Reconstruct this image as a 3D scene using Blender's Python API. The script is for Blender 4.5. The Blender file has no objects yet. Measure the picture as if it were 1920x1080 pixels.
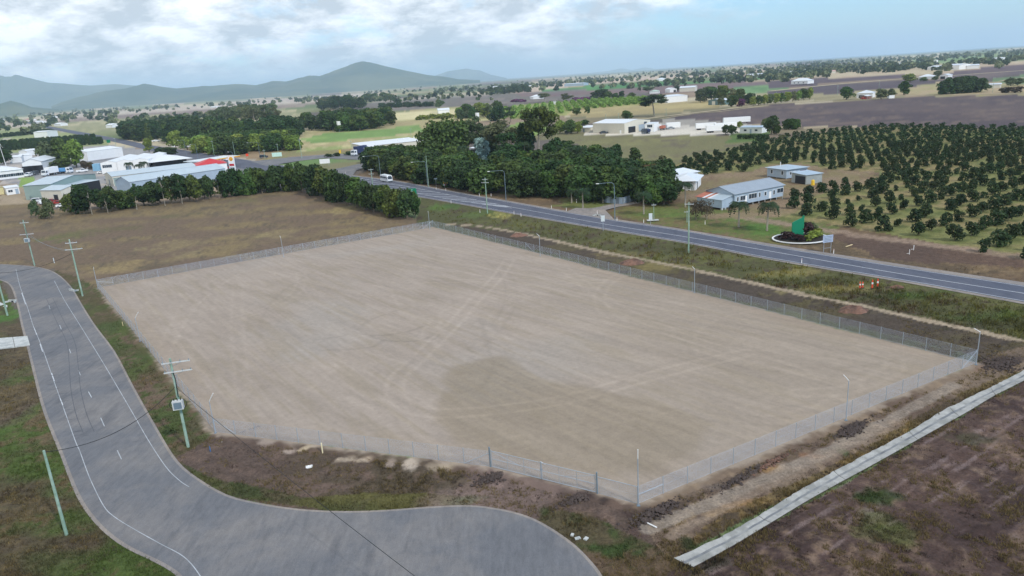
import bpy, bmesh, math, random
import numpy as np
from mathutils import Vector, Matrix
from mathutils.geometry import tessellate_polygon
R = math.radians
rnd = random.Random(7)
rng = np.random.default_rng(11)
scene = bpy.context.scene
COL = scene.collection

# ------------------------------------------------------------------ camera
F_PX, CAM_H, HORIZON, SLOPE = 1350.0, 38.0, 145.0, 62.0 / 960.0
ROLL = math.atan(SLOPE)
PITCH = math.atan((540 - HORIZON) * math.cos(ROLL) / F_PX)
cam_data = bpy.data.cameras.new("camera")
cam = bpy.data.objects.new("camera", cam_data)
COL.objects.link(cam)
cam_data.sensor_width = 36.0
cam_data.lens = F_PX / 1920.0 * 36.0
cam_data.clip_start = 0.5
cam_data.clip_end = 250000.0
cam.matrix_world = (Matrix.Translation((0, 0, CAM_H)) @ Matrix.Rotation(math.pi / 2 - PITCH, 4, 'X')
                    @ Matrix.Rotation(-ROLL, 4, 'Z'))
scene.camera = cam

# ------------------------------------------------------------------ light
SUN_EL, SUN_AZ = 42.0, 138.0        # azimuth clockwise from +Y
EXPOSURE = 0.18
scene.view_settings.view_transform = 'Standard'
scene.view_settings.look = 'None'
scene.view_settings.gamma = 1.0
scene.view_settings.exposure = EXPOSURE
scene.view_settings.use_curve_mapping = False
scene.cycles.volume_bounces = 4
scene.cycles.max_bounces = 6
scene.cycles.diffuse_bounces = 3
scene.cycles.transparent_max_bounces = 12
sun = bpy.data.lights.new("sun", 'SUN')
sun.energy = 2.3
sun.angle = R(2.5)
sun.color = (1.0, 0.95, 0.87)
sun_ob = bpy.data.objects.new("sun", sun)
COL.objects.link(sun_ob)
sd = Vector((math.sin(R(SUN_AZ)) * math.cos(R(SUN_EL)), math.cos(R(SUN_AZ)) * math.cos(R(SUN_EL)), math.sin(R(SUN_EL))))
sun_ob.rotation_euler = sd.to_track_quat('Z', 'Y').to_euler()
sun_ob.location = (0, 0, 120)

world = bpy.data.worlds.new("World")
scene.world = world
world.use_nodes = True


class NT:
    """small helper for node trees"""
    def __init__(s, tree):
        s.t = tree; s.n = tree.nodes; s.l = tree.links
        s.n.clear()
    def add(s, typ, **kw):
        n = s.n.new(typ)
        for k, v in kw.items():
            if k == 'inp':
                for kk, vv in v.items():
                    if isinstance(vv, bpy.types.NodeSocket): s.l.new(vv, n.inputs[kk])
                    else: n.inputs[kk].default_value = vv
            else: setattr(n, k, v)
        return n
    def math(s, op, a, b=None, c=None, clamp=False):
        n = s.n.new('ShaderNodeMath'); n.operation = op; n.use_clamp = clamp
        for i, v in enumerate((a, b, c)):
            if v is None: continue
            if isinstance(v, bpy.types.NodeSocket): s.l.new(v, n.inputs[i])
            else: n.inputs[i].default_value = v
        return n.outputs[0]
    def mix(s, fac, a, b, mode='MIX'):
        n = s.n.new('ShaderNodeMix'); n.data_type = 'RGBA'; n.blend_type = mode
        for i, v in ((0, fac), (6, a), (7, b)):
            if isinstance(v, bpy.types.NodeSocket): s.l.new(v, n.inputs[i])
            else: n.inputs[i].default_value = v if i == 0 else (*v[:3], 1)
        return n.outputs[2]
    def noise(s, vec, scale, detail=4, rough=0.55, dist=0.0):
        n = s.n.new('ShaderNodeTexNoise')
        if vec is not None: s.l.new(vec, n.inputs['Vector'])
        n.inputs['Scale'].default_value = scale; n.inputs['Detail'].default_value = detail
        n.inputs['Roughness'].default_value = rough; n.inputs['Distortion'].default_value = dist
        return n.outputs['Fac']
    def ramp(s, fac, a, b, lo=0.0, hi=1.0):
        n = s.n.new('ShaderNodeMapRange')
        s.l.new(fac, n.inputs[0])
        for i, v in ((1, a), (2, b), (3, lo), (4, hi)): n.inputs[i].default_value = v
        return n.outputs[0]
    def mapping(s, vec, scale, rot=(0, 0, 0)):
        n = s.n.new('ShaderNodeMapping'); s.l.new(vec, n.inputs[0])
        n.inputs['Scale'].default_value = scale; n.inputs['Rotation'].default_value = rot
        return n.outputs[0]


# sky: physical blue sky with a broken cloud sheet, mapped as a flat layer overhead
w = NT(world.node_tree)
tc = w.add('ShaderNodeTexCoord')
sep = w.add('ShaderNodeSeparateXYZ', inp={0: tc.outputs['Generated']})
zz = w.math('ADD', w.math('ABSOLUTE', sep.outputs[2]), 0.34)
cx = w.math('DIVIDE', sep.outputs[0], zz)
cy = w.math('DIVIDE', sep.outputs[1], zz)
cvec = w.add('ShaderNodeCombineXYZ', inp={0: cx, 1: cy, 2: 0.0}).outputs[0]
n1 = w.noise(cvec, 1.9, 10, 0.62, 0.1)
vec2 = w.add('ShaderNodeVectorMath', operation='ADD', inp={0: cvec, 1: (4.3, 1.2, 0.7)}).outputs[0]
n2 = w.noise(vec2, 4.2, 10, 0.64, 0.1)
n3 = w.noise(vec2, 1.1, 3, 0.5)
clear = w.ramp(sep.outputs[0], 0.05, 0.45, 0.0, 0.36)      # the sky opens towards the right
low = w.ramp(sep.outputs[2], 0.0, 0.10, 0.06, 0.0)
cov = w.math('SUBTRACT', w.math('SUBTRACT', w.math('ADD', n1, 0.165), clear), w.math('MULTIPLY', low, 0.9))
cmask = w.ramp(cov, 0.42, 0.60, 0.0, 1.0)
shade = w.ramp(w.math('ADD', w.math('MULTIPLY', n2, 0.75), w.math('MULTIPLY', n3, 0.25)), 0.43, 0.57, 0.0, 1.0)
ccol = w.mix(shade, (0.58, 0.64, 0.70), (1.24, 1.26, 1.28))
sky = w.add('ShaderNodeTexSky', sky_type='NISHITA', sun_disc=False, sun_elevation=R(SUN_EL), sun_rotation=R(SUN_AZ),
            altitude=50.0, air_density=1.0, dust_density=0.6, ozone_density=2.0)
skys = w.add('ShaderNodeVectorMath', operation='SCALE', inp={0: sky.outputs[0], 'Scale': 0.14}).outputs[0]
skyc = w.mix(1.0, skys, (0.70, 0.98, 1.22), 'MULTIPLY')
fin = w.mix(cmask, skyc, ccol)
bg = w.add('ShaderNodeBackground', inp={0: fin, 1: 1.0})
wo = w.add('ShaderNodeOutputWorld', inp={0: bg.outputs[0]})


# ------------------------------------------------------------------ photograph -> ground
_c, _s = math.cos(ROLL), math.sin(ROLL)
def ray(x, y):
    u, v = x - 960.0, 540.0 - y
    X = u * _c + v * _s; Y = -u * _s + v * _c
    return np.array([X, F_PX * math.cos(PITCH) + Y * math.sin(PITCH), -F_PX * math.sin(PITCH) + Y * math.cos(PITCH)])
def P(x, y, z=0.0):
    d = ray(x, y); t = (z - CAM_H) / d[2]
    return Vector((d[0] * t, d[1] * t, z))
def P2(pts): return np.array([P(*q)[:2] for q in pts])
def hz(x): return HORIZON - (x - 960) * SLOPE
def ppm(x, y): return (y - hz(x)) * math.cos(PITCH) / CAM_H          # photograph pixels per metre
def height(x, yb, yt):                                                 # metres of an upright at (x, yb) reaching yt
    b, t = yb - hz(x), yt - hz(x); v = 5020.0
    return CAM_H * (1 - (t / b) * ((v - b) / (v - t)))
def S(r, g, b):
    f = lambda c: (c / 255.0 / 12.92) if c <= 10 else ((c / 255.0 + 0.055) / 1.055) ** 2.4
    return (f(r), f(g), f(b))

# ------------------------------------------------------------------ noise
def _h(i, j, s):
    n = (i * 374761393 + j * 668265263 + s * 1442695041) & 0xFFFFFFFF
    n = ((n ^ (n >> 13)) * 1274126177) & 0xFFFFFFFF
    return ((n ^ (n >> 16)) & 0xFFFF) / 65535.0
def vn(x, y, s=0):
    xi = np.floor(x).astype(np.int64); yi = np.floor(y).astype(np.int64)
    fx = x - xi; fy = y - yi
    fx = fx * fx * (3 - 2 * fx); fy = fy * fy * (3 - 2 * fy)
    a = _h(xi, yi, s); b = _h(xi + 1, yi, s); c = _h(xi, yi + 1, s); d = _h(xi + 1, yi + 1, s)
    return (a * (1 - fx) + b * fx) * (1 - fy) + (c * (1 - fx) + d * fx) * fy
def fbm(x, y, s=0, o=4):
    t = 0; a = 0.5; n = 0
    for k in range(o):
        t = t + a * vn(x * 2 ** k + 17.3 * k, y * 2 ** k - 9.1 * k, s + k); n += a; a *= 0.55
    return t / n
def ss(x, a, b):
    t = np.clip((x - a) / (b - a), 0, 1); return t * t * (3 - 2 * t)
def inside(poly, X, Y):
    r = np.zeros(X.shape, bool); n = len(poly)
    for i in range(n):
        x0, y0 = poly[i]; x1, y1 = poly[(i + 1) % n]
        if y0 == y1: continue
        c = ((y0 > Y) != (y1 > Y)) & (X < (x1 - x0) * (Y - y0) / (y1 - y0) + x0)
        r ^= c
    return r
def dline(pts, X, Y, closed=False):
    d = np.full(X.shape, 1e9); n = len(pts)
    for i in range(n if closed else n - 1):
        x0, y0 = pts[i]; x1, y1 = pts[(i + 1) % n]
        dx, dy = x1 - x0, y1 - y0; L = dx * dx + dy * dy + 1e-9
        t = np.clip(((X - x0) * dx + (Y - y0) * dy) / L, 0, 1)
        d = np.minimum(d, np.hypot(X - x0 - t * dx, Y - y0 - t * dy))
    return d
def smooth(pts, n=8):
    """Catmull-Rom through the points"""
    p = np.array(pts, float); q = np.vstack([2 * p[0] - p[1], p, 2 * p[-1] - p[-2]]); out = []
    for i in range(1, len(q) - 2):
        for k in range(n):
            t = k / n; a, b, c, d = q[i - 1], q[i], q[i + 1], q[i + 2]
            out.append(0.5 * ((2 * b) + (c - a) * t + (2 * a - 5 * b + 4 * c - d) * t * t + (3 * b - a - 3 * c + d) * t ** 3))
    out.append(q[-2]); return np.array(out)

# ------------------------------------------------------------------ materials
def new_mat(name):
    m = bpy.data.materials.new(name); m.use_nodes = True
    return m, NT(m.node_tree)
_mats = {}
def mat(name, col, rough=0.7, var=0.12, scale=1.5, metal=0.0, bump=0.0, spec=0.4, island=0.0, obj=0.0, col2=None, emit=0.0, wave=None, trans=0.0):
    if name in _mats: return _mats[name]
    m, t = new_mat(name)
    geo = t.add('ShaderNodeNewGeometry'); pos = geo.outputs['Position']
    n = t.noise(pos, scale, 5, 0.6)
    c = t.mix(t.ramp(n, 0.3, 0.7), [v * (1 - var) for v in col], [v * (1 + var) for v in col])
    if col2 is not None:
        c = t.mix(t.ramp(t.noise(pos, scale * 0.35, 4, 0.6), 0.46, 0.62), c, col2)
    if island:
        g = t.ramp(geo.outputs['Random Per Island'], 0, 1, 1 - island, 1 + island)
        c = t.mix(1.0, c, t.add('ShaderNodeCombineXYZ', inp={0: g, 1: g, 2: g}).outputs[0], 'MULTIPLY')
    if obj:
        oi = t.add('ShaderNodeObjectInfo')
        g = t.ramp(oi.outputs['Random'], 0, 1, 1 - obj, 1 + obj)
        g2 = t.math('MULTIPLY', t.ramp(t.math('FRACT', t.math('MULTIPLY', oi.outputs['Random'], 7.77)), 0, 1, 1 - obj, 1 + obj), g)
        c = t.mix(1.0, c, t.add('ShaderNodeCombineXYZ', inp={0: g2, 1: g, 2: g}).outputs[0], 'MULTIPLY')
    b = t.add('ShaderNodeBsdfPrincipled', inp={'Base Color': c, 'Roughness': rough, 'Metallic': metal, 'Specular IOR Level': spec})
    if bump:
        h = t.noise(pos, scale * 6, 4, 0.6)
        if wave:
            wv = t.add('ShaderNodeTexWave', wave_type='BANDS', bands_direction=wave[0], inp={'Vector': t.add('ShaderNodeTexCoord').outputs['Object'], 'Scale': wave[1]})
            h = wv.outputs['Fac']
        t.l.new(t.add('ShaderNodeBump', inp={'Height': h, 'Strength': bump, 'Distance': 0.05}).outputs[0], b.inputs['Normal'])
    if emit:
        b.inputs['Emission Color'].default_value = (*col, 1); b.inputs['Emission Strength'].default_value = emit
    out = b.outputs[0]
    if trans:
        tr = t.add('ShaderNodeBsdfTranslucent', inp={0: c})
        mx = t.add('ShaderNodeMixShader', inp={0: trans, 1: out, 2: tr.outputs[0]}); out = mx.outputs[0]
    t.add('ShaderNodeOutputMaterial', inp={0: out})
    _mats[name] = m; return m

def leafmat(name, col, var=0.28, obj=0.2, col2=None):
    return mat(name, col, 0.62, var, 0.45, island=0.42, obj=obj, spec=0.25, trans=0.22, col2=col2)

L_DARK = leafmat('leaf_dark', S(52, 74, 36))
L_MANGO = leafmat('leaf_mango', S(64, 88, 36), col2=S(90, 106, 46))
L_MID = leafmat('leaf_mid', S(70, 92, 42))
L_LIME = leafmat('leaf_lime', S(122, 142, 62))
L_OLIVE = leafmat('leaf_olive', S(98, 108, 72))
L_GUM = leafmat('leaf_gum', S(88, 100, 66))
L_BLUE = leafmat('leaf_silver', S(150, 172, 166))
L_BROWN = leafmat('leaf_brown', S(86, 76, 60))
L_RUST = leafmat('leaf_rust', S(96, 74, 50), col2=S(80, 84, 44))
L_PURPLE = leafmat('leaf_purple', S(96, 56, 92))
L_DPURP = leafmat('leaf_darkred', S(52, 34, 34))
L_CITRUS = leafmat('leaf_citrus', S(46, 64, 32), obj=0.18)
L_BELT = leafmat('leaf_belt', S(60, 78, 36), col2=S(86, 104, 44))
L_PALM = leafmat('leaf_palm', S(46, 64, 36))
M_BARK = mat('bark', S(120, 108, 92), 0.9, 0.25, 3)
M_BARKW = mat('bark_pale', S(150, 142, 128), 0.85, 0.2, 3)
M_GALV = mat('galvanised_steel', S(168, 178, 188), 0.45, 0.08, 4, metal=0.35)
M_GALVD = mat('dull_steel', S(120, 138, 150), 0.5, 0.1, 4, metal=0.35)
M_POLE = mat('green_treated_timber', S(134, 160, 142), 0.8, 0.16, 2.5, col2=S(156, 176, 162))
M_WHITE = mat('white_paint', S(232, 232, 230), 0.5, 0.04, 2)
M_XARM = mat('weathered_crossarm', S(190, 192, 190), 0.7, 0.1, 4)
M_BLACK = mat('black_rubber', S(28, 28, 30), 0.6, 0.1, 4)
M_DARK = mat('dark_parts_and_shade', S(34, 36, 40), 0.7, 0.1, 2)  # near-black parts; also stands in for shade in open bays and under roofs
M_GLASS = mat('window_glass', S(52, 64, 76), 0.12, 0.1, 2, spec=0.7)
M_CONC = mat('concrete', S(186, 188, 184), 0.85, 0.12, 2.2, col2=S(160, 164, 162), bump=0.2)
M_ROOFW = mat('white_roof_sheet', S(214, 218, 220), 0.42, 0.05, 0.6, metal=0.05, bump=0.25, wave=('X', 1.4))
M_ROOFG = mat('grey_roof_sheet', S(158, 166, 172), 0.45, 0.07, 0.5, metal=0.15, bump=0.3, wave=('X', 1.4))
M_ROOFB = mat('pale_blue_roof_sheet', S(176, 190, 198), 0.42, 0.06, 0.4, metal=0.15, bump=0.3, wave=('X', 1.4))
M_WALLW = mat('white_wall_sheet', S(226, 226, 224), 0.6, 0.05, 0.8, bump=0.2, wave=('X', 1.6))
M_WALLC = mat('cream_wall_sheet', S(206, 200, 184), 0.6, 0.05, 0.8, bump=0.2, wave=('X', 1.6))
M_WALLG = mat('sage_wall_sheet', S(138, 156, 150), 0.6, 0.05, 0.8, bump=0.2, wave=('X', 1.6))
M_WALLB = mat('pale_blue_wall_sheet', S(160, 176, 190), 0.6, 0.07, 0.8, bump=0.2, wave=('X', 1.6))
M_RUST = mat('rust_stained_sheet', S(176, 106, 84), 0.7, 0.2, 0.9, bump=0.3, wave=('X', 1.4))
M_RED = mat('red_paint', S(190, 34, 44), 0.5, 0.05, 1)
M_ORANGE = mat('orange_plastic', S(226, 74, 44), 0.5, 0.05, 2)
M_YELLOW = mat('yellow_paint', S(232, 190, 52), 0.5, 0.05, 2)
M_BLUE = mat('blue_paint', S(60, 104, 150), 0.5, 0.06, 2)
M_NAVY = mat('navy_paint', S(36, 48, 84), 0.4, 0.06, 2)
M_TEAL = mat('green_sign_face', S(8, 122, 88), 0.5, 0.05, 2)
M_GREENS = mat('green_paint', S(70, 130, 100), 0.6, 0.08, 2)
M_TIMBER = mat('weathered_timber', S(150, 120, 92), 0.85, 0.2, 3)
M_SOIL = mat('red_soil', S(122, 92, 78), 0.95, 0.25, 1.8, bump=0.8, col2=S(92, 72, 62))
M_DSOIL = mat('dark_soil', S(74, 64, 60), 0.95, 0.3, 1.4, bump=0.6)
M_SIGNW = mat('sign_face_white', S(205, 212, 214), 0.5, 0.05, 3)

# ------------------------------------------------------------------ mesh building
def raw_mesh(name, V, Fc, m=None, smooth_=False):
    V = np.asarray(V, dtype=np.float32); Fc = np.asarray(Fc, dtype=np.int32)
    me = bpy.data.meshes.new(name); k = Fc.shape[1]
    me.vertices.add(len(V)); me.vertices.foreach_set('co', V.ravel())
    me.loops.add(Fc.size); me.loops.foreach_set('vertex_index', Fc.ravel())
    me.polygons.add(len(Fc)); me.polygons.foreach_set('loop_start', np.arange(0, Fc.size, k, dtype=np.int32))
    me.polygons.foreach_set('loop_total', np.full(len(Fc), k, dtype=np.int32))
    if smooth_: me.polygons.foreach_set('use_smooth', np.ones(len(Fc), bool))
    me.update(calc_edges=True)
    if m: me.materials.append(m)
    return me
def link(name, me, parent=None, loc=(0, 0, 0), rot=(0, 0, 0), scale=(1, 1, 1), **props):
    o = bpy.data.objects.new(name, me); COL.objects.link(o)
    o.location = loc; o.rotation_euler = rot; o.scale = scale
    if parent is not None: o.parent = parent
    for k, v in props.items():
        if v is not None: o[k] = v
    return o
def thing(name, label, cat, loc=(0, 0, 0), rz=0.0, group=None):
    return link(name, None, None, loc, (0, 0, rz), label=label, category=cat, group=group)

class MB:
    def __init__(s): s.v = []; s.f = []
    def face(s, pts):
        k = len(s.v); s.v += [tuple(p) for p in pts]; s.f.append(tuple(range(k, k + len(pts)))); return s
    def box(s, c, d, rz=0.0, tilt=None):
        k = len(s.v); ca, sa = math.cos(rz), math.sin(rz)
        for z in (-1, 1):
            for (x, y) in ((-1, -1), (1, -1), (1, 1), (-1, 1)):
                px, py, pz = x * d[0] / 2, y * d[1] / 2, z * d[2] / 2
                s.v.append((c[0] + px * ca - py * sa, c[1] + px * sa + py * ca, c[2] + pz))
        for q in ((0, 3, 2, 1), (4, 5, 6, 7), (0, 1, 5, 4), (1, 2, 6, 5), (2, 3, 7, 6), (3, 0, 4, 7)):
            s.f.append(tuple(k + i for i in q))
        return s
    def cyl(s, a, b, r0, r1=None, n=6, cap=True):
        r1 = r0 if r1 is None else r1
        a, b = Vector(a), Vector(b); d = (b - a).normalized()
        u = d.cross(Vector((0, 0, 1)) if abs(d.z) < 0.9 else Vector((1, 0, 0))).normalized(); w_ = d.cross(u)
        k = len(s.v)
        for (p, r) in ((a, r0), (b, r1)):
            for i in range(n):
                t = 2 * math.pi * i / n; s.v.append(tuple(p + u * (r * math.cos(t)) + w_ * (r * math.sin(t))))
        for i in range(n):
            j = (i + 1) % n; s.f.append((k + i, k + j, k + n + j, k + n + i))
        if cap: s.f.append(tuple(k + i for i in reversed(range(n)))); s.f.append(tuple(k + n + i for i in range(n)))
        return s
    def tube(s, pts, r, n=5):
        for a, b in zip(pts[:-1], pts[1:]): s.cyl(a, b, r, r, n)
        return s
    def extrude(s, poly, y0, y1):
        """x-z outline pushed along y"""
        k = len(s.v); n = len(poly)
        s.v += [(x, y0, z) for x, z in poly] + [(x, y1, z) for x, z in poly]
        s.f.append(tuple(range(k, k + n))); s.f.append(tuple(reversed(range(k + n, k + 2 * n))))
        for i in range(n):
            j = (i + 1) % n; s.f.append((k + j, k + i, k + n + i, k + n + j))
        return s
    def mesh(s, name, m):
        me = bpy.data.meshes.new(name); me.from_pydata(s.v, [], s.f); me.materials.append(m); me.update(); return me
    def build(s, name, m, parent=None, **kw):
        return link(name, s.mesh(name, m), parent, **kw)

# ================================================================== THE GROUND
LOTPX = [(184, 541), (812, 427), (1829, 684), (1196, 949), (1120, 929), (920, 879), (405, 813)]
LOT = P2(LOTPX)
STREET_IN = [(0, 496), (60, 500), (100, 511), (130, 537), (150, 570), (175, 610), (212, 660), (247, 727), (300, 822), (330, 868), (365, 898), (420, 930), (480, 946), (560, 958), (640, 962), (720, 960), (800, 954), (860, 951), (905, 953), (960, 963), (1000, 977), (1040, 1000), (1075, 1026), (1105, 1057), (1125, 1085), (1150, 1140)]
STREET_OUT = [(0, 524), (16, 530), (26, 542), (36, 573), (44, 610), (55, 650), (65, 690), (79, 745), (92, 785), (107, 822), (122, 858), (140, 905), (160, 945), (187, 980), (217, 1007), (250, 1028), (290, 1047), (325, 1066), (345, 1085), (380, 1140)]
sp_in, sp_out = smooth(P2(STREET_IN), 5), smooth(P2(STREET_OUT), 5)
ext = sp_in[0] - np.array([60.0, -6.0]); ext2 = sp_out[0] - np.array([60.0, -6.0])
STREET = np.vstack([[ext], sp_in, sp_out[::-1], [ext2]])
HW_UP = [(40, 226), (100, 238), (200, 256), (275, 271), (337, 281), (480, 303), (600, 321), (667, 330.5), (742, 340), (855, 361), (960, 380), (1135, 411), (1272, 431.5), (1440, 461), (1690, 501.5), (1920, 536.5), (2400, 612)]
HW_DN = [(40, 229), (100, 243), (200, 263), (275, 281), (337, 293), (480, 321), (600, 337), (667, 350), (742, 362), (855, 381), (960, 400), (1130, 429), (1297, 457), (1440, 484.5), (1690, 526), (1920, 567), (2400, 652)]
hw_u, hw_d = P2(HW_UP), P2(HW_DN)
HIGHWAY = np.vstack([hw_u, hw_d[::-1]])
DRAIN_U = [(1263, 1047), (1350, 1008), (1440, 957), (1502, 918), (1615, 857), (1700, 812), (1767, 771), (1850, 730), (1920, 695), (2100, 606)]
DRAIN_D = [(1300, 1064), (1372, 1025), (1440, 984), (1532, 929), (1640, 870), (1747, 810), (1815, 772), (1865, 742), (1920, 714), (2100, 620)]
du, dd = P2(DRAIN_U), P2(DRAIN_D)
DRAIN = np.vstack([du, dd[::-1]])
ORCH = P2([(1218, 322), (1300, 300), (1430, 266), (1520, 252), (1650, 238), (1800, 240), (1920, 242), (2300, 250), (2300, 590), (1940, 490), (1880, 480), (1760, 456), (1690, 443), (1600, 428), (1520, 415), (1462, 405)])
ORCH_NO = P2([(1190, 338), (1240, 331), (1345, 327), (1395, 323), (1440, 310), (1500, 305), (1560, 318), (1645, 322), (1650, 336), (1610, 346), (1560, 352), (1510, 361), (1480, 372), (1470, 392), (1440, 412), (1200, 430)])
OU = np.array([0.812, 0.583]); OV = np.array([-0.583, 0.812]); O0 = np.array([87.9, 150.0])
OSU, OSV = 6.35, 7.55

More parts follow.
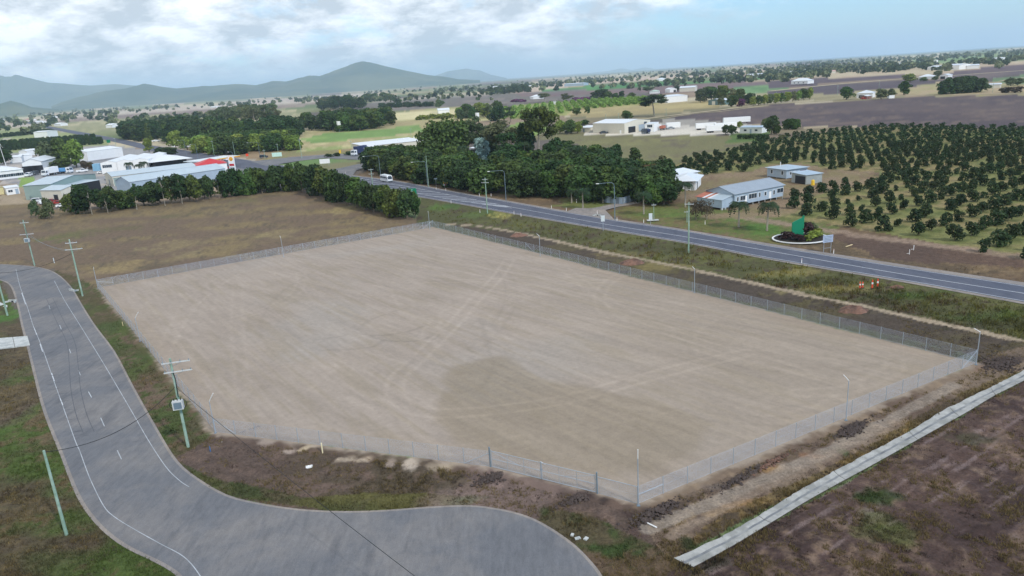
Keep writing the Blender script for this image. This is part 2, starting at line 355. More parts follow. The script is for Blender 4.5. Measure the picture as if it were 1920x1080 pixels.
# regions laid on the base, back to front: (photograph polygon, colours, ragged edge)
c = S
REG = [  # cloud shade put into darker near colours, sun into paler far ones
 # far plains
 ([(0, 232), (120, 216), (480, 189), (700, 172), (700, 182), (480, 203), (200, 222), (0, 246)], [c(184, 172, 154), c(170, 154, 140)], 1),
 ([(100, 226), (300, 210), (480, 200), (640, 190), (640, 193), (480, 206), (300, 216), (100, 230)], [c(128, 112, 104), c(140, 126, 112)], 1),
 ([(0, 262), (0, 240), (300, 216), (500, 205), (560, 205), (560, 225), (300, 240)], [c(150, 146, 112), c(110, 118, 82), c(168, 158, 124)], 1),
 ([(820, 186), (960, 168), (1120, 148), (1300, 139), (1440, 131), (1440, 138), (1300, 147), (1100, 158), (960, 177), (820, 193)], [c(178, 156, 138), c(190, 172, 150)], 1),
 ([(700, 190), (960, 172), (960, 178), (700, 198)], [c(168, 158, 140), c(120, 122, 104)], 1),
 ([(600, 215), (655, 196), (820, 183), (1000, 172), (1240, 163), (1240, 175), (1100, 185), (960, 196), (850, 201), (700, 210)], [c(112, 106, 98), c(100, 96, 92), c(122, 112, 104)], 1),
 ([(960, 177), (1210, 164), (1440, 150), (1440, 162), (1240, 175), (1000, 182)], [c(122, 102, 98), c(108, 92, 92)], 1),
 ([(1016, 168), (1110, 160), (1300, 152), (1435, 145), (1500, 140), (1500, 144), (1435, 150), (1300, 158), (1110, 168), (1016, 170)], [c(70, 122, 64), c(84, 134, 72)], 0.4),
 ([(1344, 172), (1400, 160), (1480, 158), (1482, 166), (1440, 173), (1390, 178), (1344, 180)], [c(96, 128, 84), c(110, 138, 92)], 0.6),
 ([(1440, 160), (1440, 151), (1560, 136), (1700, 128), (1760, 126), (1860, 118), (1960, 112), (1960, 124), (1760, 140), (1600, 146)], [c(184, 168, 138), c(172, 152, 126)], 0.6),
 ([(1700, 112), (1920, 98), (2100, 90), (2100, 106), (1920, 113), (1740, 121)], [c(110, 132, 84), c(124, 140, 92)], 0.8),
 ([(1440, 152), (1560, 146), (1690, 139), (1705, 143), (1690, 146), (1560, 156), (1440, 168)], [c(98, 84, 86), c(86, 74, 78)], 0.3),
 ([(1440, 178), (1440, 171), (1560, 159), (1690, 149), (1770, 149), (1765, 154), (1700, 164), (1560, 176)], [c(92, 82, 84), c(84, 74, 78)], 0.3),
 ([(1860, 125), (1920, 121), (2100, 112), (2100, 124), (1920, 131), (1790, 141), (1770, 137)], [c(104, 88, 88), c(92, 78, 82)], 0.3),
 ([(1776, 142), (1920, 133), (2050, 126), (2050, 132), (1920, 139), (1830, 149), (1776, 150)], [c(112, 98, 94), c(96, 84, 86)], 0.3),
 ([(1850, 150), (1920, 141), (2050, 134), (2050, 150), (1900, 160)], [c(104, 124, 88)], 0.5),
 ([(1700, 165), (1760, 154), (1850, 155), (1940, 158), (2100, 160), (2100, 172), (1920, 178), (1690, 181), (1600, 186)], [c(170, 150, 120), c(150, 142, 100)], 0.8),
 # paddocks in the middle distance: dry grass, paler to carry the sunlight in colour
 ([(562, 262), (562, 246), (620, 240), (690, 214), (830, 203), (880, 200), (960, 204), (960, 214), (930, 226), (800, 236), (790, 262), (700, 285), (560, 290), (500, 292)], [c(166, 152, 112), c(140, 150, 92), c(186, 172, 130)], 1),
 ([(565, 262), (620, 247), (700, 243), (790, 235), (800, 246), (700, 258), (600, 268)], [c(116, 142, 80), c(132, 154, 88)], 1),
 ([(690, 216), (870, 202), (890, 210), (800, 222), (730, 226)], [c(206, 194, 150), c(192, 182, 138)], 1),
 ([(520, 226), (570, 221), (575, 228), (530, 234)], [c(142, 152, 72)], 0.6),
 ([(960, 222), (960, 196), (1100, 188), (1240, 183), (1240, 192), (1100, 208), (1030, 222)], [c(150, 152, 92), c(128, 140, 80)], 0.6),
 ([(1070, 222), (1070, 206), (1240, 194), (1345, 186), (1440, 184), (1440, 190), (1300, 205), (1240, 216), (1100, 226)], [c(172, 156, 110), c(150, 136, 98)], 0.8),
 ([(1030, 232), (1060, 222), (1240, 212), (1400, 196), (1410, 199), (1240, 222), (1100, 232)], [c(128, 116, 92), c(112, 108, 82)], 0.8),
 ([(940, 262), (960, 240), (1060, 238), (1100, 248), (1440, 256), (1440, 266), (1300, 302), (1220, 316), (1160, 300), (1060, 262)], [c(116, 112, 78), c(128, 124, 82), c(100, 92, 74)], 1),
 ([(930, 258), (960, 232), (1000, 228), (1030, 238), (990, 262)], [c(120, 142, 74)], 1),
 ([(1080, 252), (1110, 246), (1240, 231), (1400, 231), (1420, 240), (1400, 252), (1250, 254), (1120, 253)], [c(206, 198, 182), c(178, 170, 158)], 0.6),
 ([(1240, 224), (1300, 222), (1420, 224), (1440, 234), (1300, 236), (1240, 232)], [c(150, 144, 134)], 0.4),
 ([(1360, 268), (1370, 252), (1430, 246), (1500, 246), (1500, 262), (1440, 266)], [c(92, 112, 62), c(104, 118, 70)], 1),
 ([(1440, 262), (1450, 240), (1660, 236), (1660, 240), (1600, 246), (1500, 262), (1440, 272)], [c(116, 102, 86), c(124, 112, 88)], 0.8),
 ([(1247, 223), (1300, 213), (1350, 207), (1440, 197), (1570, 190), (1690, 182), (1920, 178), (2400, 176), (2400, 246), (1920, 243), (1800, 241), (1650, 237), (1440, 236), (1385, 231), (1300, 224)], [c(96, 84, 82), c(84, 74, 76), c(106, 92, 84)], .3),
 ([(0, 292), (0, 244), (60, 244), (200, 256), (205, 272), (140, 282), (60, 290)], [c(146, 152, 104), c(120, 132, 84)], 0.8),
 # town
 ([(0, 345), (0, 290), (60, 286), (160, 274), (210, 272), (330, 285), (480, 312), (560, 330), (560, 350), (430, 330), (300, 345), (230, 368), (120, 384), (60, 378)], [c(150, 148, 146), c(128, 128, 130), c(168, 158, 148)], 0.6),
 ([(34, 335), (60, 332), (62, 346), (36, 350)], [c(126, 150, 78)], 0.3),
 ([(290, 272), (350, 268), (480, 300), (470, 306), (340, 284)], [c(160, 150, 134)], 0.5),
 ([(0, 395), (0, 345), (52, 352), (62, 372), (48, 392)], [c(162, 146, 124), c(148, 132, 108)], 1),
 ([(1200, 334), (1240, 331), (1345, 327), (1395, 323), (1440, 310), (1500, 305), (1560, 318), (1645, 322), (1650, 336), (1610, 346), (1560, 352), (1510, 361), (1480, 372), (1470, 392), (1440, 412), (1340, 400), (1210, 372)], [c(134, 116, 92), c(124, 112, 80), c(112, 92, 74)], .6),
 # island between the two roads at the junction
 ([(500, 308), (540, 300), (605, 296), (690, 300), (690, 308), (655, 316), (615, 321)], [c(100, 124, 74), c(120, 116, 84)], 0.4),
 ([(480, 301), (340, 278), (420, 266), (560, 284), (800, 268), (800, 290), (700, 296), (600, 290)], [c(146, 124, 96), c(128, 122, 84)], 1),
 # paddock behind the fence
 ([(-60, 500), (-60, 392), (60, 380), (130, 396), (400, 372), (560, 354), (640, 380), (770, 408), (850, 412), (812, 427), (184, 541), (150, 560), (100, 505)], [c(110, 94, 78), c(126, 110, 80), c(94, 83, 68)], 0.5),
 # strip between the fence and the highway
 ([(780, 420), (790, 366), (960, 398), (1440, 484), (1920, 566), (2300, 640), (2300, 760), (1850, 690), (812, 427)], [c(82, 82, 52), c(96, 96, 58), c(74, 64, 52)], 0.3),
 ([(830, 418), (1000, 442), (1200, 486), (1440, 538), (1700, 592), (1920, 640), (2200, 700), (2200, 740), (1920, 672), (1836, 668), (1440, 575), (1000, 468)], [c(80, 70, 60), c(92, 84, 58), c(70, 62, 54)], 0.6),
 # beyond the highway
 ([(660, 328), (700, 316), (960, 366), (1270, 372), (1340, 390), (1500, 404), (1920, 470), (2300, 540), (2300, 600), (1920, 536), (1440, 460), (960, 380), (667, 332)], [c(106, 88, 68), c(94, 80, 62), c(116, 98, 74)], 0.5),
 ([(1040, 384), (1080, 378), (1180, 378), (1160, 390), (1080, 392)], [c(104, 108, 62)], 1),
 ([(1140, 398), (1180, 386), (1280, 382), (1340, 392), (1480, 400), (1580, 424), (1560, 440), (1460, 458), (1340, 436), (1220, 418)], [c(96, 104, 58), c(104, 100, 60), c(108, 92, 68)], 0.8),
 ([(1560, 440), (1600, 436), (1800, 466), (1920, 486), (1920, 500), (1760, 492), (1640, 478)], [c(96, 78, 66), c(88, 72, 62)], 0.8),
 # street verges
 ([(150, 575), (100, 505), (150, 520), (184, 541), (405, 813), (420, 830), (420, 925), (330, 868), (250, 730)], [c(82, 76, 52), c(72, 82, 46), c(96, 80, 66)], 0.3),
 ([(-200, 545), (0, 524), (44, 610), (110, 830), (200, 1000), (345, 1085), (345, 1200), (-900, 1200)], [c(84, 74, 58), c(74, 88, 44), c(96, 84, 62)], 0.3),
 ([(405, 813), (920, 879), (1196, 949), (1300, 1000), (1300, 1200), (1130, 1200), (1040, 1000), (905, 953), (560, 958), (420, 930), (330, 860)], [c(90, 76, 68), c(82, 72, 58), c(98, 82, 72)], 0.3),
 ([(340, 870), (420, 900), (560, 930), (800, 928), (890, 930), (880, 952), (640, 962), (420, 930)], [c(66, 72, 44), c(92, 88, 52), c(78, 72, 52)], 0.6),
 ([(1000, 975), (1030, 958), (1120, 975), (1210, 1020), (1270, 1050), (1300, 1200), (1130, 1200)], [c(84, 76, 56), c(94, 78, 62), c(62, 70, 40)], 0.6),
 # disturbed earth outside the south-east fence
 ([(1190, 950), (1829, 684), (1870, 660), (1990, 640), (2100, 600), (1920, 694), (1700, 811), (1440, 955), (1263, 1046), (1230, 1030)], [c(118, 102, 86), c(98, 82, 70), c(130, 112, 92)], 0.3),
 ([(1280, 1035), (1320, 990), (1440, 930), (1640, 828), (1760, 760), (1860, 712), (1920, 694), (1700, 811), (1440, 955)], [c(104, 90, 62), c(80, 68, 54), c(134, 112, 72)], 0.4),
 ([(1290, 1064), (1440, 984), (1747, 810), (1920, 712), (2300, 540), (2600, 900), (2300, 1400), (1290, 1400), (1250, 1070)], [c(88, 71, 64), c(72, 58, 54), c(108, 90, 76)], 0.2),
]
# small patches: (x, y, half width, half height px, colour, strength)
SPOT = [(505, 828, 20, 7, c(160, 146, 134), .9), (545, 846, 12, 6, c(168, 152, 138), .8), (645, 860, 20, 6, c(170, 154, 134), .95), (675, 848, 14, 4, c(150, 136, 122), .8), (682, 860, 20, 6, c(176, 158, 136), .9), (730, 868, 12, 9, c(160, 144, 130), .9), (771, 874, 13, 12, c(176, 162, 146), .95), (812, 878, 16, 8, c(160, 146, 126), .7), (838, 876, 22, 6, c(172, 156, 132), .9),
 (905, 890, 28, 7, c(46, 38, 40), 1), (930, 900, 22, 8, c(46, 38, 40), 1), (890, 888, 12, 4, c(50, 42, 42), .8), (1075, 928, 32, 11, c(58, 48, 46), .95), (1095, 936, 20, 8, c(54, 44, 44), .9), (1138, 941, 14, 6, c(52, 44, 42), .9), (1146, 921, 16, 6, c(80, 76, 74), .8),
 (1215, 968, 40, 14, c(62, 50, 46), .95), (1240, 955, 36, 8, c(64, 54, 50), .9), (1190, 985, 18, 22, c(72, 58, 54), .8), (1345, 912, 30, 6, c(92, 84, 80), .7), (1395, 898, 26, 5, c(84, 76, 74), .8), (1600, 803, 30, 9, c(56, 52, 54), 1), (1585, 815, 26, 7, c(60, 56, 56), .9), (1615, 796, 20, 6, c(52, 48, 50), .9), (1637, 774, 14, 5, c(96, 80, 70), .8), (1415, 866, 20, 5, c(100, 84, 72), .8),
 (1870, 680, 40, 12, c(74, 62, 58), .9), (1900, 668, 36, 10, c(70, 60, 56), .9), (1850, 696, 18, 8, c(120, 98, 82), .8), (430, 800, 14, 7, c(96, 90, 88), .9), (462, 806, 34, 8, c(110, 100, 96), .8), (520, 820, 40, 7, c(112, 102, 96), .6),
 (1652, 925, 36, 20, c(50, 64, 32), .9), (1660, 935, 44, 18, c(56, 70, 36), .7), (1650, 985, 60, 20, c(84, 92, 48), .6), (1690, 1010, 40, 22, c(90, 100, 48), .6), (1625, 1000, 40, 16, c(86, 92, 50), .6), (1820, 820, 40, 12, c(58, 62, 40), .7), (1290, 1018, 18, 10, c(52, 68, 36), .9), (1330, 1060, 40, 14, c(54, 60, 38), .6), (1575, 845, 10, 8, c(62, 88, 44), .8), (1100, 965, 18, 4, c(96, 84, 60), .5), (1150, 1030, 40, 8, c(52, 70, 34), .8), (1020, 962, 16, 8, c(64, 80, 40), .8), (860, 940, 34, 9, c(62, 96, 48), .8), (885, 934, 24, 6, c(70, 104, 56), .6),
 (1440, 880, 30, 6, c(176, 138, 88), .6), (1380, 945, 50, 7, c(166, 130, 84), .6), (1350, 960, 40, 6, c(160, 130, 86), .6), (1520, 858, 20, 6, c(150, 112, 84), .7),
 (20, 590, 26, 20, c(76, 110, 48), .8), (10, 600, 30, 14, c(70, 104, 44), .7), (60, 770, 18, 60, c(74, 100, 44), .55), (40, 700, 24, 24, c(78, 96, 48), .4), (24, 780, 26, 24, c(96, 84, 74), .5), (200, 640, 18, 40, c(74, 90, 40), .5), (255, 700, 20, 34, c(72, 92, 42), .5), (170, 590, 12, 24, c(76, 88, 44), .5), (310, 810, 20, 30, c(68, 84, 40), .4), (262, 640, 14, 34, c(108, 88, 76), .5), (310, 725, 26, 30, c(112, 94, 80), .5), (375, 800, 28, 22, c(94, 76, 68), .6),
 (940, 402, 20, 5, c(150, 142, 84), .9), (1010, 403, 24, 3, c(70, 104, 50), .7), (830, 388, 30, 6, c(84, 112, 50), .7), (850, 385, 20, 4, c(64, 92, 44), .7), (900, 400, 40, 6, c(86, 106, 54), .6), (1250, 500, 60, 8, c(142, 128, 78), .5), (1480, 512, 60, 8, c(140, 130, 80), .6), (1560, 540, 80, 7, c(150, 138, 92), .6), (1160, 478, 50, 7, c(136, 122, 76), .4), (1700, 552, 60, 6, c(74, 98, 46), .7), (1850, 590, 80, 9, c(72, 92, 50), .6), (1650, 555, 60, 9, c(60, 48, 44), .5), (1560, 562, 50, 9, c(60, 50, 44), .5),
 (1870, 612, 90, 12, c(62, 62, 44), .5), (1340, 462, 40, 6, c(110, 92, 66), .4), (640, 372, 30, 6, c(148, 130, 96), .6), (645, 395, 40, 8, c(150, 136, 94), .6), (520, 440, 40, 7, c(152, 138, 96), .5), (330, 460, 50, 10, c(146, 132, 92), .5), (130, 440, 40, 8, c(100, 100, 62), .6), (220, 430, 50, 7, c(94, 92, 60), .6), (350, 480, 30, 8, c(148, 134, 96), .4), (220, 505, 50, 10, c(150, 132, 92), .6), (110, 446, 40, 6, c(92, 96, 58), .6), (330, 405, 40, 4, c(94, 96, 60), .5), (450, 378, 40, 4, c(110, 112, 66), .5), (280, 500, 40, 6, c(80, 76, 58), .5), (1250, 396, 60, 8, c(86, 112, 50), .6), (1395, 408, 40, 6, c(78, 116, 46), .6), (1440, 430, 40, 10, c(78, 116, 48), .8), (1520, 448, 30, 8, c(80, 110, 48), .8), (1100, 372, 50, 5, c(90, 108, 56), .6), (1130, 386, 40, 4, c(104, 112, 60), .5), (1160, 380, 40, 5, c(86, 104, 52), .5)]
# pale wheel tracks etc. (photograph polyline, half width m, colour, strength)
TRK = [([(830, 420), (900, 424), (960, 434), (1022, 447), (1110, 467), (1185, 483), (1285, 502), (1440, 537), (1545, 560), (1615, 573), (1727, 598), (1830, 620), (1915, 638), (2100, 678)], .75, c(158, 142, 120), .95),
 ([(1400, 408), (1440, 415), (1552, 432), (1690, 451), (1800, 466), (1920, 483), (2100, 512)], 2.0, c(142, 122, 104), .85),
 ([(1340, 405), (1400, 402), (1460, 400), (1480, 384), (1500, 366), (1560, 352), (1640, 336)], 3.5, c(136, 116, 92), .8),
 ([(1085, 394), (1130, 390), (1160, 382), (1200, 378)], 2.2, c(136, 130, 122), .8),
 ([(1215, 990), (1262, 972), (1330, 946), (1420, 905), (1500, 870), (1580, 832), (1650, 796), (1720, 758), (1790, 722)], .7, c(146, 134, 120), .65),
 ([(1260, 1005), (1340, 962), (1430, 915), (1520, 873), (1600, 832), (1680, 788)], .5, c(138, 122, 106), .5),
 ([(1160, 232), (1235, 218), (1330, 206), (1440, 197)], 3, c(170, 156, 124), .7),
 ([(560, 284), (700, 262), (800, 244), (860, 238)], 1.2, c(180, 168, 132), .5),
 ([(0, 262), (120, 246), (60, 240), (30, 228)], 5, c(176, 166, 152), .8),
 ([(870, 962), (940, 925), (990, 895), (1020, 880)], 5, c(128, 110, 102), .55),
 ([(150, 543), (182, 541)], .35, c(150, 134, 112), .9),
 ([(560, 845), (600, 835)], .3, c(168, 152, 128), .9),
]
BLOCK = P2([(1290, 1066), (1440, 986), (1747, 812), (1920, 716), (2300, 540), (2600, 900), (2300, 1400), (1290, 1400)])
DRU = P2([(1920, 712)])[0] - P2([(1290, 1064)])[0]; DRU = DRU / np.hypot(*DRU)
regW = [(P2(p), cols, j) for p, cols, j in REG]
def shapes_w(): pass
SPOTW = []
for (x, y, a, b, col_, st) in SPOT:
    q = P(x, y); ax = a / ppm(x, y); up = P(x, y - b); dn = P(x, y + b)
    SPOTW.append((q.x, q.y, ax, (up.y - dn.y) / 2 + .05, math.atan2(q.x, q.y) * 0 + SLOPE, np.array(col_), st))
TRKW = [(smooth(P2(p), 5), hw_, np.array(cc), st) for p, hw_, cc, st in TRK]

def ground_colour(X, Y):
    D = np.hypot(X, Y)
    n = len(X); C = np.zeros((n, 3))
    # far country: patchwork of paddocks, stretched across the view
    g = 1.0 / 190.0
    jx, jy = X * g + 0.35 * fbm(X / 260, Y / 260, 5, 3), Y * g * 0.55 + 0.35 * fbm(X / 260, Y / 260, 9, 3)
    cell = _h(np.floor(jx * 0.8 + 0.3 * np.floor(jy)).astype(np.int64), np.floor(jy).astype(np.int64), 77)
    pal = np.array([c(150, 140, 108), c(116, 120, 84), c(168, 152, 124), c(96, 88, 80), c(126, 130, 92), c(140, 122, 102), c(104, 116, 78), c(178, 166, 138)])
    C[:] = pal[(cell * 7.99).astype(int)]
    fn = fbm(X / 60, Y / 60, 21, 4)[:, None]
    C *= 0.75 + 0.5 * fn
    # middle distance jitter
    wx = (fbm(X / 3.0, Y / 3.0, 31, 4) - .5); wy = (fbm(X / 3.0, Y / 3.0, 41, 4) - .5)
    fw = ss(D, 350, 700); wx = wx * (1 - fw) + fw * (fbm(X / 45.0, Y / 45.0, 33, 3) - .5); wy = wy * (1 - fw) + fw * (fbm(X / 45.0, Y / 45.0, 43, 3) - .5)
    wx2 = (fbm(X / 22.0, Y / 22.0, 51, 4) - .5); wy2 = (fbm(X / 22.0, Y / 22.0, 61, 4) - .5)
    nA = fbm(X / 0.9, Y / 0.9, 71, 4); nB = fbm(X / 4.0, Y / 4.0, 81, 4); nC = fbm(X / 15, Y / 9, 91, 4); nD = fbm(X / 60, Y / 45, 95, 4)
    near = ss(D, 400, 120); mid = ss(D, 1200, 400)
    mixn = (nA * .55 + nB * .45) * near + (nB * .35 + nC * .65) * (1 - near)
    mixn2 = nC * near + (nD * .7 + nC * .3) * (1 - near)
    farm_ = ss(D, 450, 900); mixn = mixn * (1 - farm_) + farm_ * (nD * .6 + nC * .4)
    for poly, cols, j in regW:
        x0, y0 = poly.min(0); x1, y1 = poly.max(0); m = 6 + 0.05 * D
        k = np.nonzero((X > x0 - m) & (X < x1 + m) & (Y > y0 - m) & (Y < y1 + m))[0]
        if not len(k): continue
        a = np.clip(0.010 * D[k] * j, .4, 30); a2 = a * 2.0
        ins = inside(poly, X[k] + wx[k] * a * 2 + wx2[k] * a2, Y[k] + wy[k] * a * 2 + wy2[k] * a2)
        k = k[ins]
        cc = np.array(cols); f = mixn[k][:, None]
        r = np.tile(cc[0], (len(k), 1))
        if len(cc) > 1: r = r + (cc[1] - r) * ss(mixn2[k], .42, .62)[:, None]
        if len(cc) > 2: r = r + (cc[2] - r) * ss(mixn[k], .48, .68)[:, None]
        C[k] = r * (0.78 + 0.44 * f)
    k = np.nonzero(inside(BLOCK, X, Y))[0]
    if len(k):
        uu_ = X[k] * DRU[0] + Y[k] * DRU[1]; vv_ = -X[k] * DRU[1] + Y[k] * DRU[0]
        fu = fbm(uu_ / 9, vv_ / .55, 301, 4); fv = fbm(uu_ / 3, vv_ / 1.6, 311, 3)
        C[k] *= (.64 + .72 * fu)[:, None]
        pk = (ss(fu * .6 + fv * .4, .55, .68) * .6)[:, None]
        C[k] = C[k] + (np.array(c(124, 108, 104)) - C[k]) * pk
    # orchard: dry grass with green weeds round every tree
    k = np.nonzero(inside(ORCH, X + wx * 3, Y + wy * 3) & ~inside(ORCH_NO, X + wx * 4, Y + wy * 4))[0]
    if len(k):
        q = np.stack([X[k], Y[k]], 1) - O0
        u = q @ OU / OSU; v = q @ OV / OSV
        du_ = (u - np.round(u)) * OSU; dv_ = (v - np.round(v)) * OSV
        base = np.array(c(138, 124, 86)) + (np.array(c(118, 118, 72)) - np.array(c(138, 124, 86))) * ss(nC[k], .4, .6)[:, None]
        base = base * (0.8 + .4 * nA[k])[:, None]
        gr = ss(np.hypot(du_ * .8 + wx[k] * 2 - .5, dv_ + wy[k] * 2 + .4), 2.3, 1.0)[:, None] * .7
        row = (ss(np.abs(dv_ + wx[k]), 2.2, .6) * .35)[:, None]
        base = base + (np.array(c(84, 94, 50)) - base) * np.maximum(gr, row)
        C[k] = base
    for (x, y, a, b, r, cc, st) in SPOTW:
        k = np.nonzero((np.abs(X - x) < a * 2.6) & (np.abs(Y - y) < b * 2.6 + a))[0]
        if not len(k): continue
        s = np.hypot((X[k] - x) / a + wx[k] * 2.0 + wx2[k] * .5 + (nA[k] - .5) * 1.3, (Y[k] - y) / b + wy[k] * 2.2 + (nB[k] - .5) * 1.2)
        m = (ss(s, 1.3, .55) * st * (0.45 + .7 * nA[k])).clip(0, 1)[:, None]
        C[k] = C[k] + (cc * (0.8 + .4 * nA[k])[:, None] - C[k]) * m
    for pts, hw_, cc, st in TRKW:
        lo = pts.min(0) - hw_ * 3; hi = pts.max(0) + hw_ * 3
        k = np.nonzero((X > lo[0]) & (X < hi[0]) & (Y > lo[1]) & (Y < hi[1]))[0]
        if not len(k): continue
        d = dline(pts, X[k], Y[k])
        m = (ss(d + wx[k] * hw_ * 1.2, hw_ * 1.25, hw_ * .75) * st * (.75 + .5 * nB[k])).clip(0, 1)[:, None]
        C[k] = C[k] + (cc * (0.85 + .3 * nA[k])[:, None] - C[k]) * m
    return C.clip(0, 1)

def attr_mat(name, rough=0.95, fine=6.0, amt=0.3, bump=0.5, dist_=0.06, streak=None):
    m, t = new_mat(name)
    a = t.add('ShaderNodeAttribute', attribute_name='soil')
    pos = t.add('ShaderNodeNewGeometry').outputs['Position']
    nf = t.noise(pos, fine, 6, 0.75); nm = t.noise(pos, fine * .22, 4, 0.6)
    g = t.math('ADD', t.ramp(nf, .3, .7, 1 - amt, 1 + amt), t.ramp(nm, .3, .7, -amt * .5, amt * .5))
    if streak:
        n_ = t.noise(t.mapping(t.mapping(pos, (1, 1, 1), (0, 0, streak[1])), streak[0]), 1.0, 6, .65)
        g = t.math('ADD', g, t.ramp(n_, .3, .7, -streak[2], streak[2]))
    col = t.mix(1.0, a.outputs['Color'], t.add('ShaderNodeCombineXYZ', inp={0: g, 1: g, 2: g}).outputs[0], 'MULTIPLY')
    b = t.add('ShaderNodeBsdfPrincipled', inp={'Base Color': col, 'Roughness': rough, 'Specular IOR Level': 0.15})
    t.l.new(t.add('ShaderNodeBump', inp={'Height': nf, 'Strength': bump, 'Distance': dist_}).outputs[0], b.inputs['Normal'])
    t.add('ShaderNodeOutputMaterial', inp={0: b.outputs[0]})
    return m
def set_soil(me, C):
    at = me.color_attributes.new('soil', 'FLOAT_COLOR', 'POINT')
    at.data.foreach_set('color', np.hstack([C, np.ones((len(C), 1))]).astype(np.float32).ravel())
def grid_faces(nr, ncol):
    i = np.arange(nr - 1)[:, None] * ncol + np.arange(ncol - 1)[None]
    return np.stack([i, i + 1, i + 1 + ncol, i + ncol], -1).reshape(-1, 4)

M_GROUND = attr_mat('ground_earth_and_grass', fine=4.0, amt=.42, bump=.9, dist_=.1)
ys = 1.0 / np.linspace(1 / 24.0, 1 / 9000.0, 620)
us = np.linspace(-1, 1, 880)
YY, UU = np.meshgrid(ys, us, indexing='ij')
XX = UU * (0.80 * YY + 28.0)
gx, gy = XX.ravel(), YY.ravel()
GC = ground_colour(gx, gy)
flat = np.minimum(dline(STREET, gx, gy, True), dline(LOT, gx, gy, True))
flat = np.where(inside(STREET, gx, gy) | inside(LOT, gx, gy), 0, flat)
dh = np.where(inside(HIGHWAY, gx, gy), 0, dline(HIGHWAY, gx, gy, True))
dd_ = np.where(inside(DRAIN, gx, gy), 0, dline(DRAIN, gx, gy, True))
flat = np.minimum(np.minimum(flat, dh), dd_)
GZ = ((fbm(gx / 2.2, gy / 2.2, 3, 4) - .5) * .34 + (fbm(gx / .6, gy / .6, 6, 3) - .5) * .12) * ss(flat, 0.1, 2.5) * ss(gy, 500, 250) - .02
ci = np.nonzero(gy < 140)[0]
GZ -= .12 * ss(dd_, 1.2, .0)
GZ[ci] += 0.16 * ss(fbm(gx[ci] / 1.3, gy[ci] / 1.3, 13, 3), .55, .8) * ss(flat[ci], .6, 3)
# highway stands a little above its verges; a shallow table drain runs along the dirt track
GZ -= 0.25 * ss(dh, 1.0, 6.0) * ss(dh, 18, 9) * ss(flat, .3, 2)
me = raw_mesh('ground', np.stack([gx, gy, GZ], 1), grid_faces(len(ys), len(us)), M_GROUND, True)
set_soil(me, GC)
link('ground', me, kind='structure')
# the plain beyond, out to the horizon
M_PLAIN, t = new_mat('far_plain')
pos = t.add('ShaderNodeNewGeometry').outputs['Position']
na = t.noise(t.mapping(pos, (.0006, .0016, 1)), 1.0, 6, .6)
nb = t.noise(t.mapping(pos, (.004, .012, 1)), 1.0, 5, .6)
cc_ = t.mix(t.ramp(na, .4, .6), S(150, 142, 118), S(96, 110, 88))
cc_ = t.mix(t.ramp(nb, .5, .56), cc_, S(70, 86, 66))
b = t.add('ShaderNodeBsdfPrincipled', inp={'Base Color': cc_, 'Roughness': .95, 'Specular IOR Level': .1})
t.add('ShaderNodeOutputMaterial', inp={0: b.outputs[0]})
MB().face([(-61000, -400, -.7), (61000, -400, -.7), (61000, 61000, -.7), (-61000, 61000, -.7)]).build('far_plain', M_PLAIN, kind='structure')
M_SEA = mat('sea_water', S(92, 122, 140), .25, .06, .001)
MB().face([(4500, 15000, -.3), (60000, 9000, -.3), (60000, 60500, -.3), (9000, 60500, -.3)]).build('sea', M_SEA, kind='structure')

# haze
hz_m = bpy.data.materials.new('air'); hz_m.use_nodes = True; t = NT(hz_m.node_tree)
pv = t.add('ShaderNodeVolumePrincipled', inp={'Color': (0.66, 0.84, 1.0, 1), 'Density': 7.2e-5, 'Anisotropy': 0.0})
t.add('ShaderNodeOutputMaterial', inp={1: pv.outputs[0]})
MB().box((0, 30500, 399), (123000, 63000, 804)).build('haze', hz_m, kind='stuff')

def proj_(x, y, z=0.0):
    d = np.array([x, y, z - CAM_H]); dep = d[1] * math.cos(PITCH) - d[2] * math.sin(PITCH)
    Yc = d[1] * math.sin(PITCH) + d[2] * math.cos(PITCH)
    return 960 + F_PX * (d[0] * _c - Yc * _s) / dep, 540 - F_PX * (d[0] * _s + Yc * _c) / dep
# ------------------------------------------------------------------ gravel lot
fx = LOT[1] - LOT[2]; fx = fx / np.hypot(*fx)           # along the highway fence
fy = np.array([-fx[1], fx[0]])
cen = LOT.mean(0)
loc_ = (LOT - cen) @ np.stack([fx, fy], 1)
lo, hi = loc_.min(0) - 2.5, loc_.max(0) + 2.5
na_, nb_ = int((hi[0] - lo[0]) / .36), int((hi[1] - lo[1]) / .36)
A, B = np.meshgrid(np.linspace(lo[0], hi[0], na_), np.linspace(lo[1], hi[1], nb_), indexing='ij')
q = np.stack([A.ravel(), B.ravel()], 1) @ np.stack([fx, fy], 0) + cen
lx, ly = q[:, 0], q[:, 1]
dl = dline(LOT, lx, ly, True); ins = inside(LOT, lx, ly)
sd_ = np.where(ins, -dl, dl)
a_, b_ = A.ravel(), B.ravel()
j1 = fbm(a_ / 16, b_ / .75, 101, 4); j2 = fbm(lx / 9, ly / 9, 111, 4); j3 = fbm(lx / 28, ly / 22, 121, 3); j4 = fbm(lx / .8, ly / .8, 131, 3)
j5 = fbm((a_ + b_ * .35) / 22, (b_ - a_ * .22) / 1.2, 141, 4)
base = np.tile(np.array(c(157, 144, 131)), (len(lx), 1))
base += (np.array(c(152, 147, 140)) - base) * ss(j3, .5, .75)[:, None] * .35
base *= (.93 + .14 * fbm(lx / 13, ly / 13, 151, 4))[:, None]
base += (np.array(c(140, 128, 111)) - base) * (ss(j2 * .35 + j1 * .65, .48, .66) * .6)[:, None]
TAN = P2([(828, 705), (850, 690), (940, 670), (1010, 720), (1200, 750), (1340, 800), (1250, 890), (1150, 905), (960, 870), (850, 840), (822, 790)])
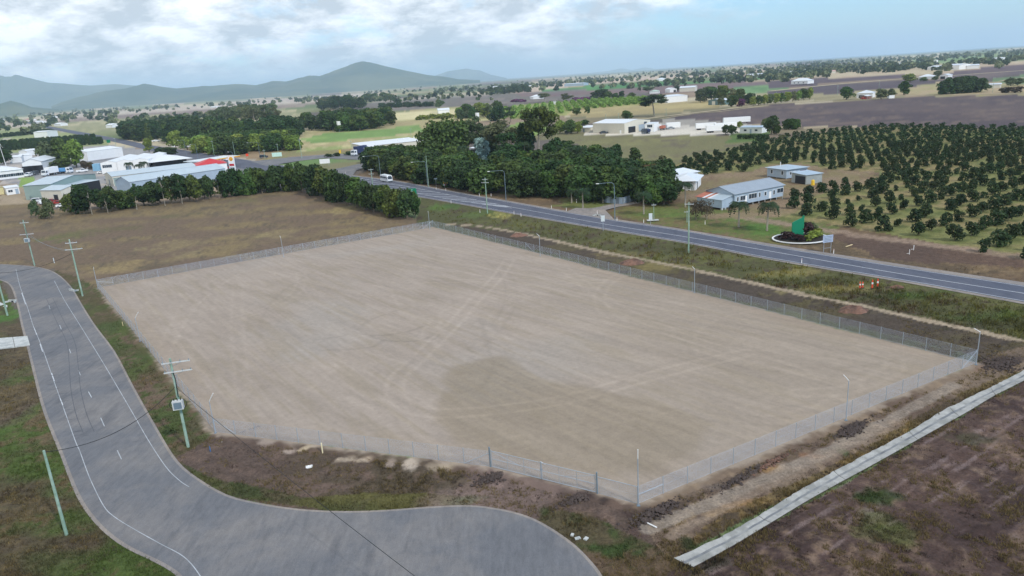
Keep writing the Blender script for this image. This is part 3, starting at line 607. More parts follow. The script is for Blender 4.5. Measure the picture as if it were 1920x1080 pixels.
tm = ss(np.where(inside(TAN, lx, ly), -dline(TAN, lx, ly, True), dline(TAN, lx, ly, True)) + (j2 - .5) * 6, 1, -1)
base += (np.array(c(132, 119, 99)) - base) * (tm * .56)[:, None]
right_ = ss(lx, -10, 35)[:, None] * .35
base += (np.array(c(144, 131, 112)) - base) * right_
edge = ss(sd_ + (j2 - .5) * 5, -5, -.5)
base += (np.array(c(150, 134, 116)) - base) * (edge * .4)[:, None]
base *= (0.88 + .24 * j1)[:, None]; base *= (.94 + .12 * j4)[:, None]; base *= (.88 + .24 * j5)[:, None]
LT = []
for _ in range(34):
    a0 = rng.uniform(lo[0], hi[0]); b0 = rng.uniform(lo[1], hi[1]); an = rng.normal(0, .35) + (math.pi if rng.random() < .5 else 0); cv = rng.normal(0, .028); pl = []
    for i_ in range(14):
        pl.append((a0, b0)); a0 += 4.5 * math.cos(an); b0 += 4.5 * math.sin(an); an += cv * 4.5
    wpl = np.array(pl) @ np.stack([fx, fy], 0) + cen; pp = [proj_(*q_) for q_ in wpl]
    LT.append((pp, float(rng.choice([.4, .95])), float(rng.choice([1.07, 1.08, .93, .94]))))
LT += [([(955, 490), (930, 525), (895, 560), (860, 600), (815, 645), (775, 685), (755, 700), (740, 725), (748, 752), (780, 772), (850, 778), (960, 768), (1060, 752), (1170, 722), (1290, 690), (1400, 664)], 1.1, 1.16),
 ([(322, 660), (340, 620), (365, 580), (400, 548), (450, 515), (520, 492), (600, 480)], .55, 1.10), ([(300, 650), (322, 606), (350, 565), (395, 530), (450, 504)], .5, 1.07),
 ([(1050, 500), (1090, 530), (1130, 560), (1180, 590), (1300, 640), (1500, 700)], 1.0, 1.08), ([(760, 690), (800, 650), (830, 620)], .4, .9),
 ([(1500, 740), (1580, 735), (1640, 715), (1675, 695), (1670, 672), (1620, 655)], 1.0, 1.1), ([(1450, 790), (1540, 770), (1590, 740), (1600, 715)], .9, 1.07), ([(1480, 700), (1530, 690), (1550, 670), (1530, 650)], .8, .93),
 ([(645, 620), (700, 632), (760, 625), (800, 612)], .3, .84), ([(660, 615), (720, 640), (790, 640), (830, 618)], .3, .86), ([(600, 660), (690, 655), (720, 640)], .3, .87), ([(590, 640), (650, 630), (700, 600), (760, 580)], .3, .9),
 ([(830, 850), (940, 835), (1100, 800), (1300, 760)], .9, 1.07), ([(1090, 860), (1160, 815), (1170, 780), (1130, 760)], .8, 1.06), ([(640, 440), (760, 470), (900, 520)], .6, 1.06), ([(900, 600), (915, 650), (925, 690), (905, 730)], .35, .9)]
for pts, hw_, k_ in LT:
    pw = smooth(P2(pts), 5); d = dline(pw, lx, ly)
    if hw_ > .8: d = np.abs(d - hw_)       # a pair of wheel lines
    m = ss(d + (j4 - .5) * .2, .48, .1) * (.3 + .9 * j2)
    base *= (1 + (k_ - 1) * m * 1.0)[:, None]
zl = .22 * ss(sd_, 1.5, .15) - .16 * ss(sd_, .6, 1.8) + (j1 - .5) * .04 * ss(sd_, 0, -1)
out = ss(sd_ + (j4 - .5) * 1.2 + (j2 - .5) * 1.2, -.1, .7)[:, None]
base = base + (ground_colour(lx, ly) - base) * out
keep_v = sd_ < 2.2
Fq = grid_faces(na_, nb_); Fq = Fq[keep_v[Fq].all(1)]
M_LOT = attr_mat('graded_gravel', fine=7.0, amt=.13, bump=.35, dist_=.03, streak=((.07, 1.5, 1), R(55), .065))
V = np.stack([lx, ly, zl], 1)
used = np.zeros(len(V), bool); used[Fq.ravel()] = True; idx = np.cumsum(used) - 1
me = raw_mesh('gravel_lot', V[used], idx[Fq], M_LOT, True); set_soil(me, base[used].clip(0, 1))
link('gravel_lot', me, kind='structure')
ZL = .2

# ------------------------------------------------------------------ roads
def sheet(name, pts, z, m, **kw):
    pts = [(float(p[0]), float(p[1])) for p in pts]
    tri = tessellate_polygon([[Vector((x, y, 0)) for x, y in pts]])
    me = bpy.data.meshes.new(name); me.from_pydata([(x, y, z) for x, y in pts], [], [tuple(t_) for t_ in tri]); me.materials.append(m)
    me.update()
    # all faces up
    if len(me.polygons) and me.polygons[0].normal.z < 0: me.flip_normals()
    kw.setdefault('kind', 'structure')
    return link(name, me, **kw)
def strip(pts, w_):
    """ribbon of half width w_ along world polyline -> left and right edges"""
    p = np.array(pts); d = np.gradient(p, axis=0); d /= np.hypot(d[:, 0], d[:, 1])[:, None]
    n_ = np.stack([-d[:, 1], d[:, 0]], 1)
    w_ = np.asarray(w_).reshape(-1, 1) if np.ndim(w_) else w_
    return p + n_ * w_, p - n_ * w_
def band_mb(l, r, z, mb=None):
    mb = mb or MB()
    for i in range(len(l) - 1):
        mb.face([(*r[i], z), (*r[i + 1], z), (*l[i + 1], z), (*l[i], z)])
    return mb
def road_mat(name, base_, dark, pale, blue=0.0):
    m, t = new_mat(name)
    pos = t.add('ShaderNodeNewGeometry').outputs['Position']
    n1 = t.noise(pos, .11, 5, .62, .4); n2 = t.noise(pos, 1.1, 5, .65); n3 = t.noise(pos, 14, 3, .7); n4 = t.noise(t.mapping(pos, (.5, .12, 1), (0, 0, .5)), 1, 5, .6)
    cc = t.mix(t.ramp(n1, .42, .62), base_, pale)
    cc = t.mix(t.math('MULTIPLY', t.ramp(n4, .52, .7), .55), cc, dark)
    cc = t.mix(t.math('MULTIPLY', t.ramp(n2, .45, .75), .25), cc, dark)
    g = t.math('MULTIPLY', t.ramp(n3, .3, .7, .8, 1.2), t.ramp(t.noise(t.mapping(pos, (1.2, .25, 1), (0, 0, -.35)), 1.6, 5, .7), .35, .65, .9, 1.1))
    cc = t.mix(1.0, cc, t.add('ShaderNodeCombineXYZ', inp={0: g, 1: g, 2: g}).outputs[0], 'MULTIPLY')
    b = t.add('ShaderNodeBsdfPrincipled', inp={'Base Color': cc, 'Roughness': .9, 'Specular IOR Level': .25})
    t.l.new(t.add('ShaderNodeBump', inp={'Height': n3, 'Strength': .35, 'Distance': .02}).outputs[0], b.inputs['Normal'])
    t.add('ShaderNodeOutputMaterial', inp={0: b.outputs[0]}); return m
M_STREET = road_mat('street_asphalt', S(106, 107, 110), S(84, 86, 91), S(124, 121, 119))
M_HWY = road_mat('highway_asphalt', S(84, 88, 100), S(70, 74, 86), S(94, 96, 106))
M_SHOULD = road_mat('road_shoulder_gravel', S(134, 128, 124), S(110, 104, 98), S(150, 140, 130))
M_LINE = mat('worn_road_paint', S(176, 180, 184), .8, .14, 1.2, col2=S(150, 154, 158))
M_LINE2 = mat('fresh_road_paint', S(196, 200, 204), .8, .1, 1.2)
sheet('street', STREET, .05, M_STREET)
rl, rr = strip(smooth(P2(STREET_IN), 3), .28)
band_mb(rl, rr, .035).build('street_edge_gravel', M_SHOULD, kind='structure')
rl, rr = strip(smooth(P2(STREET_OUT), 3), .35)
band_mb(rl, rr, .035).build('street_edge_gravel', M_SHOULD, kind='structure')
hu, hd = smooth(hw_u, 4), smooth(hw_d, 4)
band_mb(hu + (hu - hd) / np.hypot(*(hu - hd).T)[:, None] * 2.2, hd - (hu - hd) / np.hypot(*(hu - hd).T)[:, None] * 1.1, .05).build('highway_shoulder', M_SHOULD, kind='structure')
band_mb(hu, hd, .09).build('highway', M_HWY, kind='structure')
def roadline(pxs, hw_, z, m, name='road_marking', n=5):
    l, r = strip(smooth(P2(pxs), n), hw_); return band_mb(l, r, z).build(name, m, kind='structure')
def hline(f, hw_, i0=6, i1=None, z=.1, m=M_LINE2):
    l, r = strip((hu + (hd - hu) * f)[i0 * 4:i1], hw_); band_mb(l, r, z).build('road_marking', m, kind='structure')
hline(.045, .07); hline(.955, .08)
cl = smooth(P2([(960, 389), (1135, 421), (1272, 442.5), (1440, 471), (1690, 514.5), (1920, 551), (2300, 612)]), 5)
l, r = strip(cl, .09); band_mb(l, r, .1).build('road_marking', M_LINE2, kind='structure')
# painted median of the highway: two edge lines and slanting bars
mu = smooth(P2([(560, 318.5), (660, 332), (742, 346), (855, 368), (960, 389)]), 6); md = smooth(P2([(560, 326), (660, 341), (742, 356), (855, 376), (960, 391)]), 6)
for e in (mu, md):
    l, r = strip(e, .08); band_mb(l, r, .1).build('road_marking', M_LINE2, kind='structure')
bars = MB()
def along_(p_, t_):
    s_ = np.concatenate([[0], np.cumsum(np.hypot(*np.diff(p_, axis=0).T))]); s_ /= s_[-1]
    return np.interp(t_, s_, p_[:, 0]), np.interp(t_, s_, p_[:, 1])
for k in range(3, len(mu) - 2):
    for ff in ():
        a0 = mu[k] + (mu[k + 1] - mu[k]) * ff; j = min(k + 3, len(md) - 1)
        b0 = md[j] if ff == 0 else (md[j] + md[min(j + 1, len(md) - 1)]) / 2
        dvec = (b0 - a0); 
        if np.hypot(*dvec) < .6: continue
        nn_ = np.array([-dvec[1], dvec[0]]) / np.hypot(*dvec) * .30
        bars.face([(*(a0 - nn_), .104), (*(b0 - nn_), .104), (*(b0 + nn_), .104), (*(a0 + nn_), .104)])
for s_ in np.arange(.30, .965, .034):
    a0 = np.array(along_(md, s_)); b0 = np.array(along_(mu, min(.995, s_ + .075)))
    wd_ = np.hypot(*(a0 - b0)); dvec = (b0 - a0) / wd_; nn_ = np.array([-dvec[1], dvec[0]]) * .2
    bars.face([(*(a0 - nn_), .104), (*(b0 - nn_), .104), (*(b0 + nn_), .104), (*(a0 + nn_), .104)])
bars.build('road_marking', M_LINE2, kind='structure')
# side road across the junction, slip lane
sheet('side_road', P2([(470, 303), (545, 295), (605, 290.5), (665, 288), (700, 288), (760, 284), (760, 290), (700, 296), (690, 301), (640, 298), (605, 297), (560, 302), (500, 312)]), .11, M_STREET)
sheet('slip_lane', P2([(600, 322), (640, 315), (680, 306), (700, 306), (690, 313), (668, 320), (660, 331), (640, 330)]), .12, M_STREET)
sheet('driveway', P2([(1060, 398), (1080, 390), (1110, 391), (1150, 383), (1190, 378), (1200, 381), (1160, 388), (1135, 394), (1150, 410), (1120, 409)]), .06, M_SHOULD)
sheet('town_forecourt', P2([(330, 300), (380, 288), (440, 298), (500, 312), (560, 322), (560, 334), (470, 330), (420, 320)]), .08, M_STREET)
# street lines
roadline([(30, 505), (37, 535), (50, 572), (62, 610), (67, 622), (82, 660), (97, 703), (112, 745), (128, 790), (142, 829), (150, 847), (160, 875), (172, 905), (195, 950), (215, 970), (250, 992), (300, 1020), (345, 1045), (375, 1080), (400, 1130)], .038, .056, M_LINE)
roadline([(102, 527), (122, 565), (150, 610), (187, 670), (212, 712), (250, 777), (280, 829), (312, 877), (337, 902), (355, 914)], .038, .056, M_LINE)
for a, b_ in (((147, 695), (151, 704)), ((166, 735), (172, 746)), ((189, 784), (196, 800)), ((220, 845), (228, 862)), ((130, 655), (133, 663)), ((112, 610), (115, 618)), ((92, 573), (94, 580)), ((41, 550), (48, 571)), ((64, 615), (69, 628)), ((75, 645), (80, 660)), ((97, 700), (102, 715)), ((113, 748), (118, 760))):
    roadline([a, b_], .05, .060, M_LINE2 if a[0] < 120 and a[1] > 540 and a[0] not in (92, 112) else M_LINE, n=1)
M_SKID = mat('tyre_rubber_marks', S(82, 84, 90), .9, .15, 3)
sk = MB()
for off in (0, 1.35):
    pts = smooth(P2([(87, 560), (98, 585), (107, 605), (125, 642), (130, 685), (133, 730), (142, 775), (156, 812)]), 5)
    l, r = strip(pts, .035); l = l + [off, 0]; r = r + [off, 0]
    band_mb(l, r, .064, sk)
for _ in range(46):
    y = rnd.uniform(560, 835); xe = np.interp(y, [560, 610, 660, 745, 830], [44, 62, 82, 112, 143]) + rnd.gauss(0, 9)
    if rnd.random() < .18: xe += rnd.uniform(30, 120)
    a = P(xe, y); L_ = rnd.uniform(.5, 2.3); ang = R(rnd.uniform(2, 20)); w_ = rnd.uniform(.03, .1)
    dx_, dy_ = math.cos(ang) * L_ / 2, math.sin(ang) * L_ / 2
    sk.face([(a.x - dx_, a.y - dy_, .066), (a.x, a.y - w_, .066), (a.x + dx_, a.y + dy_, .066), (a.x, a.y + w_, .066)])
sk.build('tyre_marks', M_SKID, kind='stuff')

M_TRACK = mat('pale_farm_track', S(176, 162, 134), .95, .12, .3, col2=S(150, 138, 104))
for tr_, w2 in (([(1440, 171.5), (1560, 159), (1690, 148.2), (1780, 142.2), (1920, 132.2), (2080, 121)], 7.0), ([(1100, 238), (1160, 230), (1247, 218.5), (1350, 206.5), (1440, 196), (1570, 188), (1690, 180.5), (1800, 178), (1920, 175.5), (2200, 172)], 3.2), ([(1880, 152), (1920, 146), (2040, 137)], 5.0), ([(1240, 223), (1300, 214), (1350, 209.5), (1440, 198.5)], 1.5)):
    l, r = strip(smooth(P2(tr_), 6), w2); band_mb(l, r, .22).build('farm_track', M_TRACK, kind='structure')

# ------------------------------------------------------------------ concrete drain: slabs with open joints
dr = thing('concrete_drain', 'long pale concrete dish drain beside the ploughed brown block', 'drain', tuple(P(1500, 935)))
dr['kind'] = 'structure'; del dr['category']; del dr['label']
NS = 60
uu = np.linspace(0, 1, NS * 6 + 1)
def along(p, t_):
    s_ = np.concatenate([[0], np.cumsum(np.hypot(*np.diff(p, axis=0).T))]); s_ /= s_[-1]
    return np.stack([np.interp(t_, s_, p[:, 0]), np.interp(t_, s_, p[:, 1])], 1)
eu, ed = along(smooth(du, 4), uu), along(smooth(dd, 4), uu)
eu = eu + ((vn(uu * 60, uu * 0, 5) - .5) * .05 + (vn(uu * 170, uu * 0, 6) - .5) * .08)[:, None] * (eu - ed)
M_DRAIN = mat('drain_concrete', S(164, 163, 158), .85, .18, 1.6, col2=S(138, 138, 133), bump=.25)
M_DRAINC = mat('damp_stained_concrete', S(116, 118, 120), .8, .25, 1.0, col2=S(146, 146, 143))
JT = [0, 7, 15, 24, 30, 36, 44, 52, 60]
for s0, s1 in zip(JT[:-1], JT[1:]):
    i0, i1 = s0 * 6, s1 * 6; mb = MB(); mc = MB()
    for i in range(i0, i1):
        ga = .0 if i > i0 else .05
        for (fa, fb, za, zb, tgt) in ((0, .40, -.02, -.08, mb), (.40, .56, -.08, -.08, mc), (.56, 1, -.08, -.01, mb)):
            q = []
            for (e_, f_, z_) in ((i, fa, za), (i, fb, zb), (i + 1, fb, zb), (i + 1, fa, za)):
                p_ = eu[e_] + (ed[e_] - eu[e_]) * f_
                if e_ == i and i == i0: p_ = p_ + (eu[e_ + 1] - eu[e_]) * .12
                if e_ == i + 1 and i + 1 == i1: p_ = p_ - (eu[e_] - eu[e_ - 1]) * .12
                q.append((p_[0] - dr.location.x, p_[1] - dr.location.y, z_ + .06))
            tgt.face(q[::-1])
    sl = mb.build('slab', M_DRAIN, dr); mc.build('stained_channel', M_DRAINC, sl)
sheet('drain_bed', np.vstack([eu, ed[::-1]]), -.045, M_DSOIL)

# ------------------------------------------------------------------ hills
M_HILL, t = new_mat('wooded_hill')
pos = t.add('ShaderNodeNewGeometry').outputs['Position']
n = t.noise(pos, .0012, 6, .6)
cc_ = t.mix(t.ramp(n, .42, .6), S(58, 78, 62), S(92, 100, 76))
b = t.add('ShaderNodeBsdfPrincipled', inp={'Base Color': cc_, 'Roughness': .95, 'Specular IOR Level': .05})
t.add('ShaderNodeOutputMaterial', inp={0: b.outputs[0]})
def hill(name, prof, D, W, seed, foot=.9):
    xs = np.linspace(prof[0][0], prof[-1][0], 220)
    ysm = np.interp(xs, [p[0] for p in prof], [p[1] for p in prof])
    T = np.linspace(-1, 1, 41); V = []
    for i, (x, y) in enumerate(zip(xs, ysm)):
        d = ray(x, y); k = D / math.hypot(d[0], d[1]); X0, Y0 = d[0] * k, d[1] * k; Z = max(CAM_H + d[2] * k, 4)
        e = min(1, min(i, len(xs) - 1 - i) / 12.0)
        for t_ in T:
            wv = W * (1 + .25 * math.sin(i * .045 + seed))
            X, Y = X0 + d[0] * k / D * t_ * wv, Y0 + d[1] * k / D * t_ * wv
            V.append((X, Y, t_, Z, e))
    V = np.array(V); t_ = np.abs(V[:, 2])
    nn_ = fbm(V[:, 0] / 700, V[:, 1] / 700, seed, 5) - .5
    spur = np.abs(fbm(V[:, 0] / 800, V[:, 1] / 800, seed + 9, 3) - .5) * 2
    prof_ = (1 - ss(t_, 0, 1)) ** foot
    z = V[:, 3] * prof_ * (1 + (nn_ * .8 - spur * .3) * ss(t_, 0, .25) * (1 - ss(t_, .7, 1)))
    z = z * 1.0 + nn_ * 18 * (1 - ss(t_, .8, 1)) * (t_ < .9) - 2
    link(name, raw_mesh(name, np.stack([V[:, 0], V[:, 1], z], 1), grid_faces(220, 41), M_HILL, True), kind='structure')
hill('mountain', [(96, 200), (115, 192), (150, 181), (200, 170), (235, 166), (270, 157), (285, 159), (300, 162), (330, 166), (370, 163), (410, 160), (440, 157), (455, 157), (480, 159), (510, 152), (535, 154), (560, 146), (580, 143.5), (600, 143), (625, 134), (650, 125), (665, 118), (680, 114.5), (695, 117), (720, 123), (760, 132), (800, 140), (830, 143), (860, 148), (900, 150)], 9500, 1900, 3)
hill('mountain_range', [(-160, 150), (-60, 140), (0, 146), (30, 143), (60, 148), (90, 155), (120, 156), (170, 160), (200, 158), (215, 157), (250, 160), (300, 166), (380, 176)], 14500, 2600, 14)
hill('foothill', [(-120, 196), (-30, 192), (0, 194), (20, 188), (40, 193), (60, 200), (110, 203)], 7000, 900, 25)
hill('far_hill', [(800, 150), (820, 140), (840, 133), (875, 129), (900, 132), (920, 140), (950, 146)], 21000, 1800, 36)
hill('far_hill', [(1040, 141), (1100, 137), (1140, 133), (1165, 128), (1185, 131), (1210, 126), (1240, 131), (1290, 125)], 26000, 1500, 41)

# ------------------------------------------------------------------ plants
def leaves(blobs, n, size, rg, shell=(.72, 1.05), droop=0.0, aspect=1.0, zmin=.15):
    """n leaf sprays spread over the outside of ellipsoid clumps (x,y,z,rx,ry,rz)"""
    bl = np.array(blobs, float); wgt = (bl[:, 3] * bl[:, 4] + bl[:, 4] * bl[:, 5] * 2) ; wgt /= wgt.sum()
    k = rg.choice(len(bl), n, p=wgt); d = rg.normal(size=(n, 3)); d /= np.linalg.norm(d, axis=1)[:, None]
    flip = (d[:, 2] < -.35) & (rg.random(n) < .6); d[flip, 2] *= -1
    r = rg.uniform(shell[0], shell[1], n)[:, None]
    c0 = bl[k, :3] + d * bl[k, 3:] * r
    c0[:, 2] = np.maximum(c0[:, 2], zmin)
    nr = d * .9 + rg.normal(size=(n, 3)) * .55 + np.array([0, 0, .25]); nr /= np.linalg.norm(nr, axis=1)[:, None]
    a = np.cross(nr, rg.normal(size=(n, 3))); a /= np.linalg.norm(a, axis=1)[:, None]; b_ = np.cross(nr, a)
    s = (size * rg.uniform(.55, 1.35, n))[:, None]
    a = a * s; b_ = b_ * s * aspect
    V = np.stack([c0 - a - b_ * .55, c0 + a * .9 - b_ * .8, c0 + a + b_ * .7, c0 - a * .7 + b_], 1)
    if droop: V[:, :, 2] -= droop * rg.random((n, 1))
    return V.reshape(-1, 3)
def leaf_mesh(name, V): return raw_mesh(name, V, np.arange(len(V)).reshape(-1, 4), None)
def dome(rg, w_, h_, k, low=.12, rr=.34):
    B = [(0, 0, h_ * .5, w_ * .34, w_ * .34, h_ * .42)]
    for _ in range(k):
        t_ = rg.uniform(0, 2 * math.pi); q = rg.uniform(0, 1) ** .6; z = rg.uniform(low, .86) * h_
        rad = w_ * .5 * math.sqrt(max(.05, 1 - ((z / h_ - .35) / .66) ** 2)) * q
        r = w_ * rr * rg.uniform(.45, .85)
        B.append((rad * math.cos(t_) * .8, rad * math.sin(t_) * .8, min(z, h_ - r * .6), r * .75, r * .75, r * .62))
    return B
def trunk_mesh(rg, h_, r0, limbs=3, spread=1.5, lean=.3, top=None):
    mb = MB(); lx_, ly_ = rg.uniform(-lean, lean, 2); p = Vector((0, 0, -.15)); q = Vector((lx_, ly_, h_ * .45)); mb.cyl(p, q, r0, r0 * .75, 7)
    top = top or h_
    for k in range(limbs):
        t_ = k * 2 * math.pi / limbs + rg.uniform(-.5, .5); e = Vector((q.x + math.cos(t_) * spread * rg.uniform(.5, 1), q.y + math.sin(t_) * spread * rg.uniform(.5, 1), top * rg.uniform(.75, .98)))
        m_ = (q + e) / 2 + Vector((rg.uniform(-.3, .3), rg.uniform(-.3, .3), .3)); mb.cyl(q, m_, r0 * .6, r0 * .4, 5); mb.cyl(m_, e, r0 * .4, r0 * .12, 5)
    return mb
KINDS = {}
def make_kind(name, n, fn): KINDS[name] = [fn(np.random.default_rng(hash_(name) + i)) for i in range(n)]
def hash_(s): return sum((i + 1) * ord(ch) for i, ch in enumerate(s))
def k_dome(W_, H_, blobs, nl, size, tr=.28, low=.12, limbs=4, asp=.8):
    def f(rg):
        B = dome(rg, W_, H_, blobs, low)
        return (leaf_mesh('crown', leaves(B, nl, size, rg, aspect=asp)), trunk_mesh(rg, H_ * .8, tr, limbs, W_ * .3), H_)
    return f
def k_gum(H_, W_, nb, nl, size, r0_=.34):
    def f(rg):
        mb = MB(); B = []; bx_, by_ = rg.uniform(-.8, .8, 2)
        q = Vector((bx_ * .4, by_ * .4, H_ * .4)); mb.cyl((0, 0, -.15), q, r0_, r0_ * .7, 7)
        e0 = Vector((bx_, by_, H_ * .9)); mb.cyl(q, e0, r0_ * .7, .06, 6); B.append((e0.x, e0.y, e0.z, W_ * .2, W_ * .2, H_ * .09))
        for k in range(nb):
            z0 = rg.uniform(.35, .75) * H_; s_ = q.lerp(e0, max(0, (z0 / H_ - .4) / .5)) if z0 > H_ * .4 else q
            t_ = rg.uniform(0, 6.28); L_ = W_ * .5 * rg.uniform(.4, 1); e = s_ + Vector((math.cos(t_) * L_, math.sin(t_) * L_, H_ * rg.uniform(.08, .2)))
            mb.cyl(s_, e, .12, .04, 5)
            r = W_ * rg.uniform(.14, .24); B.append((e.x, e.y, e.z, r, r, r * .75)); B.append((e.x * .7 + s_.x * .3 + rg.uniform(-1, 1), e.y * .7 + s_.y * .3, e.z - r * .5, r * .7, r * .7, r * .6))
        return (leaf_mesh('crown', leaves(B, nl, size, rg, shell=(.35, 1.1), droop=.6, aspect=.6)), mb, H_)
    return f
make_kind('mango', 5, k_dome(9.0, 8.0, 26, 2600, .34, .3, .08))
make_kind('round', 4, k_dome(7.5, 9.0, 22, 2000, .33, .26, .14))
make_kind('tall', 4, k_dome(6.0, 11.0, 24, 2200, .34, .25, .14))
make_kind('big', 2, k_dome(21.0, 16.0, 80, 9000, .5, .6, .05))
make_kind('gum', 5, k_gum(16.0, 9.5, 12, 3200, .36))
make_kind('spindly', 3, k_gum(10.5, 4.2, 9, 700, .28, .13))
make_kind('citrus', 6, k_dome(4.3, 3.6, 15, 620, .22, .1, .1, 3))
make_kind('shrub', 4, k_dome(2.4, 1.9, 10, 320, .18, .06, .1, 3))
make_kind('bare', 2, k_dome(6.5, 5.2, 20, 900, .16, .14, .3, 6))
for v in KINDS.values():
    for i, (cr, tr, H_) in enumerate(v): v[i] = (cr, tr, H_, {})
def tree_at(kind, p, h_, wscale, leaf, label, group=None, name='tree', cat='tree', bark=None, rz=None, simple=False, crown_name='crown'):
    arr = KINDS[kind]; cr, tr, H_, cache = arr[rnd.randrange(len(arr))]
    bark = bark or M_BARK
    kc = ('c', leaf.name); kt = ('t', bark.name)
    if kc not in cache: m_ = cr.copy(); m_.materials.clear(); m_.materials.append(leaf); cache[kc] = m_
    if kt not in cache: cache[kt] = tr.mesh('trunk', bark)
    s = h_ / H_
    e = thing(name, label, cat, p, rnd.uniform(0, 6.28) if rz is None else rz, group)
    e.scale = (s * wscale * rnd.uniform(.86, 1.14), s * wscale * rnd.uniform(.86, 1.14), s)
    link(crown_name, cache[kc], e); link('trunk', cache[kt], e)
    return e
WID = {'mango': 9.0, 'round': 7.5, 'tall': 6.0, 'big': 22.0, 'gum': 9.0, 'spindly': 4.2, 'citrus': 4.3, 'shrub': 2.4, 'bare': 6.5}
def tpx(kind, x, yb, yt, wpx, leaf, label, group=None, **kw):
    H_ = KINDS[kind][0][2]; h_ = height(x, yb, yt) * (1.1 if kind in ('round', 'mango', 'tall', 'big') else 1.0); s = h_ / H_; w_ = wpx / ppm(x, yb)
    ws = min(2.2, max(.45, w_ / (WID[kind] * s)))
    return tree_at(kind, tuple(P(x, yb)), h_, ws, leaf, label, group, **kw)

# belt of trees along the far side of the dry paddock
BG = 'trees in the belt along the dry paddock'
belt = [(133, 402, 366, 30, 'round'), (158, 401, 349, 44, 'round'), (173, 402, 349, 20, 'spindly'), (208, 396, 352, 40, 'round'), (203, 400, 360, 14, 'spindly'), (240, 390, 358, 44, 'mango'), (257, 393, 342, 18, 'spindly'), (286, 385, 343, 38, 'round'), (310, 386, 328, 18, 'spindly'), (322, 381, 333, 30, 'round'), (341, 380, 327, 36, 'round'), (342, 382, 330, 14, 'spindly'), (368, 378, 330, 30, 'round'), (394, 374, 331, 26, 'round'), (411, 371, 329, 16, 'spindly'), (418, 369, 334, 26, 'tall'), (436, 368, 318, 44, 'mango'), (466, 365, 319, 38, 'mango'), (492, 362, 316, 38, 'round'), (520, 359, 313, 38, 'mango'), (548, 357, 310, 38, 'mango'),
 (568, 360, 307, 30, 'round'), (590, 365, 313, 44, 'mango'), (612, 371, 316, 42, 'round'), (634, 377, 323, 42, 'mango'), (652, 384, 328, 36, 'round'), (668, 389, 332, 34, 'tall'), (684, 393, 342, 36, 'round'), (702, 397, 347, 40, 'round'), (722, 401, 351, 38, 'round'), (742, 406, 356, 42, 'mango'), (764, 410, 358, 40, 'round'), (779, 408, 362, 26, 'round')]
for i, (x, yb, yt, w_, kd) in enumerate(belt):
    lab = ('slender pale-trunked tree standing in the dark green belt behind the paddock' if kd == 'spindly' else
           'bushy dark green tree of the belt along the dry paddock' if x < 560 else 'dense green tree of the belt running down to the highway')
    tpx(kd, x, yb, yt, w_ * 1.12, [L_BELT, L_DARK, L_MANGO][i % 3] if kd != 'spindly' else L_DARK, lab, BG + (' slender' if kd == 'spindly' else ' towards the town' if x < 560 else ' towards the highway'), bark=M_BARKW if kd == 'spindly' else None)
for (x, yb, yt, w_) in [(150, 395, 356, 34), (190, 392, 356, 34), (222, 388, 358, 30), (270, 384, 350, 30), (300, 380, 343, 30), (356, 373, 338, 30), (384, 370, 336, 28), (450, 361, 325, 34), (480, 358, 322, 34), (508, 355, 320, 30), (534, 352, 316, 30), (580, 356, 312, 34), (604, 362, 318, 36), (626, 367, 323, 36), (646, 373, 330, 30), (664, 379, 336, 34), (688, 385, 345, 34), (712, 391, 350, 34), (736, 396, 356, 34), (756, 401, 360, 30)]:
    tpx('round', x, yb, yt, w_ * 1.15, L_DARK, 'dark tree filling the second row of the paddock belt', BG + ' second row', name='belt_tree')

# the dark wood beyond the highway
def scatter(pxpoly, spacing, fn, rg=rnd, jitter=.45):
    W_ = P2(pxpoly); lo, hi = W_.min(0), W_.max(0); out = []
    y = lo[1]; row = 0
    while y < hi[1]:
        x = lo[0] + (row % 2) * spacing * .5
        while x < hi[0]:
            out.append((x + rg.uniform(-1, 1) * spacing * jitter, y + rg.uniform(-1, 1) * spacing * jitter)); x += spacing
        y += spacing * .87; row += 1
    a = np.array(out); a = a[inside(W_, a[:, 0], a[:, 1])]
    for p in sorted(map(tuple, a), key=lambda q: q[1]): fn(p)
    return a
WOOD = [(684, 320), (740, 332), (800, 345), (860, 355), (930, 364), (1000, 372), (1060, 377), (1130, 381), (1195, 385), (1240, 388), (1275, 386), (1262, 366), (1228, 352), (1190, 338), (1170, 322), (1140, 310), (1100, 302), (1040, 306), (1000, 318), (880, 318), (860, 306), (800, 298), (740, 304), (690, 304)]
KEEP = [P2([q_])[0] for q_ in ((907, 304), (907, 316), (837, 304), (837, 310), (1010, 312), (948, 306))]
def wood_tree(p):
    if min(math.hypot(p[0] - k_[0], p[1] - k_[1]) for k_ in KEEP) < 8: return
    h_ = rnd.uniform(8.0, 11.0); qx, qy = proj_(*p)
    if abs(qx - 907) < 26 and qy < 345: h_ = rnd.uniform(5.0, 6.5)
    lf = rnd.choice([L_MANGO, L_MANGO, L_DARK, L_DARK, L_MID, L_BELT])
    if rnd.random() < .02: lf = L_RUST
    tree_at(rnd.choice(['mango', 'mango', 'round']), (p[0], p[1], 0), h_, rnd.uniform(1.0, 1.25), lf, 'rounded dark mango tree in the dense wood beyond the highway', 'mango trees of the wood beyond the highway', name='mango_tree')
scatter(WOOD, 8.4, wood_tree)
tpx('big', 837, 308, 231, 100, L_MID, 'huge domed tree rising above the wood beyond the highway', name='fig_tree')
tpx('round', 907, 304, 260, 36, L_BLUE, 'silver-blue leafed tree at the back edge of the wood')
tpx('gum', 1010, 312, 197, 60, L_BELT, 'tallest gum tree rising out of the wood', name='gum_tree', bark=M_BARKW)
tpx('round', 988, 310, 235, 48, L_DARK, 'dark bushy tree beside the tallest gum tree')
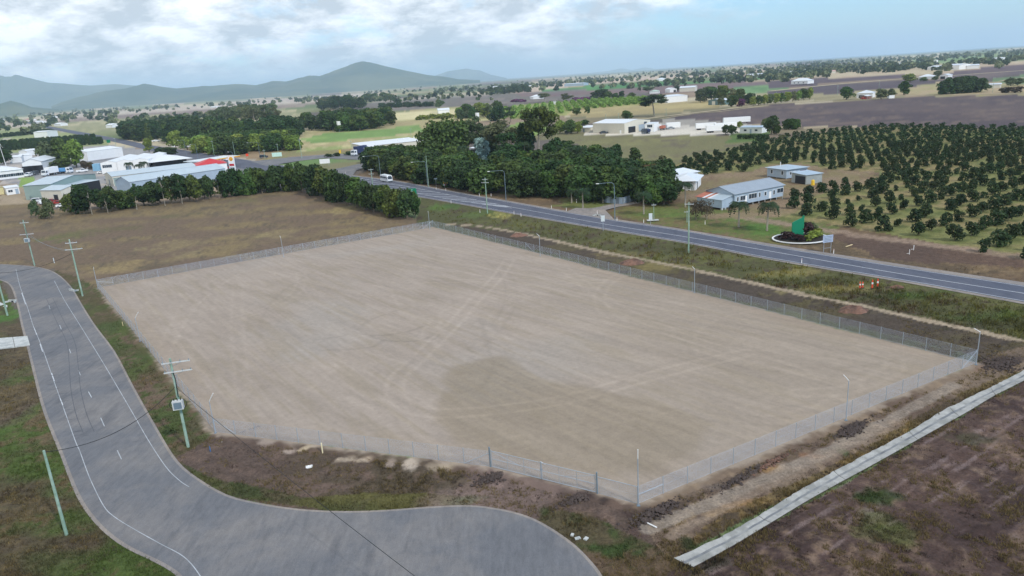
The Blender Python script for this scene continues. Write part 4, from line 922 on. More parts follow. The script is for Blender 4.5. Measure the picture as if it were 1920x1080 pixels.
tpx('gum', 948, 306, 222, 58, L_OLIVE, 'airy gum tree with pale limbs left of the tallest gum', name='gum_tree', bark=M_BARKW)
tpx('gum', 960, 320, 246, 56, L_DARK, 'broad dark gum tree in the middle of the wood', name='gum_tree')
tpx('gum', 898, 300, 214, 40, L_OLIVE, 'pale olive gum tree behind the silver-leafed tree', name='gum_tree', bark=M_BARKW)
tpx('tall', 920, 300, 238, 40, L_DARK, 'dark tree between the silver-leafed tree and the gums')
tpx('gum', 880, 300, 226, 40, L_OLIVE, 'thin olive tree just right of the huge domed tree', name='gum_tree', bark=M_BARKW)
tpx('round', 1040, 318, 262, 44, L_DARK, 'dark tree with palms around it near the tallest gum')
tpx('tall', 1191, 312, 277, 30, L_MID, 'round-headed tree on a bare stem at the right edge of the wood')
tpx('round', 1154, 306, 272, 26, L_DARK, 'dark tree at the back right corner of the wood')
tpx('shrub', 1241, 308, 290, 20, L_OLIVE, 'small olive tree at the left end of the orchard')
# individual trees near the white sheds and beyond
for (kd, x, yb, yt, w_, lf, lab) in [
 ('round', 1050, 250, 227, 30, L_LIME, 'yellow-green tree left of the big white shed'), ('round', 1068, 251, 226, 26, L_MID, 'second tree left of the big white shed'), ('round', 1083, 250, 229, 22, L_LIME, 'tree touching the small annex of the big white shed'), ('round', 1096, 236, 225, 18, L_MID, 'small tree behind the annex of the big white shed'),
 ('round', 1176, 225, 208, 20, L_MANGO, 'small round tree standing alone behind the big white shed'),
 ('gum', 1227, 218, 176, 38, L_DARK, 'tall dark gum tree before the long white shed'),
 ('round', 1081, 216, 203, 20, L_MANGO, 'dark round bush beside the rows of young orchard trees'), ('round', 1102, 214, 199, 12, L_MANGO, 'narrow dark bush beside the rows of young orchard trees'),
 ('round', 1125, 187, 168, 30, L_DARK, 'large dark tree beyond the young orchard rows'), ('round', 1140, 187, 172, 18, L_MID, 'second of the trees beyond the young orchard rows'), ('round', 1166, 185, 171, 13, L_DARK, 'round dark tree right of the group beyond the young orchard'), ('round', 1153, 186, 175, 16, L_MID, 'low tree in the group beyond the young orchard'), ('round', 1184, 184, 174, 22, L_MANGO, 'low spreading tree at the end of the young orchard group'),
 ('gum', 1216, 176, 161, 16, L_GUM, 'thin grey tree behind the tall dark gum'), ('round', 1270, 171, 161, 12, L_DARK, 'small dark tree beside the farm sheds in the distance'), ('gum', 1062, 194, 174, 18, L_OLIVE, 'grey-green tree at the purple-flowered hedge'), ('gum', 1022, 192, 174, 22, L_OLIVE, 'grey-green tree beside the low farmhouse roofs'),
 ('round', 1313, 192, 168, 24, L_GUM, 'pale green tree right of the long white shed'), ('round', 1334, 188, 163, 38, L_MANGO, 'broad tree above the green shed'), ('round', 1354, 190, 162, 30, L_MANGO, 'broad tree right of the green shed'), ('round', 1375, 190, 167, 26, L_OLIVE, 'olive tree where the roadside hedge begins'), ('round', 1388, 192, 168, 26, L_MID, 'leafy tree at the left of the roadside hedge'),
 ('round', 1372, 200, 180, 26, L_MANGO, 'dark tree at the roadside below the olive tree'), ('round', 1352, 199, 182, 16, L_GUM, 'bush beside the green shed'), ('round', 1404, 197, 176, 22, L_DARK, 'dark tree in the roadside hedge'), ('round', 1390, 200, 186, 16, L_PURPLE, 'greyish purple bush under the roadside hedge'),
 ('round', 1446, 252, 219, 28, L_DARK, 'dark tree right of the parked trailers'), ('round', 1436, 242, 222, 18, L_OLIVE, 'thin olive tree right of the parked trailers'), ('round', 1456, 252, 236, 16, L_MANGO, 'leafy bush at the foot of the dark tree by the trailers'),
 ('round', 1361, 252, 235, 16, L_DARK, 'small dark tree left of the low white building'), ('round', 1373, 253, 235, 17, L_DARK, 'second small dark tree left of the low white building'), ('round', 1386, 240, 228, 14, L_LIME, 'pale bushy tree before the long white trailer'), ('round', 1468, 262, 253, 14, L_OLIVE, 'grey scrubby bush on the grass left of the orchard'),
 ('round', 1587, 187, 164, 26, L_MANGO, 'round tree left of the white farmhouse'), ('round', 1652, 186, 167, 23, L_OLIVE, 'olive tree right of the white farmhouse'), ('round', 1671, 184, 167, 18, L_OLIVE, 'second olive tree right of the white farmhouse'), ('tall', 1695, 178, 152, 24, L_MID, 'upright tree at the far track junction'), ('round', 1706, 154, 139, 25, L_LIME, 'bright lime-green tree by the distant homestead'),
 ('round', 1731, 153, 145, 14, L_MANGO, 'small green bush at the front of the distant homestead'), ('round', 1753, 151, 143, 12, L_MANGO, 'small green bush between the homestead and its shed'), ('round', 1757, 144, 133, 17, L_OLIVE, 'grey-green tree behind the distant homestead'),
 ('round', 1895, 161, 146, 26, L_OLIVE, 'olive tree beside the small white stable'), ('round', 1908, 160, 147, 22, L_OLIVE, 'second olive tree beside the small white stable'), ('shrub', 1884, 174, 163, 26, L_BROWN, 'brownish shrub below the small white stable'), ('shrub', 1902, 174, 162, 32, L_BROWN, 'wider brownish shrub below the small white stable'),
 ('round', 1573, 136, 126, 14, L_GUM, 'small tree beside the tiny pink-roofed house')]:
    tpx(kd, x, yb, yt, w_ * 1.1, lf, lab, bark=M_BARKW if kd == 'gum' else None)
# big dark fig clump in the far field
for x, yt in ((1775, 148), (1795, 145), (1816, 144), (1834, 148)):
    tpx('mango', x, 175 - (x - 1800) * .06, yt, 38, L_DARK, 'massive near-black tree of the clump beside the ploughed field', 'near-black trees clumped beside the ploughed field', name='fig_tree')
for x in (1478, 1491):
    tpx('mango', x, 242, 224, 27, L_MANGO, 'dense rounded bush of the pair left behind the orchard', 'dense rounded bush pair behind the orchard', name='bush', cat='bush')
for k in range(11):
    x = 1412 + k * 10.6; yb = 199 - k * 1.25
    tpx('round', x, yb, yb - 18 - (3 if k > 8 else 0), 17, [L_LIME, L_MID, L_LIME, L_OLIVE][k % 4], 'yellow-green tree in the clipped row beside the ploughed field', 'yellow-green row trees beside the ploughed field')
def grove(pxpoly, sp, kd, hr, lf, label, group, wr=(1.0, 1.3), **kw):
    def f(p): tree_at(rnd.choice(kd), (p[0], p[1], 0), rnd.uniform(*hr), rnd.uniform(*wr), rnd.choice(lf), label, group, **kw)
    return scatter(pxpoly, sp, f)
grove([(372, 288), (420, 291), (480, 289), (545, 284), (556, 276), (545, 268), (420, 270), (385, 276)], 13.5, ['mango'], (10.5, 12.5), [L_LIME, L_MID, L_MID], 'olive-green rounded tree in the grove above the junction', 'rounded trees of the grove above the junction', wr=(1.1, 1.35), name='mango_tree')
grove([(485, 262), (540, 262), (562, 256), (556, 248), (500, 246)], 15, ['mango'], (15, 18), [L_DARK], 'near-black tree in the dense clump behind the junction grove', 'near-black trees behind the junction grove', wr=(1.1, 1.3))
grove([(225, 264), (300, 268), (380, 270), (470, 266), (480, 252), (400, 248), (300, 246), (235, 250)], 21, ['round', 'tall', 'mango'], (14, 20), [L_DARK, L_DARK, L_BELT], 'tall dark tree in the grove behind the town', 'dark trees of the grove behind the town', name='forest_tree')
grove([(385, 246), (450, 244), (520, 238), (520, 230), (460, 228), (400, 236)], 22, ['gum'], (20, 27), [L_GUM, L_OLIVE], 'grey-green gum tree standing above the dark grove', 'gum trees above the dark grove', bark=M_BARKW, name='gum_tree')
grove([(575, 246), (640, 248), (690, 244), (735, 236), (735, 230), (680, 232), (600, 236), (578, 240)], 16, ['mango', 'round'], (13, 19), [L_MANGO, L_DARK, L_BELT], 'dark green tree in the grove on the sunlit paddock', 'dark trees of the grove on the sunlit paddock', wr=(1.1, 1.4))
grove([(600, 208), (680, 205), (684, 200), (604, 203)], 24, ['round', 'gum'], (18, 26), [L_DARK, L_GUM], 'tree in the distant dark grove under the mountain', 'trees of the distant grove under the mountain', wr=(1.2, 1.6))
grove([(684, 190), (732, 189), (732, 187), (684, 188)], 38, ['round'], (17, 22), [L_MANGO], 'tree in the square distant plantation', 'trees of the square distant plantation', wr=(1.4, 1.8))
grove([(713, 203), (812, 200), (812, 198), (713, 201)], 20, ['mango'], (7, 9), [L_DARK], 'low dark bush in the distant straight hedge', 'bushes of the distant straight hedge', wr=(1.4, 1.8), name='bush', cat='bush')
grove([(805, 213), (850, 209), (855, 206), (815, 209)], 30, ['gum'], (15, 20), [L_OLIVE, L_GUM], 'airy gum tree at the back of the pale paddock', 'airy gum trees behind the pale paddock', bark=M_BARKW, name='gum_tree')
grove([(855, 226), (900, 222), (925, 226), (962, 232), (960, 224), (900, 216), (865, 218)], 16, ['round', 'gum', 'mango'], (9, 15), [L_LIME, L_MID, L_GUM, L_DARK], 'mixed green tree around the farm behind the wood', 'mixed trees around the farm behind the wood')
grove([(890, 216), (960, 208), (964, 204), (900, 210)], 26, ['round'], (9, 14), [L_LIME, L_MID], 'yellow-green tree left of the young orchard rows', 'yellow-green trees left of the young orchard')
grove([(915, 179), (1000, 173), (1000, 171), (915, 176)], 34, ['round'], (13, 20), [L_DARK, L_BELT], 'dark tree in the distant windbreak', 'dark trees of the distant windbreak', wr=(1.3, 1.7))
for (x, yb, yt, w_, lf, lab) in [(96, 316, 268, 44, L_OLIVE, 'large olive tree in the middle of the town yards'), (120, 314, 261, 34, L_MID, 'tall yellow-green tree in the middle of the town yards'), (144, 314, 264, 36, L_LIME, 'bright green tree at the right of the town yard trees'), (116, 318, 298, 36, L_MID, 'low bushy tree under the tall town yard trees'), (8, 308, 281, 36, L_DARK, 'dark tree cut off by the frame beside the light mast'),
  (330, 279, 246, 28, L_LIME, 'bright green tree beside the town junction'), (352, 281, 257, 26, L_LIME, 'yellow-green tree right of the bright junction tree'), (280, 285, 259, 15, L_LIME, 'narrow yellow-green tree before the white factory roof'), (318, 293, 276, 34, L_DARK, 'dark low tree behind the white factory roof'), (300, 290, 277, 20, L_DARK, 'smaller dark tree behind the white factory roof'),
  (160, 318, 302, 18, L_BROWN, 'brownish shrub right of the town yard trees'), (172, 318, 304, 14, L_RUST, 'rusty shrub beside the blue tank'), (216, 320, 306, 14, L_DARK, 'clipped dark bush before the white factory'), (385, 283, 265, 24, L_LIME, 'bright tree at the left end of the junction grove'),
  (68, 408, 376, 18, L_GUM, 'scrawny grey-green tree beside the scrap yard fence'), (95, 410, 372, 20, L_GUM, 'second scrawny tree beside the scrap yard fence'), (84, 410, 392, 20, L_OLIVE, 'yellowish scrub at the corner of the scrap yard')]:
    tpx('round' if w_ > 15 else 'tall', x, yb, yt, w_ * 1.1, lf, lab)
for (x, yb, yt, w_) in [(615, 295, 287, 16), (632, 293, 286, 14), (655, 291, 283, 22), (662, 290, 283, 18)]:
    tpx('shrub', x, yb, yt, w_ * 1.2, L_DARK, 'low dark bush beside the side road', 'low dark bushes beside the side road', name='bush', cat='bush')
# dark tree rows at far left (clipped orchard rows)
for nrow, (xa, ya, xb, yb_, n_) in enumerate([(-10, 284, 190, 270, 21), (-10, 278, 175, 265, 19), (0, 258, 95, 249, 9)]):
    for k in range(n_):
        x = xa + (xb - xa) * k / (n_ - 1); yb = ya + (yb_ - ya) * k / (n_ - 1)
        tpx('mango', x, yb, yb - (14 if nrow < 2 else 8), 14, L_DARK, 'dark tree of the clipped orchard row at the far left', 'clipped orchard rows at the far left', name='orchard_row_tree')
# grass-verge trees and palms near the houses beyond the highway
tpx('bare', 1305, 412, 372, 36, L_BROWN, 'dusky brown leafy tree nearer the green power pole', name='tree', bark=M_BARK)
tpx('bare', 1325, 411, 374, 40, L_BROWN, 'dusky brown leafy tree by the pale blue lean-to', bark=M_BARKW)
tpx('tall', 1131, 380, 330, 38, L_DARK, 'leaning-limbed dark tree behind the driveway street light', bark=M_BARKW)
tpx('round', 1245, 383, 337, 48, L_DARK, 'dark bushy tree before the white cottage')
tpx('round', 1225, 386, 346, 40, L_MANGO, 'dark bushy tree at the driveway end')
# palms
def frond_mesh(rg, L_, droop, wd, n=7):
    V = []; F_ = []; prev = None; az = 0
    pts = []
    for i in range(n + 1):
        t_ = i / n; pts.append(Vector((L_ * (t_ - .18 * t_ ** 3) * .95, 0, L_ * (.42 * t_ - droop * t_ ** 2.2))))
    mb = MB()
    for i in range(n):
        a, b_ = pts[i], pts[i + 1]; mb.cyl(a, b_, .035, .03, 3, cap=False)
        for s_ in (-1, 1):
            for q in range(2):
                m_ = a.lerp(b_, q * .5 + .1); m2 = a.lerp(b_, q * .5 + .48); t_ = (i + q * .5) / n
                ww = wd * math.sin(math.pi * min(1, .12 + t_ * .88)) * rg.uniform(.85, 1.1)
                tip = (m_ + m2) / 2 + Vector((ww * .5, s_ * ww, -ww * .45))
                mb.face([m_, m2, tip + (m2 - m_) * .25, tip - (m2 - m_) * .1])
    return mb.mesh('frond', L_PALM)
fr = [frond_mesh(np.random.default_rng(i), 2.5, dr_, .85) for i, dr_ in enumerate((.55, .85, 1.15, 1.4))]
def palm(x, yb, yt, label, group=None, wide=1.0, bark=None, nf=17):
    h_ = height(x, yb, yt); th = h_ * .74; p = P(x, yb)
    e = thing('palm_tree', label, 'palm tree', tuple(p), rnd.uniform(0, 6), group)
    mb = MB(); k = 6; lx_ = rnd.uniform(-.3, .3); r0 = .2
    pts = [Vector((lx_ * (i / k) ** 2, 0, th * i / k - (.1 if i == 0 else 0))) for i in range(k + 1)]
    for i in range(k): mb.cyl(pts[i], pts[i + 1], r0 * (1.25 - .5 * i / k), r0 * (1.25 - .5 * (i + 1) / k), 7)
    mb.build('trunk', bark or M_BARKW, e)
    MB().cyl(pts[-1], pts[-1] + Vector((0, 0, .7)), .16, .06, 6).build('crownshaft', M_GREENS, e)
    sc = (h_ - th) / 1.35 * wide
    sc = max(.75, min(sc, 1.25))
    for i in range(nf):
        link('frond', fr[[0, 1, 1, 2, 2, 3][i % 6]], e, tuple(pts[-1] + Vector((0, 0, .5))), (0, 0, i * 2.399 + rnd.uniform(-.2, .2)), (sc, sc, sc * rnd.uniform(.9, 1.1)))
    return e
for (x, yb, yt, lab) in [(1385, 425, 370, 'white-trunked palm on the lawn before the long house'), (1438, 432, 370, 'white-trunked palm on the lawn at the right end of the long house'), (1207, 401, 352, 'white-trunked palm beside the power pole at the driveway'), (1285, 388, 332, 'palm before the white cottage'), (1093, 389, 346, 'palm on the grass left of the driveway'), (1072, 380, 352, 'shorter palm leaning beside the wood'), (1187, 368, 300, 'tall palm rising out of the right of the wood'), (1108, 376, 340, 'thin palm behind the corrugated fence'),
  (1046, 318, 257, 'palm rising from the back of the wood near the gum'), (1072, 322, 264, 'palm rising beside the back wood palm'), (1092, 324, 264, 'rightmost palm rising from the back of the wood'), (985, 318, 252, 'palm left of the tallest gum tree'), (870, 318, 262, 'palm with hanging brown skirts beside the huge domed tree'),
  (245, 326, 300, 'palm in the forecourt of the white factory'), (272, 324, 299, 'second palm in the forecourt of the white factory'), (262, 325, 305, 'lowest palm in the forecourt of the white factory'), (1170, 366, 318, 'palm half hidden in the wood left of the tall palm'), (1212, 372, 330, 'palm at the front right of the wood')]:
    palm(x, yb, yt, lab)

# ------------------------------------------------------------------ orchard
def proj(x, y, z=0.0):
    d = np.array([x, y, z - CAM_H]); dep = d[1] * math.cos(PITCH) - d[2] * math.sin(PITCH)
    X = d[0]; Yc = d[1] * math.sin(PITCH) + d[2] * math.cos(PITCH)
    u = F_PX * (X * _c - Yc * _s) / dep; v = F_PX * (X * _s + Yc * _c) / dep
    return 960 + u, 540 - v
pts = []
for i in range(-30, 40):
    for j in range(-20, 40):
        q = O0 + OU * OSU * i + OV * OSV * j
        if q[1] < 60: continue
        px_, py_ = proj(*q)
        if px_ > 1975 or px_ < 1200: continue
        pts.append((q[0] + rnd.gauss(0, .22), q[1] + rnd.gauss(0, .22)))
pts = np.array(pts)
pts = pts[inside(ORCH, pts[:, 0], pts[:, 1]) & ~inside(ORCH_NO, pts[:, 0], pts[:, 1])]
pts = pts[np.argsort(np.hypot(pts[:, 0], pts[:, 1]))]
rg = np.random.default_rng(5)
pts = pts[rg.random(len(pts)) > .03]
for k, q in enumerate(pts[:298]):
    small = rnd.random() < .08
    tree_at('citrus', (q[0], q[1], 0), rnd.uniform(1.4, 2.1) if small else rnd.uniform(2.8, 3.7), rnd.uniform(.84, 1.0), L_CITRUS, 'small dark fruit tree in the rows of the orchard beside the highway', 'fruit trees of the orchard beside the highway', name='fruit_tree')
def low_crowns(P_, hs, lf, name, label, nl=110, size=.40, w_=.98):
    V = []
    proto = [leaves(dome(np.random.default_rng(900 + i), 4.3, 3.6, 12, .08), nl, size, np.random.default_rng(i + 50), aspect=.85) for i in range(5)]
    for k, (q, h_) in enumerate(zip(P_, hs)):
        v = proto[k % 5]; a = rg.uniform(0, 6.28); s = h_ / 3.6; ca, sa = math.cos(a) * s * w_, math.sin(a) * s * w_
        V.append(np.stack([v[:, 0] * ca - v[:, 1] * sa + q[0], v[:, 0] * sa + v[:, 1] * ca + q[1], v[:, 2] * s], 1))
    V = np.vstack(V); me = leaf_mesh(name, V); me.materials.append(lf)
    return link(name, me, kind='stuff', label=label, category='trees')
rest = pts[298:]
low_crowns(rest, rg.uniform(2.6, 3.5, len(rest)), L_CITRUS, 'orchard_trees', 'small dark fruit trees filling the far rows of the orchard')
# young bright orchard: rows running away from the camera
yo = []
Q0, Q1 = P2([(962, 222)])[0], P2([(1236, 192)])[0]
dirr = P2([(1000, 222)])[0]; dirr2 = P2([(1012, 206)])[0]
rowdir = (P2([(1010, 202)])[0] - P2([(1004, 224)])[0]); rowdir /= np.hypot(*rowdir)
YO = P2([(925, 224), (925, 208), (962, 203), (1100, 189), (1240, 183), (1240, 191), (1150, 200), (1075, 207), (1020, 222)])
side = np.array([rowdir[1], -rowdir[0]])
for i in range(-45, 90):
    for j in range(-60, 90):
        q = Q0 + side * 9.5 * i + rowdir * 6.0 * j; yo.append(q + rg.normal(0, .4, 2))
yo = np.array(yo); yo = yo[inside(YO, yo[:, 0], yo[:, 1])]
low_crowns(yo, rg.uniform(3.2, 4.6, len(yo)), L_LIME, 'young_orchard', 'bright yellow-green young trees in rows beyond the wood', 36, .85, 1.2)
yo2 = P2([(785, 225), (800, 224), (815, 223), (830, 222), (845, 221), (860, 220), (872, 219), (790, 222), (808, 221), (826, 220), (844, 218), (862, 217)])
low_crowns(np.vstack([yo2 + rg.normal(0, 2, yo2.shape) for _ in range(5)]), rg.uniform(3, 5, 60), L_LIME, 'hedgerow_bushes', 'bright green bushes in a line across the pale paddock', 30, .8, 1.4)
# distant scattered trees of the plain
far = []; fh = []
lines = [((0, 214), (300, 205), 90, 3), ((300, 205), (700, 182), 120, 2), ((600, 196), (960, 176), 60, 1.5), ((820, 176), (1200, 148), 150, 2.5), ((1110, 166), (1440, 146), 70, 2), ((1060, 152), (1440, 135), 160, 3), ((1440, 140), (1600, 129), 150, 3), ((1420, 148), (1560, 139), 90, 2.5),
 ((1560, 132), (1760, 121), 160, 3), ((1700, 113), (1920, 100), 140, 3), ((1500, 122), (1920, 96), 260, 3.5), ((1200, 136), (1700, 105), 260, 3), ((900, 153), (1300, 131), 170, 2), ((0, 236), (220, 222), 60, 3), ((60, 224), (200, 214), 50, 2), ((560, 190), (640, 186), 30, 3), ((1620, 136), (1740, 129), 60, 1.5), ((1330, 158), (1470, 150), 22, 1.5), ((1560, 128), (1700, 122), 60, 2),
 ((200, 236), (500, 214), 60, 5), ((1760, 132), (1790, 131), 12, 2), ((1855, 120), (1885, 125), 16, 3), ((1800, 122), (1920, 112), 60, 1.2), ((240, 232), (480, 212), 60, 2), ((0, 226), (40, 232), 16, 3), ((1290, 150), (1430, 142), 50, 2.5), ((1440, 132), (1560, 124), 90, 2), ((40, 252), (90, 240), 12, 3), ((1000, 164), (1120, 157), 30, 1.5), ((690, 176), (900, 165), 60, 2)]
for (x0, y0), (x1, y1), n_, sp_ in lines:
    for _ in range(int(n_ * .75)):
        t_ = rg.random(); x = x0 + (x1 - x0) * t_ + rg.normal(0, 5); y = y0 + (y1 - y0) * t_ + rg.normal(0, sp_)
        if y - hz(x) < 7.5: continue
        q = P(x, y); far.append((q.x, q.y)); fh.append(rg.uniform(6, 15) * (1.15 if y - hz(x) < 25 else 1))
for _ in range(450):
    x = rg.uniform(-60, 1980); y = hz(x) + 8 + 34 * rg.random() ** 1.4
    if vn(x / 60, y / 5, 8) < .5: continue
    q = P(x, y); far.append((q.x, q.y)); fh.append(rg.uniform(6, 14))
far, fh = np.array(far), np.array(fh)
h_ = rg.random(len(far))
low_crowns(far[h_ < .6], fh[h_ < .6], L_DARK, 'distant_trees', 'dark scattered trees dotting the far plain', 26, .95, 1.0)
low_crowns(far[h_ >= .6], fh[h_ >= .6], L_OLIVE, 'distant_trees', 'grey-green scattered trees dotting the far plain', 26, .95, 1.0)
# purple flowering hedge
hp = P2([(1075, 188)] ) ; ph = []
for x in np.arange(1076, 1106, 1.6): ph.append(P2([(x, 188.2 - (x - 1076) * .05 + rg.normal(0, .5))])[0])
for x in np.arange(960, 985, 1.6): ph.append(P2([(x, 191 + rg.normal(0, .5))])[0])
low_crowns(np.array(ph), rg.uniform(3, 4.5, len(ph)), L_PURPLE, 'flowering_hedge', 'purple flowering hedge beyond the young orchard rows', 40, .8, 1.6)
# low crop rows of the green strip and furrow-edge scrub are real plants too
# ------------------------------------------------------------------ chain-link fence
M_LINK, t = new_mat('chain_link_wire')
tcn = t.add('ShaderNodeTexCoord').outputs['Object']
sx = t.add('ShaderNodeSeparateXYZ', inp={0: tcn})
def diag(sgn):
    v = t.math('ADD', sx.outputs[0], t.math('MULTIPLY', sx.outputs[2], sgn))
    f_ = t.math('FRACT', t.math('MULTIPLY', v, 1 / .085)); return t.math('LESS_THAN', f_, .108)
mask = t.math('MAXIMUM', diag(1.0), diag(-1.0))
pb = t.add('ShaderNodeBsdfPrincipled', inp={'Base Color': (*S(182, 192, 208), 1), 'Roughness': .5, 'Metallic': .1})
mx = t.add('ShaderNodeMixShader', inp={0: mask, 1: t.add('ShaderNodeBsdfTransparent').outputs[0], 2: pb.outputs[0]})
t.add('ShaderNodeOutputMaterial', inp={0: mx.outputs[0]})
FH = 1.8
post_me = MB().cyl((0, 0, -.3), (0, 0, FH + .04), .034, .034, 6).mesh('post', M_GALV)
post_me2 = MB().cyl((0, 0, -.3), (0, 0, FH + .1), .05, .05, 7).mesh('post', M_GALV)
PANEL = {}
def fence(name, a, b, label, endposts=(True, True)):
    a, b = Vector((*a, ZL)), Vector((*b, ZL)); L_ = (b - a).length; n = max(1, round(L_ / 3.0)); st = L_ / n
    e = thing(name, label, 'fence', tuple(a), math.atan2(b.y - a.y, b.x - a.x))
    key = round(st, 3)
    pm = MB().face([(0, 0, .03), (st, 0, .03), (st, 0, FH - .02), (0, 0, FH - .02)]).mesh('chain_link_panel', M_LINK)
    wm = MB().cyl((0, 0, FH), (st, 0, FH), .007, .007, 4, False).cyl((0, 0, .05), (st, 0, .05), .009, .009, 4, False).cyl((0, 0, FH / 2), (st, 0, FH / 2), .006, .006, 3, False).mesh('tension_wire', M_GALV)
    for i in range(n + 1):
        if (i == 0 and not endposts[0]) or (i == n and not endposts[1]): continue
        link('post', post_me2 if i in (0, n) else post_me, e, (st * i, 0, 0))
    for i in range(n):
        link('chain_link_panel', pm, e, (st * i, .03, 0)); link('tension_wire', wm, e, (st * i, .03, 0))
    return e, st, n
C_ = {k: P2([LOTPX[i]])[0] for i, k in enumerate(('LB', 'BC', 'RC', 'FR', 'GR', 'GL', 'FL'))}
f1, s1, n1_ = fence('chain_link_fence', C_['LB'], C_['BC'], 'chain-link fence along the dry paddock at the back of the gravel lot', (True, True))
f2, s2, n2_ = fence('chain_link_fence', C_['BC'], C_['RC'], 'longest chain-link fence, running beside the highway verge', (False, True))
f3, s3, n3_ = fence('chain_link_fence', C_['FR'], C_['RC'], 'chain-link fence along the concrete drain side of the gravel lot', (True, False))
f4, s4, n4_ = fence('chain_link_fence', C_['LB'], C_['FL'], 'chain-link fence beside the curving street', (False, True))
f5, s5, n5_ = fence('chain_link_fence', C_['FL'], C_['GL'], 'chain-link fence between the street corner and the gate', (False, False))
f6, s6, n6_ = fence('chain_link_fence', C_['GR'], C_['FR'], 'short chain-link fence between the gate and the tall corner pole', (False, False))
def brace(f, x0, z0, x1, z1, r=.03): MB().cyl((x0, 0, z0), (x1, 0, z1), r, r, 6).build('brace', M_GALV, f)
brace(f1, 0, FH * .78, 3.0, FH * .3); brace(f1, n1_ * s1, FH * .95, n1_ * s1 - 3, .1); brace(f2, 0, FH * .95, 3.0, .1); brace(f2, s2 * 14, FH * .9, s2 * 15, .1)
brace(f3, n3_ * s3, FH * .95, n3_ * s3 - 3, .1); brace(f3, 0, 1.0, 3.0, 1.0, .025); brace(f4, n4_ * s4, FH * .8, n4_ * s4 - 2.6, .1); brace(f5, 0, FH * .9, 2.8, .15); brace(f5, n5_ * s5 - 2.8, .1, n5_ * s5, FH * .9)
MB().cyl((0, 0, FH), (n6_ * s6, 0, FH), .028, .028, 6).build('top_rail', M_GALV, f6)
# gate: two leaves
ga, gb = Vector((*C_['GL'], ZL)), Vector((*C_['GR'], ZL)); GLn = (gb - ga).length
g = thing('double_gate', 'wide double chain-link gate facing the end of the street', 'gate', tuple(ga), math.atan2(gb.y - ga.y, gb.x - ga.x))
for x in (0, GLn): MB().cyl((x, 0, -.4), (x, 0, 2.25), .075, .075, 8).cyl((x, 0, 2.25), (x, 0, 2.3), .08, .03, 8).build('gate_post', M_GALVD, g)
half = GLn / 2
for s_, x0, x1 in ((1, .18, half - .05), (-1, half + .05, GLn - .18)):
    mb = MB()
    for z in (.12, 1.0, 1.88): mb.cyl((x0, 0, z), (x1, 0, z), .028, .028, 6)
    for x in (x0, x1): mb.cyl((x, 0, .1), (x, 0, 2.0 if x in (x0, x1) else 1.9), .036, .036, 6)
    for k in range(1, 3): mb.cyl((x0 + (x1 - x0) * k / 3, 0, .12), (x0 + (x1 - x0) * k / 3, 0, 1.88), .02, .02, 5)
    hx, fx_ = (x0, x1) if s_ == 1 else (x1, x0)
    mb.cyl((hx, 0, 1.86), (hx + (fx_ - hx) * .55, 0, 1.02), .022, .022, 5)
    lf = mb.build('gate_leaf', M_GALV, g)
    link('chain_link_panel', MB().face([(x0, .02, .14), (x1, .02, .14), (x1, .02, 1.86), (x0, .02, 1.86)]).mesh('chain_link_panel', M_LINK), lf)
    MB().cyl((hx, 0, .6), (hx - s_ * .18, 0, .6), .03, .03, 6).cyl((hx, 0, 1.5), (hx - s_ * .18, 0, 1.5), .03, .03, 6).build('hinge', M_GALVD, lf)
MB().box((half, .05, 1.1), (.25, .06, .12)).build('latch', M_GALVD, g)
MB().cyl((half - .05, 0, 1.98), (half + .45, .1, 1.75), .03, .03, 6).build('drop_bolt', M_WHITE, g)

# ------------------------------------------------------------------ tall cranked poles round the lot
def cranked(x, yb, yt, tip, label, z0=ZL, zdrop=None):
    p = P(x, yb, z0); h_ = height(x, yb, yt) * .97
    e = thing('security_pole', label, 'pole', tuple(p)); mb = MB()
    mb.cyl((0, 0, -.3), (0, 0, h_), .055, .045, 8)
    mb.build('post', M_GALV, e)
    MB().box((0, 0, .02), (.3, .3, .04)).build('base_plate', M_GALVD, e)
    if tip:
        sc_ = ppm(x, yb) * 1.12; dx = (tip[0] - x) / sc_; dz = (yt - tip[1]) / sc_
        tx_, ty_ = proj(p.x, p.y, z0 + h_); dx = (tip[0] - tx_) / sc_ * 1.25; dz = (ty_ - tip[1]) / sc_
        q = Vector((dx * .82, -.25, max(.5, dz)))
        MB().cyl((0, 0, h_ - .02), tuple(Vector((0, 0, h_)) + q), .045, .045, 6).build('crank_arm', M_WHITE, e)
    else:
        MB().cyl((0, -.02, h_ - .02), (-.02, -.25, h_ + 1.0), .045, .045, 6).build('crank_arm', M_WHITE, e)
cranked(1197, 948, 857, None, 'tall straight steel pole at the front corner right of the gate')
cranked(1586, 788, 712, (1578, 698), 'cranked steel pole midway along the concrete drain fence')
cranked(1830, 684, 621, (1822, 612), 'cranked steel pole at the right-hand corner of the lot beside the corner brace')
cranked(1302, 549, 503, (1297, 499), 'cranked steel pole midway along the highway side fence')
cranked(1013, 480, 441, (1006, 437), 'cranked steel pole on the highway side fence near its far end')
cranked(806, 430, 398, (803, 395), 'steel pole at the far back corner of the lot with two raking braces')
cranked(532, 482, 445, (526, 441), 'steel pole midway along the back fence by the dry paddock')
cranked(184, 541, 503, (178, 500), 'steel pole at the left back corner of the lot')
cranked(263, 640, 594, (264, 583), 'cranked steel pole midway along the street side fence')
cranked(404, 812, 750, (405, 733), 'cranked steel pole at the corner where the street side fence meets the front fence')

